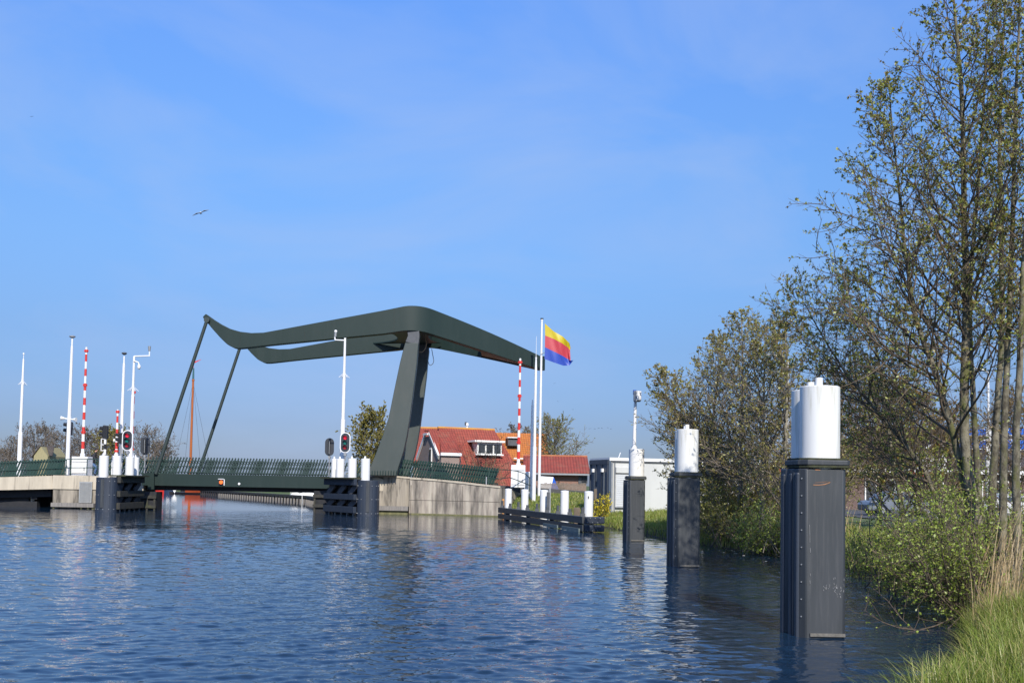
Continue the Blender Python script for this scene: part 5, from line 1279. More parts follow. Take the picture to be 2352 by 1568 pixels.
g = Geo(); q = P(1197, 1052, 107); g.box((q.x, 108, q.z), (1.5, .4, .14)); obj("gutter", g, WHITED, t)
# red roof showing left of the main house
a_, b_ = P(945, 1000, 106).x, P(1020, 1000, 106).x; zq = P(980, 985.5, 109).z
t = thing("house", "house whose lichen edged red roof shows between the pylon and the white gable", "house", ((a_ + b_) / 2, 109, .6))
g = Geo(); g.box(((a_ + b_) / 2, 109, (zq - 3.2 + .4) / 2), (b_ - a_ - .4, 6, zq - 3.6)); obj("wall", g, BRICK_P, t, uvbox=True)
g = Geo(); roof_slab(g, (a_, 105.4, zq - 3.6), (b_, 105.4, zq - 3.6), (b_, 109, zq), (a_, 109, zq)); roof_slab(g, (a_, 112.6, zq - 3.6), (b_, 112.6, zq - 3.6), (b_, 109, zq), (a_, 109, zq)); rf = obj("roof", g, TILE_R, t, uvbox=True)
g = Geo(); g.cyl((a_, 109, zq + .12), (b_, 109, zq + .12), .14, n=8); obj("ridge_tiles", g, MATS["lichen_ridge"], rf)
# garden shed gable below it
q = P(1209, 1075, 100); t = thing("shed", "small brick shed with a pale gable board behind the white barrier cabinet", "shed", (q.x, 100, .9)); zp = P(1206, 1065, 100).z
g = Geo(); g.prism([(q.x - 1.0, 100, .5), (q.x + 1.0, 100, .5), (q.x + 1.0, 100, zp - 1.1), (q.x, 100, zp - .1), (q.x - 1.0, 100, zp - 1.1)], (0, 3, 0)); obj("wall", g, BRICK_P, t, uvbox=True)
g = Geo(); roof_slab(g, (q.x - 1.2, 99.8, zp - 1.25), (q.x - 1.2, 103, zp - 1.25), (q.x, 103, zp), (q.x, 99.8, zp), .1); roof_slab(g, (q.x + 1.2, 99.8, zp - 1.25), (q.x + 1.2, 103, zp - 1.25), (q.x, 103, zp), (q.x, 99.8, zp), .1); obj("roof", g, TILE_D, t, uvbox=True)
g = Geo(); g.bar((q.x - 1.2, 99.72, zp - 1.2), (q.x, 99.72, zp + .05), .08, .16, up=(0, 0, 1)); g.bar((q.x + 1.2, 99.72, zp - 1.2), (q.x, 99.72, zp + .05), .08, .16, up=(0, 0, 1)); obj("bargeboard", g, GREY, t)

# --- low house with red roof
a, b = P(1205, 1088, 86), P(1352, 1090, 86); zr2 = P(1290, 1050, 89.2).z; zev = P(1290, 1088, 86).z
t = thing("low_house", "low brick house with a long red tiled roof left of the container", "house", ((a.x + b.x) / 2, 88, 1.2))
g = Geo(); g.box(((a.x + b.x) / 2, 89.4, (zev + .5) / 2), (b.x - a.x - .3, 6.2, zev - .5 + .05)); obj("wall", g, BRICK_B, t, uvbox=True)
g = Geo(); roof_slab(g, (a.x - .1, 85.8, zev), (b.x + .1, 85.8, zev), (b.x + .1, 89.2, zr2), (a.x - .1, 89.2, zr2), .12); roof_slab(g, (a.x - .1, 92.8, zev), (b.x + .1, 92.8, zev), (b.x + .1, 89.2, zr2), (a.x - .1, 89.2, zr2), .12); rf = obj("roof", g, TILE_R, t, uvbox=True)
g = Geo(); g.cyl((a.x - .1, 89.2, zr2 + .1), (b.x + .1, 89.2, zr2 + .1), .11, n=8); obj("ridge_tiles", g, mat("red_ridge", (.3, .09, .05), (.36, .15, .06), rough=.9, scale=2), rf)
g = Geo(); g.box(((a.x + b.x) / 2, 85.72, zev - .02), (b.x - a.x + .2, .16, .14)); obj("gutter", g, GREY, t)
q = P(1339, 1099, 86.2); g = Geo(); g.box((q.x, 86.26, q.z), (.75, .1, .8)); wn = obj("window", g, DGREY, t); g = Geo(); g.box((q.x + .1, 86.19, q.z - .05), (.4, .05, .5)); obj("pane", g, GLASS, wn)
# tent
a = P(1256, 1112, 82.5); t = thing("tent", "white and blue ridge tent in front of the low brick house", "tent", (a.x, 82.5, 1.2)); z1 = P(1250, 1093, 82.5).z; z0 = P(1250, 1116, 82.5).z - .3
x0t, x1t = P(1236, 1100, 82.5).x, P(1274, 1100, 82.5).x
g = Geo(); g.prism([(x0t, 81.6, z0), (x1t - .35, 81.6, z0), (x1t - .1, 82.3, z1 - .06), (x0t, 82.3, z1)], (0, .06, 0)); g.add([(x0t, 82.3, z1), (x1t - .1, 82.3, z1 - .06), (x1t - .2, 83.6, z0), (x0t, 83.6, z0), (x0t, 82.3, z1 - .05), (x1t - .1, 82.3, z1 - .11), (x1t - .2, 83.6, z0 - .05), (x0t, 83.6, z0 - .05)], [(0, 1, 2, 3), (7, 6, 5, 4), (0, 4, 5, 1)]); obj("canvas", g, WHITES, t)
g = Geo(); g.prism([(x1t - .33, 81.55, z0), (x1t + .35, 82.2, z0), (x1t - .1, 82.3, z1 - .04)], (0, .25, 0)); obj("end_flap", g, BLUE, t)
# picket fence
fa, fb = P(1236, 1125, 81), P(1347, 1128, 80.5)
t = thing("picket_fence", "grey weathered paling fence in front of the low brick house and tent", "fence", ((fa.x + fb.x) / 2, 81, 1.2)); ftop = P(1290, 1109, 81).z; fbot = P(1290, 1129, 81).z - .15
g = Geo(); n = 62
for k in range(n):
    x = fa.x + (fb.x - fa.x) * k / (n - 1); h_ = ftop + rnd.uniform(-.05, .06); g.box((x, 81 + rnd.uniform(-.02, .02), (h_ + fbot) / 2), (.045, .03, h_ - fbot))
obj("pales", g, mat("weathered_wood", (.22, .18, .14), (.15, .12, .09), rough=.9, scale=8), t)
g = Geo(); g.bar((fa.x, 81.05, ftop - .12), (fb.x, 81.05, ftop - .12), .03, .03); g.bar((fa.x, 81.05, fbot + .2), (fb.x, 81.05, fbot + .2), .03, .03); obj("wire", g, DGREY, t)

# --- container building
kc = P(1400, 1100, 60.0); ang = R(17); zg_ = float(gz(np.array(kc.x + 2), np.array(61.0))); M3 = xform((kc.x, 60, zg_ - .2), ang)
zc1 = P(1400, 1050.5, 60).z - zg_ + .2; Lc = 10.5; Dc = 2.9
t = thing("container_shed", "flat roofed container shed with dark blue end and pale grey shuttered front", "shed", (kc.x, 60, zg_))
CORR = mat("pale_grey_panel", (.52, .52, .49), (.47, .47, .45), rough=.5, scale=1.5, stretch=(1, 1, .3)); BGREY = mat("blue_grey_panel", (.055, .075, .105), (.068, .09, .12), rough=.5, scale=1.5)
g = Geo(); g.box((Lc / 2 + .06, Dc / 2, (zc1 - .16) / 2), (Lc - .12, Dc, zc1 - .16), 0, M3); bd = obj("front_wall", g, CORR, t)
g = Geo(); g.box((0, Dc / 2, (zc1 - .1) / 2), (.14, Dc + .16, zc1 - .1), 0, M3); ew = obj("end_wall", g, BGREY, t)
g = Geo()
for yy in (.1, 1.0, 1.9, 2.8): g.box((-.09, yy, (zc1 - .12) / 2), (.06, .14, zc1 - .14), 0, M3)
g.box((-.09, 1.45, zc1 - .25), (.08, 2.9, .24), 0, M3); obj("end_frame", g, mat("dark_blue_grey", (.045, .058, .08), rough=.5), ew)
for yy in (.75, 2.2):
    g = Geo(); g.box((-.16, yy, zc1 - .72), (.14, .2, .2), 0, M3); lm = obj("wall_lamp", g, WHITED, ew)
    g = Geo(); g.box((-.1, yy - .1, zc1 - 1.75), (.06, .16, 1.8), 0, M3); obj("cable_duct", g, mat("duct_grey", (.11, .13, .15), rough=.5), ew)
g = Geo(); g.box((Lc / 2, Dc / 2, zc1 - .08), (Lc + .1, Dc + .2, .18), 0, M3); rf = obj("roof_edge", g, WHITES, t)
g = Geo(); g.box((Lc / 2 + .1, -.03, zc1 - .235), (Lc - .1, .04, .06), 0, M3); obj("shadow_gap", g, DGREY, rf)
g = Geo(); g.box((.12, -.05, (zc1 - .3) / 2), (.1, .1, zc1 - .3), 0, M3); g.cyl(M3 @ Vector((.3, -.06, .1)), M3 @ Vector((.3, -.06, zc1 - .3)), .035, n=8); obj("corner_trim", g, GREY, t)
g = Geo(); g.box((1.2, -.06, zc1 - .70), (1.7, .16, .34), 0, M3); sh_ = obj("shutter_box", g, CORR, t, bevel=.01)
g = Geo(); g.box((1.2, -.02, zc1 - 1.85), (1.65, .06, 1.95), 0, M3)
for k in range(15): g.box((1.2, -.055, zc1 - .98 - k * .125), (1.55, .03, .085), 0, M3)
obj("shutter", g, mat("shutter_grey", (.55, .56, .56), (.5, .51, .51), rough=.45), t)
g = Geo(); g.box((1.2, -.075, zc1 - .90), (1.6, .05, .05), 0, M3); g.box((1.2, -.06, zc1 - 2.86), (1.72, .1, .06), 0, M3); obj("shutter_rail", g, DGREY, sh_)
g = Geo(); g.box((1.0, -.02, zc1 - 3.1), (.5, .03, .2), 0, M3); obj("notice_plate", g, WHITES, t)
for px, yt_, r_, lb in ((1541 - 0, 1025, .09, None),):
    pass
q = P(1541 - 0, 1049, 63); 
g = Geo(); q = M3 @ Vector((2.6, 2.0, zc1)); g.cyl(q, q + Vector((0, 0, .62)), .11, n=10); g.cyl(q + Vector((-.11, 0, 0)), q + Vector((-.11, 0, .55)), .03, n=6); obj("roof_pipe", g, TEAL, t, smooth=True)
g = Geo(); q = M3 @ Vector((-.0, 3.0, zc1)); q = P(1515, 1048, 62); q = M3 @ Vector((1.2, 1.6, zc1)); g.cyl(q, q + Vector((.12, 0, .36)), .025, n=5); obj("roof_pipe", g, WHITED, t)

# --- brown house row behind the trees on the right
a, b = P(1930, 1100, 80), P(2420, 1100, 80)
t = thing("brick_building", "long dark brick building with white fascia and brown roof behind the right hand trees", "building", ((a.x + b.x) / 2, 82, .66))
zfa = P(2150, 1084, 80).z; zri = P(2150, 985, 86).z
g = Geo(); g.box(((a.x + b.x) / 2, 85, zfa / 2 + .2), (b.x - a.x, 10, zfa - .4)); wl = obj("wall", g, BRICK_D, t, uvbox=True)
g = Geo(); roof_slab(g, (a.x - .3, 79.4, zfa + .15), (b.x + .3, 79.4, zfa + .15), (b.x - 1, 86, zri), (a.x + 4, 86, zri), .15); roof_slab(g, (a.x - .3, 91, zfa + .15), (b.x + .3, 91, zfa + .15), (b.x - 1, 86, zri), (a.x + 4, 86, zri), .15); obj("roof", g, TILE_D, t, uvbox=True)
g = Geo(); g.box(((a.x + b.x) / 2, 79.5, zfa + .05), (b.x - a.x + .8, .3, .3)); obj("fascia", g, WHITED, t)
for k, px in enumerate((2000, 2040, 2095, 2150, 2245, 2300)):
    q = P(px, 1128, 79.9); g = Geo(); w_ = 1.15 if k % 2 else .9
    g.box((q.x, 79.95, 1.95), (w_, .12, 2.3)); wn = obj("window", g, WHITED, t); g = Geo(); g.box((q.x, 79.87, 2.0), (w_ - .2, .05, 2.0)); obj("pane", g, GLASS, wn)
q = P(2151, 1020, 79); g = Geo(); zt_ = P(2151, 1014, 79).z; 
g.prism([(q.x - 1.4, 79.1, zt_ - .9), (q.x + 1.4, 79.1, zt_ - .9), (q.x, 79.1, zt_)], (0, 4, 0)); dm = obj("dormer", g, TILE_D, t, uvbox=True)
g = Geo(); g.box((q.x - .3, 79.2, zt_ - 1.6), (2.2, .2, 1.3)); g.bar((q.x - 1.5, 79, zt_ - .95), (q.x, 79, zt_ + .05), .1, .12); g.bar((q.x + 1.5, 79, zt_ - .95), (q.x, 79, zt_ + .05), .1, .12); obj("dormer_frame", g, WHITED, dm)

# --- blue direction boards on white posts
t = thing("direction_sign", "blue road direction boards with white edges on a white post behind the right hand trunks", "road sign", (P(2270, 1170, 46).x, 46, .66))
q = P(2270, 1100, 46); g = Geo(); g.cyl((q.x, 46, .5), (q.x, 46, P(2270, 985, 46).z), .13, n=12); g.cyl((P(2340, 1100, 46).x, 46, .5), (P(2340, 1100, 46).x, 46, P(2340, 982, 46).z), .08, n=10); obj("post", g, WHITES, t, smooth=True)
for x0b, x1b, y0b, y1b in ((2192, 2266, 982, 1001.5), (2188, 2266, 1008, 1032), (2300, 2375, 980, 1001), (2312, 2375, 1008, 1034)):
    p0, p1 = P(x0b, y0b, 45.8), P(x1b, y1b, 45.8); g = Geo(); g.box(((p0.x + p1.x) / 2, 45.8, (p0.z + p1.z) / 2), (p1.x - p0.x, .06, p0.z - p1.z)); bd_ = obj("sign_board", g, WHITES, t)
    g = Geo(); g.box(((p0.x + p1.x) / 2, 45.765, (p0.z + p1.z) / 2), (p1.x - p0.x - .08, .02, p0.z - p1.z - .08)); obj("sign_face", g, SIGNB, bd_)
    g = Geo(); ax = p0.x + .22; az = (p0.z + p1.z) / 2; g.bar((ax, 45.75, az - .13), (ax, 45.75, az + .06), .05, .015, up=(0, 1, 0)); g.prism([(ax - .1, 45.757, az + .03), (ax + .1, 45.757, az + .03), (ax, 45.757, az + .17)], (0, -.012, 0)); obj("arrow", g, WHITES, bd_)
def street_lamp(pxb, yb, pxt, yt, pxa, ya, Y, label):
    a = P(pxb, yb, Y); z0 = float(gz(np.array(a.x), np.array(Y))); tp = P(pxt, yt, Y); e = P(pxa, ya, Y)
    t = thing("street_lamp", label, "street lamp", (a.x, Y, z0), "white street lamps behind the trees")
    g = Geo(); g.cyl((a.x, Y, z0 - .1), (a.x, Y, z0 + 1.6), .09, n=10); g.cyl((a.x, Y, z0 + 1.6), (a.x, Y, tp.z), .07, .05, 10); obj("pole", g, WHITES, t, smooth=True)
    g = Geo(); pts = []
    for k in range(8): f = k / 7; q = f * math.pi / 2; pts.append(Vector((a.x + (e.x - a.x) * (1 - math.cos(q)), Y, tp.z + (e.z - tp.z) * math.sin(q))))
    g.path(pts, .045, 8); obj("arm", g, WHITES, t)
    g = Geo(); s = 1 if e.x > a.x else -1; g.box((e.x + s * .28, Y, e.z - .02), (.65, .2, .1)); obj("lamp_head", g, GREY, t, bevel=.03)
street_lamp(1808, 1150, 1813, 832, 1775, 815, 58, "white street lamp with a curved arm rising left of the nearest dolphin's tubes")
street_lamp(2271, 1150, 2271, 860, 2240, 846, 52, "white street lamp behind the blue direction boards")
# round red sign and yellow marker post by the road
q = P(2108, 1080, 50); t = thing("round_sign", "round red and white road sign glimpsed through the willow branches", "road sign", (q.x, 50, .66)); g = Geo(); g.cyl((q.x, 50, .5), (q.x, 50, q.z), .04, n=8); obj("post", g, GREY, t); g = Geo(); g.cyl((q.x, 49.95, q.z), (q.x, 49.92, q.z), .36, n=20); fc = obj("disc", g, RED, t); g = Geo(); g.cyl((q.x, 49.915, q.z), (q.x, 49.90, q.z), .2, n=16); obj("disc_centre", g, WHITES, fc)
q = P(1803, 1075, 56); t = thing("round_sign", "round red and white road sign just left of the nearest dolphin's collar", "road sign", (q.x, 56, .66)); g = Geo(); g.cyl((q.x, 56, .5), (q.x, 56, q.z), .04, n=8); obj("post", g, GREY, t); g = Geo(); g.cyl((q.x, 55.95, q.z), (q.x, 55.92, q.z), .36, n=20); fc = obj("disc", g, RED, t); g = Geo(); g.cyl((q.x, 55.915, q.z), (q.x, 55.90, q.z), .2, n=16); obj("disc_centre", g, WHITES, fc)
q = P(2154, 1157, 44); t = thing("marker_post", "short yellow marker post at the road edge behind the willow bush", "marker", (q.x, 44, .6)); g = Geo(); g.box((q.x, 44, q.z + .0), (.2, .12, .5)); obj("plate", g, YELLOW, t, bevel=.03); g = Geo(); g.cyl((q.x, 44.05, .5), (q.x, 44.05, q.z), .04, n=8); obj("stake", g, WHITES, t)
# grey parked car
def car(px, Y, m, label, rz):
    a = P(px, 1150, Y); z0 = float(gz(np.array(a.x), np.array(Y))) + .06; t = thing("parked_car", label, "car", (a.x, Y, z0)); M4 = xform((a.x, Y, z0), rz)
    side = [(-2.1, .3), (-2.15, .62), (-2.0, .82), (-1.55, .9), (-.95, 1.38), (-.3, 1.47), (.6, 1.42), (1.25, .98), (1.95, .86), (2.12, .6), (2.1, .3)]
    g = Geo(); g.prism([(x, -.84, z) for x, z in side], (0, 1.68, 0), 0, M4); bd = obj("body", g, m, t, bevel=.06)
    for s in (-1, 1):
        g = Geo(); g.prism([(-1.25, s * .845, .95), (-.85, s * .82, 1.32), (.5, s * .82, 1.36), (1.05, s * .845, .98)], (0, s * .012, 0), 0, M4); obj("side_window", g, GLASS, bd)
    for x in (-1.35, 1.35):
        for s in (-1, 1):
            g = Geo(); c = Vector((x, s * .78, .31)); g.cyl(M4 @ (c - Vector((0, .1, 0))), M4 @ (c + Vector((0, .1, 0))), .31, n=16); wh = obj("wheel", g, BLACK, t); g = Geo(); g.cyl(M4 @ (c + Vector((0, s * .10, 0))), M4 @ (c + Vector((0, s * .115, 0))), .19, n=12); obj("rim", g, GREY, wh)
    for s in (-1, 1): g = Geo(); g.box((2.1, s * .6, .66), (.08, .3, .14), 0, M4); obj("headlight", g, WHITES, t)
car(2062, 62, mat("grey_car_paint", (.16, .18, .21), rough=.3), "grey car parked on the road right of the nearest dolphin", R(4))
car(2330, 60, mat("white_car_paint", (.6, .6, .6), rough=.3), "white car parked on the road behind the reeds", R(-3))

# --- distant house on the left
c = P(94, 1040, 165); t = thing("far_house", "distant house with a yellow gable and brown roof behind the leftmost mast", "house", (c.x, 165, .6)); za = P(94, 1025, 165).z
g = Geo(); g.prism([(c.x - 1.1, 165, .4), (c.x + 1.1, 165, .4), (c.x + 1.1, 165, za - 1.5), (c.x - .05, 165, za), (c.x - 1.1, 165, za - 1.5)], (0, 7, 0)); obj("wall", g, mat("yellow_gable", (.32, .28, .15), (.26, .23, .12), rough=.8), t)
M5 = (0,); g = Geo(); rx1 = P(138, 1040, 168).x
roof_slab(g, (c.x + 1.2, 165.3, za - 1.5), (rx1, 165.3, za - 1.5), (rx1 - .5, 167, za + .1), (c.x - .05, 167, za + .1), .15); roof_slab(g, (c.x - 1.4, 164.8, za - 1.75), (c.x - 1.4, 170, za - 1.75), (c.x - .05, 170, za + .06), (c.x - .05, 164.8, za + .06), .12); obj("roof", g, TILE_D, t, uvbox=True)
g = Geo(); g.box(((c.x + 1.2 + rx1) / 2, 167.5, 1.4), (rx1 - c.x - 1.4, 4, 2.0)); obj("side_wall", g, BRICK_D, t, uvbox=True)

# ================================================================== PLANTS
RNG = np.random.default_rng(11)
def norm(a): return a / (np.linalg.norm(a, axis=-1, keepdims=True) + 1e-9)
def frames(t):
    up = np.where(np.abs(t[..., 2:3]) < 0.9, np.array([0, 0, 1.0]), np.array([1.0, 0, 0]))
    a = norm(np.cross(t, up)); return a, np.cross(t, a)
def tubes(Pt, Rr, k):
    """Pt (N,K,3) Rr (N,K) -> verts, quads"""
    N, K, _ = Pt.shape
    t = norm(np.gradient(Pt, axis=1)); a, b = frames(t)
    q = np.arange(k) * 2 * np.pi / k
    V = Pt[:, :, None, :] + Rr[:, :, None, None] * (a[:, :, None, :] * np.cos(q)[:, None] + b[:, :, None, :] * np.sin(q)[:, None])
    base = (np.arange(N) * K * k)[:, None, None] + (np.arange(K - 1) * k)[None, :, None] + np.arange(k)[None, None, :]
    nx_ = (np.arange(N) * K * k)[:, None, None] + (np.arange(K - 1) * k)[None, :, None] + ((np.arange(k) + 1) % k)[None, None, :]
    Qd = np.stack([base, nx_, nx_ + k, base + k], -1).reshape(-1, 4)
    return V.reshape(-1, 3), Qd
def along(Pt, tt):
    N, K, _ = Pt.shape; f = tt * (K - 1); i = np.minimum(f.astype(int), K - 2); f = (f - i)[..., None]
    idx = np.arange(N)[:, None]
    return Pt[idx, i] * (1 - f) + Pt[idx, i + 1] * f, norm(Pt[idx, i + 1] - Pt[idx, i])
def grow(par, L, m, t0, t1, ang, lenf, K, up, jit, taper=0.5, rng=RNG, phase=True, bias=None):
    """m children on each parent curve. returns curves (N*m,K,3) and lengths"""
    N = len(par); tt = t0 + (t1 - t0) * (np.arange(m)[None, :] + rng.random((N, m))) / m
    p, t = along(par, tt); a, b = frames(t)
    ph = (np.arange(m)[None, :] * 2.4 + rng.random((N, 1)) * 6.28 + rng.normal(0, .5, (N, m)))[..., None]
    an = np.radians(ang[0] + (ang[1] - ang[0]) * rng.random((N, m)))[..., None]
    d = norm(np.cos(an) * t + np.sin(an) * (a * np.cos(ph) + b * np.sin(ph)))
    if bias is not None: d = norm(d + np.array(bias))
    ln = (L[:, None] * lenf * (1 - taper * tt) * (.7 + .6 * rng.random((N, m)))).reshape(-1)
    p = p.reshape(-1, 3); d = d.reshape(-1, 3); step = (ln / (K - 1))[:, None]
    out_ = [p]
    for i in range(K - 1):
        p = p + d * step; out_.append(p)
        d = norm(d + np.array([0, 0, up]) / (K - 1) + rng.normal(0, jit, d.shape))
    return np.stack(out_, 1), ln
def leaves(tw, per, size, rng=RNG, t0=.15, spread=.02, aspect=.62):
    """rhombic leaves strewn along twigs"""
    N = len(tw); tt = t0 + (1 - t0) * rng.random((N, per)); p, t = along(tw, tt); p = p.reshape(-1, 3) + rng.normal(0, spread, (N * per, 3))
    a = norm(rng.normal(0, 1, p.shape) + t.reshape(-1, 3) * .6 + np.array([0, 0, .25])); b = norm(np.cross(a, rng.normal(0, 1, p.shape)))
    s = (size * (.45 + .95 * rng.random(len(p))))[:, None]
    n_ = np.cross(a, b) * .18
    V = np.stack([p - a * s * .5, p + b * s * aspect * .5 + n_ * s, p + a * s * .5, p - b * s * aspect * .5 + n_ * s], 1).reshape(-1, 3)
    return V, np.arange(len(V)).reshape(-1, 4)
class Acc:
    def __init__(s): s.V = []; s.Q = []; s.M = []; s.n = 0
    def add(s, VQ, m):
        V_, Q_ = VQ; s.V.append(V_); s.Q.append(Q_ + s.n); s.M.append(np.full(len(Q_), m)); s.n += len(V_)
    def get(s): return np.concatenate(s.V), np.concatenate(s.Q), np.concatenate(s.M)
def spline(pts, K):
    pts = np.array(pts, float); d = np.r_[0, np.cumsum(np.linalg.norm(np.diff(pts, axis=0), axis=1))]; tt = np.linspace(0, d[-1], K)
    c = np.stack([np.interp(tt, d, pts[:, i]) for i in range(3)], 1)
    for _ in range(2): c[1:-1] = .25 * c[:-2] + .5 * c[1:-1] + .25 * c[2:]
    return c

LEAF_AL = leafmat("alder_leaf", [(.20, .12, .03), (.28, .21, .04), (.20, .22, .035), (.27, .31, .06), (.36, .40, .09), (.45, .47, .17)], .4)
LEAF_MID = leafmat("budding_leaf", [(.26, .18, .06), (.30, .23, .07), (.30, .28, .06), (.34, .34, .09), (.42, .40, .14)], .4)
LEAF_WIL = leafmat("willow_leaf", [(.17, .20, .025), (.24, .31, .04), (.32, .42, .06), (.42, .52, .11), (.27, .25, .06)], .4)
LEAF_OLV = leafmat("olive_leaf", [(.19, .19, .035), (.27, .27, .05), (.35, .34, .08), (.25, .23, .05)], .4)
LEAF_BRN = leafmat("brown_bud", [(.20, .11, .04), (.24, .15, .05), (.20, .17, .05), (.30, .17, .04)], .3)
LEAF_FAR = leafmat("far_bud", [(.13, .10, .075), (.16, .13, .09), (.12, .12, .06)], .2)

def tree(name, label, cat, group, trunk_pts, r0, r1, n_lat, lat_len, lat_t=(.12, .98), lat_ang=(38, 62), up=.55, n_sub=9, n_twig=5, n_leaf=4, leaf=.055,
         lmat=None, seed=1, sub_len=.42, twig_len=.42, prof=None, twmat=None, extra=None, tr_sides=10, twr=.0045, jit=.09, barkm=None, bias=None, lat_r=.011):
    rng = np.random.default_rng(seed)
    base = trunk_pts[0]; t = thing(name, label, cat, base, group)
    tr = spline(trunk_pts, 40); tr[1:-1] += rng.normal(0, r0 * .05, (38, 3)) * np.array([1, 1, .3])
    R_ = np.linspace(r0, r1, 40); R_[:4] *= np.array([1.5, 1.25, 1.1, 1.03])
    A_ = Acc(); A_.add(tubes(tr[None], R_[None], tr_sides), 0); V, Q_, M_ = A_.get(); npobj("trunk", V, Q_, M_, [barkm or BARK], t, smooth=True)
    H = np.linalg.norm(np.diff(tr, axis=0), axis=1).sum(); c = Acc()
    lat, ll = grow(tr[None], np.array([1.0]), n_lat, lat_t[0], lat_t[1], lat_ang, lat_len, 9, up, jit, 0.0, rng, bias=bias)
    tt = (lat_t[0] + (lat_t[1] - lat_t[0]) * (np.arange(n_lat) + .5) / n_lat)
    pf = np.interp(tt, [p[0] for p in prof], [p[1] for p in prof]) if prof else 1 - .75 * tt
    o = lat[:, :1]; lat = o + (lat - o) * pf[:, None, None]; ll = ll * pf
    rl = np.minimum(lat_r * ll + .004, .5 * np.interp(tt, np.linspace(0, 1, 40), R_)); tp = np.linspace(1, .22, 9)
    c.add(tubes(lat, rl[:, None] * tp, 5), 0)
    sub, sl_ = grow(lat, ll, n_sub, .15, .99, (28, 62), sub_len, 6, up * .5, jit * 1.2, .35, rng, bias=None)
    c.add(tubes(sub, np.clip(.009 * sl_ + .003, .003, .03)[:, None] * np.linspace(1, .35, 6), 4), 0)
    tw, tl = grow(sub, sl_, n_twig, .1, 1.0, (20, 58), twig_len, 4, up * .4, jit * 1.5, .2, rng)
    tl_ok = tl > .05; tw = tw[tl_ok]
    c.add(tubes(tw, np.full(len(tw), twr)[:, None] * np.linspace(1, .5, 4), 3), 0)
    # twigs straight on the laterals and the leader tip
    tw2, _ = grow(lat, ll, 5, .3, 1, (20, 50), .28, 4, .3, .12, .2, rng); c.add(tubes(tw2, np.full(len(tw2), twr)[:, None] * np.linspace(1, .5, 4), 3), 0)
    if n_leaf:
        # leaves in uneven bunches: some twigs get many, some none
        pick = rng.random(len(tw)); 
        c.add(leaves(tw[pick < .6], n_leaf, leaf, rng, .4, .015), 1); c.add(leaves(tw[pick < .28], n_leaf * 2, leaf * .9, rng, .45, .02), 1)
        c.add(leaves(tw2, n_leaf, leaf, rng), 1); c.add(leaves(sub[:: 3], n_leaf, leaf, rng), 1)
    V, Q_, M_ = c.get(); npobj("crown", V, Q_, M_, [twmat or TWIG, lmat or LEAF_AL], t)
    return t

def TP(pts, Y0_, Y1_=None):
    """trunk points from picture positions, sweeping from depth Y0_ to Y1_"""
    n = len(pts); o = []
    for i, (x, y) in enumerate(pts): o.append(tuple(P(x, y, Y0_ + ((Y1_ or Y0_) - Y0_) * i / (n - 1))))
    return o
def base_on_ground(pts):
    x, y, z = pts[0]; zz = float(gz(np.array(x), np.array(y))) - .1; return [(x, y, zz)] + list(pts[1:])

alder = "alders leaning over the right bank"
PR = [(0, .55), (.2, .85), (.4, 1.0), (.6, .9), (.8, .6), (1, .25)]
# big foreground group
tree("alder_tree", "tall alder with the thickest pale trunk, standing left of the trunk cluster", "tree", alder,
     base_on_ground(TP([(2266, 1310), (2247, 1205), (2223, 1092), (2214, 1000), (2213, 901), (2220, 807), (2218, 643), (2215, 500), (2213, 385), (2210, 220), (2198, 60), (2180, -60), (2170, -180)], 19.5)),
     .108, .012, 66, 2.15, lat_t=(.30, .99), seed=21, prof=[(0, .6), (.3, 1.0), (.45, 1.1), (.6, .85), (.8, .5), (1, .15)], n_leaf=4, n_sub=8, n_twig=4, leaf=.056, bias=(-.10, -.05, 0))
tree("alder_tree", "alder with a slender trunk leaning left towards the near dolphin", "tree", alder,
     base_on_ground(TP([(2262, 1310), (2235, 1180), (2200, 1050), (2180, 960), (2148, 854), (2105, 740), (2090, 660), (2076, 551), (2068, 468), (2058, 360), (2045, 260), (2040, 185)], 19.8, 19.2)),
     .085, .008, 58, 2.05, lat_t=(.28, .99), seed=22, prof=[(0, .7), (.2, 1.15), (.45, 1.1), (.65, .85), (1, .22)], n_leaf=4, n_sub=8, n_twig=4, leaf=.056, bias=(-.16, -.05, -.05))
tree("alder_tree", "thin dark alder trunk directly behind the thickest pale trunk", "tree", alder,
     base_on_ground(TP([(2262, 1300), (2252, 1200), (2243, 1050), (2238, 960), (2232, 854), (2225, 700), (2240, 500), (2255, 320), (2262, 180), (2268, 60), (2275, -80)], 21.5)),
     .075, .008, 36, 1.75, lat_t=(.35, .99), seed=23, n_leaf=4, n_sub=7, n_twig=4, leaf=.056)
tree("alder_tree", "alder with a dark straight trunk, second from the right edge of the cluster", "tree", alder,
     base_on_ground(TP([(2270, 1310), (2276, 1180), (2284, 1040), (2290, 940), (2300, 800), (2302, 666), (2300, 500), (2296, 330), (2300, 150), (2310, 0), (2315, -140)], 20.5)),
     .085, .01, 36, 1.75, lat_t=(.33, .99), seed=24, n_leaf=4, n_sub=7, n_twig=4, leaf=.056)
tree("alder_tree", "mottled alder trunk in the middle of the right hand cluster", "tree", alder,
     base_on_ground(TP([(2300, 1320), (2303, 1180), (2306, 1010), (2311, 877), (2316, 760), (2321, 643), (2328, 480), (2330, 300), (2338, 120), (2345, -40), (2350, -200)], 19.0)),
     .078, .01, 38, 1.8, lat_t=(.33, .99), seed=25, n_leaf=4, n_sub=7, n_twig=4, leaf=.056)
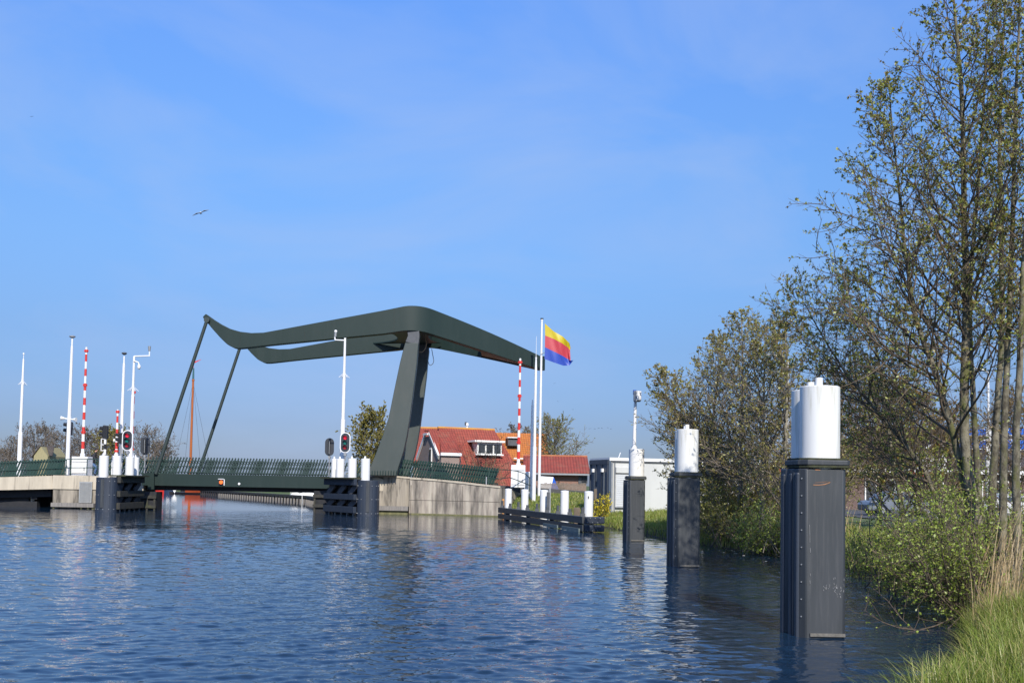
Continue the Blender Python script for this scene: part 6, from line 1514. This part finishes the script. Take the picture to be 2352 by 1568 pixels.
tree("alder_tree", "rightmost alder at the edge of the picture with a mottled trunk", "tree", alder,
     base_on_ground(TP([(2338, 1330), (2335, 1180), (2333, 1010), (2338, 920), (2345, 780), (2349, 643), (2360, 460), (2368, 280), (2374, 80), (2380, -120)], 18.2)),
     .078, .01, 36, 1.75, lat_t=(.33, .99), seed=26, n_leaf=4, n_sub=7, n_twig=4, leaf=.056)
# low spreading limb tree behind the near dolphin (branches sweeping up to the left)
tree("alder_tree", "low spreading alder whose branches sweep left behind the nearest dolphin", "tree", alder,
     base_on_ground(TP([(2185, 1290), (2165, 1180), (2130, 1090), (2080, 1020), (2020, 950), (1960, 880), (1905, 800), (1860, 720), (1840, 680)], 23.5, 24.5)),
     .08, .008, 54, 1.7, lat_t=(.12, .99), lat_ang=(30, 60), seed=27, prof=[(0, .8), (.3, 1.1), (.6, 1.0), (.85, .8), (1, .4)], n_leaf=4, n_sub=8, n_twig=4, leaf=.056, up=.5, bias=(-.2, 0, .1))
tree("alder_tree", "bushy alder filling the gap behind the white tubes of the nearest dolphin", "tree", alder,
     base_on_ground(TP([(2080, 1270), (2070, 1150), (2045, 1020), (2030, 900), (2010, 780), (1990, 690), (1980, 640)], 27.0)),
     .08, .008, 50, 2.0, lat_t=(.1, .99), lat_ang=(35, 65), seed=28, prof=[(0, .9), (.4, 1.1), (.7, .8), (1, .3)], n_leaf=4, n_sub=8, n_twig=4, leaf=.07)

# middle group behind dolphins two and three
PALEB = mat("pale_grey_bark", (.15, .135, .10), (.26, .235, .18), rough=.9, scale=6, lo=.42, hi=.58)
mid = "budding trees on the bank behind the middle dolphin"
mids = [([(1625, 1240), (1626, 1150), (1630, 1040), (1640, 940), (1650, 850), (1655, 810), (1657, 775)], 41, .12, 2.6, "forked budding tree with a pale trunk just right of the middle dolphin", 31, (-.1, 0, 0)),
        ([(1700, 1250), (1700, 1140), (1702, 1030), (1704, 920), (1706, 820), (1704, 770), (1703, 722)], 38, .12, 2.4, "tallest budding tree of the middle group with a thin spire top", 32, None),
        ([(1660, 1235), (1640, 1130), (1610, 1030), (1580, 960), (1545, 900), (1530, 880), (1515, 862)], 40, .09, 2.3, "budding tree leaning left over the middle dolphin towards the lamp post", 33, (-.25, 0, 0)),
        ([(1748, 1260), (1750, 1140), (1752, 1030), (1754, 930), (1756, 830), (1760, 790), (1762, 752)], 36, .10, 2.3, "budding tree between the tall spire tree and the nearest dolphin", 34, None),
        ([(1800, 1260), (1802, 1150), (1804, 1020), (1808, 900), (1806, 800), (1803, 760), (1800, 725)], 34, .10, 2.2, "budding tree directly behind the left edge of the nearest dolphin", 35, None),
        ([(1680, 1240), (1676, 1140), (1668, 1060), (1600, 1000), (1570, 965), (1545, 965)], 43, .07, 1.9, "low twiggy tree with its branches just above the middle dolphin", 36, (-.2, 0, -.1))]
for pts, Y, r0, ll, lb, sd, bi in mids:
    tree("budding_tree", lb, "tree", mid, base_on_ground(TP(pts, Y)), r0, .012, 52, ll, lat_t=(.15, .99), lat_ang=(35, 65), seed=sd, prof=[(0, .9), (.3, 1.0), (.6, .8), (.85, .45), (1, .2)],
         n_sub=8, n_twig=4, n_leaf=3, leaf=.08, lmat=LEAF_MID, twmat=TWIGG, twr=.007, bias=bi, up=.5, barkm=PALEB)

for px, yt, Y, ll, lb, sd in ((1935, 880, 40, 2.6, "brown budding tree on the bank just right of the nearest dolphin's tubes", 301), (2020, 905, 44, 2.8, "brown budding tree beyond the road edge left of the leaning alder", 302),
                              (2110, 925, 42, 2.5, "brown budding tree in the gap left of the thick alder trunk", 303), (2185, 960, 40, 2.0, "small brown budding tree right behind the thick alder trunk", 304), (2330, 930, 42, 2.4, "brown budding tree behind the trunks at the right edge", 305)):
    tree("budding_tree", lb, "tree", "brown trees behind the alders", base_on_ground(TP([(px, 1190), (px + 4, 1100), (px - 3, 1010), (px, yt)], Y)), .08, .012, 46, ll, lat_t=(.12, .99), lat_ang=(30, 60), seed=sd, prof=[(0, .8), (.4, 1.1), (.7, .8), (1, .3)],
         n_sub=9, n_twig=4, n_leaf=3, leaf=.075, lmat=LEAF_BRN, twmat=TWIG, twr=.007, up=.5, bias=(-.12, 0, 0))
# shrubs: many stems from one foot
def shrub(name, label, cat, group, c, h, rad, n_stem, lmat, leaf, n_leaf, seed, lean=(0, 0, 0), n_sub=8, n_twig=5, ang=(8, 50), twmat=None, twr=.005, flat=False):
    rng = np.random.default_rng(seed); c = np.array(c, float); t = thing(name, label, cat, tuple(c), group)
    foot = np.stack([c + np.array([0, 0, -.15]), c + np.array([0, 0, .12])])[None]
    st_, L_ = grow(foot, np.array([h]), n_stem, .1, 1, ang, 1.0, 10, .2, .085, 0.0, rng, bias=lean)
    off = rng.normal(0, rad * .25, (len(st_), 1, 3)) * np.array([1, 1, 0]); st_ = foot[0, 1] + (st_ - foot[0, 1]) * rng.uniform(.5, 1.2, (len(st_), 1, 1)) + off
    a = Acc(); a.add(tubes(st_, (.007 * L_ + .004)[:, None] * np.linspace(1, .3, 10), 5), 0); V, Q_, M_ = a.get(); npobj("stems", V, Q_, M_, [twmat or TWIG], t, smooth=True)
    c_ = Acc(); sub, sl_ = grow(st_, L_, n_sub, .12, .99, (25, 65), .4, 6, .3, .1, .4, rng); c_.add(tubes(sub, np.clip(.007 * sl_, .003, .02)[:, None] * np.linspace(1, .4, 6), 4), 0)
    tw, _ = grow(sub, sl_, n_twig, .1, 1, (20, 60), .45, 4, .25, .13, .3, rng); c_.add(tubes(tw, np.full(len(tw), twr)[:, None] * np.linspace(1, .5, 4), 3), 0)
    if n_leaf: c_.add(leaves(tw, n_leaf, leaf, rng), 1); c_.add(leaves(sub, n_leaf, leaf, rng), 1)
    V, Q_, M_ = c_.get(); npobj("foliage", V, Q_, M_, [twmat or TWIG, lmat], t)
    return t
def GP(px, Y, py=1200):
    x = P(px, py, Y).x; return (x, Y, float(gz(np.array(x), np.array(Y))))
wl_ = "willow bushes along the right bank"
for px, Y, h, ns, lb, sd, ln in ((2225, 17.2, 1.75, 26, "fresh green willow bush hanging over the water right of the nearest dolphin", 41, (-.45, -.1, -.1)),
                                 (2160, 19.2, 1.9, 24, "fresh green willow bush behind the overhanging one, under the leaning alder", 42, (-.2, 0, 0)),
                                 (2085, 22.5, 1.8, 20, "willow bush with reddish twigs just right of the nearest dolphin's waterline", 43, (-.1, 0, 0)),
                                 (2255, 20.0, 2.0, 20, "willow bush around the feet of the thick alder trunks", 44, (0, 0, 0)),
                                 (2310, 21.5, 1.6, 16, "willow bush behind the dry reeds at the right edge", 45, (0, 0, 0)),
                                 (2010, 26.0, 1.5, 16, "low willow bush on the bank behind the nearest dolphin's right side", 46, (-.1, 0, 0))):
    shrub("willow_bush", lb, "bush", wl_, GP(px, Y), h, 1.4, ns, LEAF_WIL, .046, 5, sd, ln, n_sub=9, n_twig=5)
ub = "scrubby bushes at the foot of the middle trees"
for px, Y, h, ns, lb, sd, lm, lsz in ((1632, 40.0, 1.9, 18, "olive scrub at the water's edge just right of the middle dolphin", 51, LEAF_OLV, .07), (1672, 38.0, 1.8, 18, "olive scrub in the middle of the tree group's foot", 52, LEAF_OLV, .07),
                                 (1712, 36.5, 1.7, 18, "olive scrub below the tall spire tree", 53, LEAF_OLV, .065), (1755, 34.5, 1.5, 18, "yellow green scrub left of the nearest dolphin", 54, LEAF_WIL, .06),
                                 (1795, 33.5, 1.7, 16, "green scrub partly behind the left edge of the nearest dolphin", 55, LEAF_WIL, .06), (1660, 44.0, 2.8, 20, "tall brown scrub behind the middle trees", 56, LEAF_MID, .075),
                                 (1740, 42.0, 3.2, 22, "tall dense scrub behind the tall spire tree", 57, LEAF_MID, .075), (1800, 40.0, 3.4, 22, "tall dense scrub behind the nearest dolphin's left side", 58, LEAF_MID, .075), (1860, 38.0, 3.2, 20, "tall dense scrub hidden behind the nearest dolphin's tubes", 59, LEAF_OLV, .07)):
    shrub("scrub_bush", lb, "bush", ub, GP(px, Y), h, 1.5, ns, lm, lsz, 5, sd, n_sub=9, n_twig=5, twmat=TWIGG, twr=.006)
# bare shrub before the red house, yellow flowered broom by the container
shrub("bare_shrub", "bare reddish twig shrub rising behind the railing in front of the red roof", "shrub", None, (gp0(1112, 84), 84, 1.6), 3.5, .9, 44, LEAF_MID, .07, 1, 61, n_sub=8, n_twig=4, ang=(10, 60), twmat=mat("reddish_twig", (.2, .13, .08), (.26, .18, .11), rough=.8), twr=.012)
YEL = leafmat("yellow_blossom", [(.6, .45, .01), (.7, .55, .02), (.2, .25, .03)], .2)
bc = GP(1384, 57.2); shrub("flowering_broom", "bush with bright yellow flowers at the dark end of the container shed", "shrub", None, bc, 1.2, .4, 14, YEL, .09, 3, 62, n_sub=7, n_twig=4)
shrub("garden_bush", "small dark red bush behind the white and blue tent", "shrub", None, (P(1278, 1105, 83.5).x, 83.5, 1.3), 1.0, .4, 12, leafmat("red_leaf", [(.12, .03, .02), (.18, .06, .03), (.1, .08, .02)], .2), .12, 4, 63)

# trees further off
LEAF_FRE = leafmat("fresh_tree_leaf", [(.17, .15, .03), (.25, .22, .045), (.32, .29, .07), (.20, .18, .04)], .3)
tree("leafy_tree", "bushy olive green tree between the right camera mast and the pylon", "tree", None, base_on_ground(TP([(852, 1150), (852, 1080), (853, 1020), (854, 985), (855, 962)], 98)), .16, .03, 46, 2.3, lat_t=(.12, .99), seed=71,
     prof=[(0, 1.0), (.3, 1.25), (.65, 1.2), (1, .75)], n_sub=9, n_twig=5, n_leaf=8, leaf=.17, lmat=LEAF_FRE, twmat=TWIGG, twr=.012, up=.4)
tree("bare_tree", "bare brown tree right of the flagpole above the low red roof", "tree", "bare trees in the distance", base_on_ground(TP([(1275, 1140), (1275, 1070), (1274, 1010), (1272, 972)], 104)), .2, .03, 46, 2.9, lat_t=(.12, .99), seed=72,
     prof=[(0, .8), (.4, 1.2), (.7, .9), (1, .4)], n_sub=9, n_twig=5, n_leaf=3, leaf=.12, lmat=LEAF_OLV, twmat=TWIGG, twr=.016, up=.55)
far = [(38, 1018, 190, 3.4, "bare brown tree left of the leftmost mast"), (78, 990, 185, 4.6, "bare tree right behind the leftmost mast, taller than its neighbours"), (104, 985, 195, 3.6, "slim bare tree between the leftmost mast and the far house"), (150, 1008, 180, 3.8, "bare tree right of the far house"),
       (190, 995, 178, 4.2, "bare tree behind the white barrier cabinet"), (228, 1000, 180, 4.0, "pinkish bare tree behind the striped traffic light pole"), (340, 1000, 176, 4.4, "bare tree behind the dark left ship signal back"), (1180, 985, 150, 3.0, "bare tree top showing over the orange roof"), (1222, 985, 150, 2.6, "bare tree top just left of the radio mast behind the orange roof"),
       (12, 1038, 200, 3.0, "low bare tree at the left edge of the picture"), (370, 1025, 182, 3.2, "low bare tree beside the left tie rod")]
for k, (px, yt, Y, ll, lb) in enumerate(far):
    tree("bare_tree", lb, "tree", "bare trees in the distance", base_on_ground(TP([(px, 1120), (px, 1080), (px + 1, (yt + 1080) / 2), (px, yt)], Y)), .22, .03, 34, ll, lat_t=(.15, .99), seed=80 + k,
         prof=[(0, .7), (.4, 1.1), (.7, .9), (1, .35)], n_sub=7, n_twig=4, n_leaf=2, leaf=.2, lmat=LEAF_FAR, twmat=mat("far_twig", (.15, .12, .10), (.19, .155, .13), rough=.9), twr=.028, up=.6)
tree("willow_tree", "yellow green budding willow behind the short red-white boom", "tree", None, base_on_ground(TP([(262, 1120), (262, 1075), (262, 1030), (262, 995)], 172)), .25, .04, 40, 4.2, lat_t=(.1, .99), seed=95, prof=[(0, .9), (.5, 1.1), (1, .4)], n_sub=8, n_twig=5, n_leaf=5, leaf=.26, lmat=LEAF_FRE, twmat=TWIGG, twr=.02)

# ------------------------------------------------------------------ grass, reeds
def blades(xy, h, wd, rng, lean=.35, K=4, zoff=-.03, dirb=None):
    n = len(xy); z = gz(xy[:, 0], xy[:, 1]) + zoff; p = np.stack([xy[:, 0], xy[:, 1], z], 1)
    an = rng.random(n) * 6.28; d = np.stack([np.cos(an), np.sin(an), np.zeros(n)], 1); s = np.stack([-np.sin(an), np.cos(an), np.zeros(n)], 1)
    # face roughly any way, blade curve leans along d
    le = (lean * (.3 + rng.random(n)))[:, None]; hh = h[:, None]
    rows = []
    for k in range(K):
        f = k / (K - 1); c = p + np.array([0, 0, 1.0]) * hh * f * (1 - .25 * le * f) + d * hh * le * f * f
        if dirb is not None: c = c + np.array(dirb) * hh * f * f
        w_ = (wd * (1 - f) ** .7 + .0008)[:, None]
        rows += [c - s * w_, c + s * w_]
    V = np.stack(rows, 1); b = (np.arange(n) * 2 * K)[:, None, None]
    Q_ = np.concatenate([b + np.array([[2 * k, 2 * k + 1, 2 * k + 3, 2 * k + 2]])[None] for k in range(K - 1)], 1).reshape(-1, 4)
    return V.reshape(-1, 3), Q_
def scatter(n, x0, x1, y0, y1, dmin, dmax, rng):
    x = x0 + (x1 - x0) * rng.random(n); y = y0 + (y1 - y0) * rng.random(n); d = bankdist(x, y); k = (d > dmin) & (d < dmax); return np.stack([x[k], y[k]], 1)
GRASS = leafmat("grass_blade", [(.13, .19, .02), (.20, .27, .03), (.27, .34, .045), (.46, .38, .15), (.17, .22, .03), (.24, .28, .05)], .35)
rng = np.random.default_rng(5)
a = Acc()
def gpatch(n, x0, x1, y0, y1, dmin, dmax, hm, wd, lean=.5, m=0):
    xy = scatter(n, x0, x1, y0, y1, dmin, dmax, rng)
    cl = .5 + .5 * np.sin(xy[:, 0] * 2.1 + 1.3 * np.sin(xy[:, 1] * 1.7)) * np.sin(xy[:, 1] * 1.9 + xy[:, 0])
    h = hm * (.45 + .5 * rng.random(len(xy)) + .45 * cl); a.add(blades(xy, h, np.full(len(xy), wd), rng, lean), m)
gpatch(46000, 2.5, 9.5, 8.5, 15.5, -.08, 3.2, .44, .0046, .75)
gpatch(26000, 4, 12, 15.5, 22, -.05, 3.5, .30, .0045)
gpatch(24000, 7, 14, 22, 34, -.05, 4.0, .28, .007)
gpatch(26000, 5, 13, 34, 48, -.05, 5.5, .30, .010)
gpatch(42000, 0, 12, 48, 64, -.05, 7, .26, .013)
gpatch(26000, -1.5, 11, 62, 78, .3, 9, .22, .018)
V, Q_, M_ = a.get(); o = npobj("grass", V, Q_, M_, [GRASS]); props(o, "long green grass on the right bank of the canal", "grass", None, "stuff")
# dry reeds at the right edge
REED = leafmat("dry_reed", [(.42, .30, .15), (.50, .37, .20), (.36, .25, .12), (.55, .43, .25)], .25)
a = Acc()
def rpatch(n, cx, cy, sx, sy, hm, lean=.22, wd=.006):
    xy = np.stack([rng.normal(cx, sx, n), rng.normal(cy, sy, n)], 1); xy = xy[bankdist(xy[:, 0], xy[:, 1]) > .05]
    a.add(blades(xy, hm * (.55 + .6 * rng.random(len(xy))), np.full(len(xy), wd), rng, lean, 5, dirb=(.16, 0, 0)), 0)
q = P(2345, 1300, 15.0); rpatch(190, q.x + .2, 15.6, .42, .9, 1.75, .35, .0055)
q = P(2320, 1300, 17.5); rpatch(120, q.x, 17.6, .5, .8, 1.35, .4)
q = P(2290, 1400, 15.0); rpatch(240, q.x, 15.4, .3, .5, .55, .7)
q = P(2260, 1440, 14.0); rpatch(220, q.x, 14.0, .35, .5, .4, .9)
q = P(1740, 1240, 37.0); rpatch(260, q.x + .2, 37.2, 1.3, .8, 1.3, .3, .010)
q = P(1640, 1240, 41.5); rpatch(220, q.x + .3, 42, 1.0, .8, 1.4, .3, .011)
q = P(1790, 1240, 35); rpatch(220, q.x + .3, 35.2, .7, .7, 1.5, .3, .010)
V, Q_, M_ = a.get(); o = npobj("reeds", V, Q_, M_, [REED]); props(o, "dry straw coloured reeds on the right bank", "reeds", None, "stuff")
# branches fallen into the water in front of the willow, floating leaf bits
LB = Acc(); t = thing("fallen_branch", "bare fallen branch with a few green sprigs lying in the water below the willow bush", "branch", tuple(P(2120, 1420, 16.0)))
rngb = np.random.default_rng(9); main = np.array([[tuple(P(x, y, Y)) for x, y, Y in ((2215, 1405, 17.3), (2185, 1420, 17.0), (2150, 1436, 16.7), (2110, 1447, 16.4), (2060, 1440, 16.3), (2020, 1425, 16.5), (1985, 1400, 16.8))],
                                              [tuple(P(x, y, Y)) for x, y, Y in ((2210, 1412, 17.0), (2170, 1450, 16.6), (2140, 1462, 16.2), (2105, 1452, 16.3), (2070, 1420, 16.6), (2040, 1380, 17.0), (2005, 1350, 17.4))]])
LB.add(tubes(main, np.full((2, 7), .011) * np.linspace(1.4, .4, 7), 5), 0)
s_, l_ = grow(main, np.array([1.6, 1.6]), 14, .2, 1, (30, 70), .35, 5, .2, .15, .2, rngb); LB.add(tubes(s_, np.full((len(s_), 5), .004), 3), 0); LB.add(leaves(s_, 3, .05, rngb), 1)
V, Q_, M_ = LB.get(); npobj("branch", V, Q_, M_, [TWIG, LEAF_WIL], t)

# leaf bits floating in the sheltered water by the bank
rb = np.random.default_rng(17); n = 90
x = rb.uniform(5.5, 9.2, n); y = rb.uniform(29, 37, n); d = bankdist(x, y); k = (d < -.15) & (d > -1.6); c = np.stack([x[k], y[k], np.full(k.sum(), .035)], 1)
an = rb.random(len(c)) * 6.28; s = .03 + .05 * rb.random(len(c)); e1 = np.stack([np.cos(an), np.sin(an), 0 * an + .1], 1) * s[:, None]; e2 = np.stack([-np.sin(an), np.cos(an), 0 * an], 1) * s[:, None] * .6
V = np.stack([c - e1, c - e2, c + e1, c + e2], 1).reshape(-1, 3)
o = npobj("floating_leaves", V, np.arange(len(V)).reshape(-1, 4), np.zeros(len(c), int), [leafmat("pale_floating_leaf", [(.5, .42, .3), (.6, .55, .45)], .1)])
props(o, "pale leaf bits floating in the still water below the middle trees", "leaves", None, "stuff")
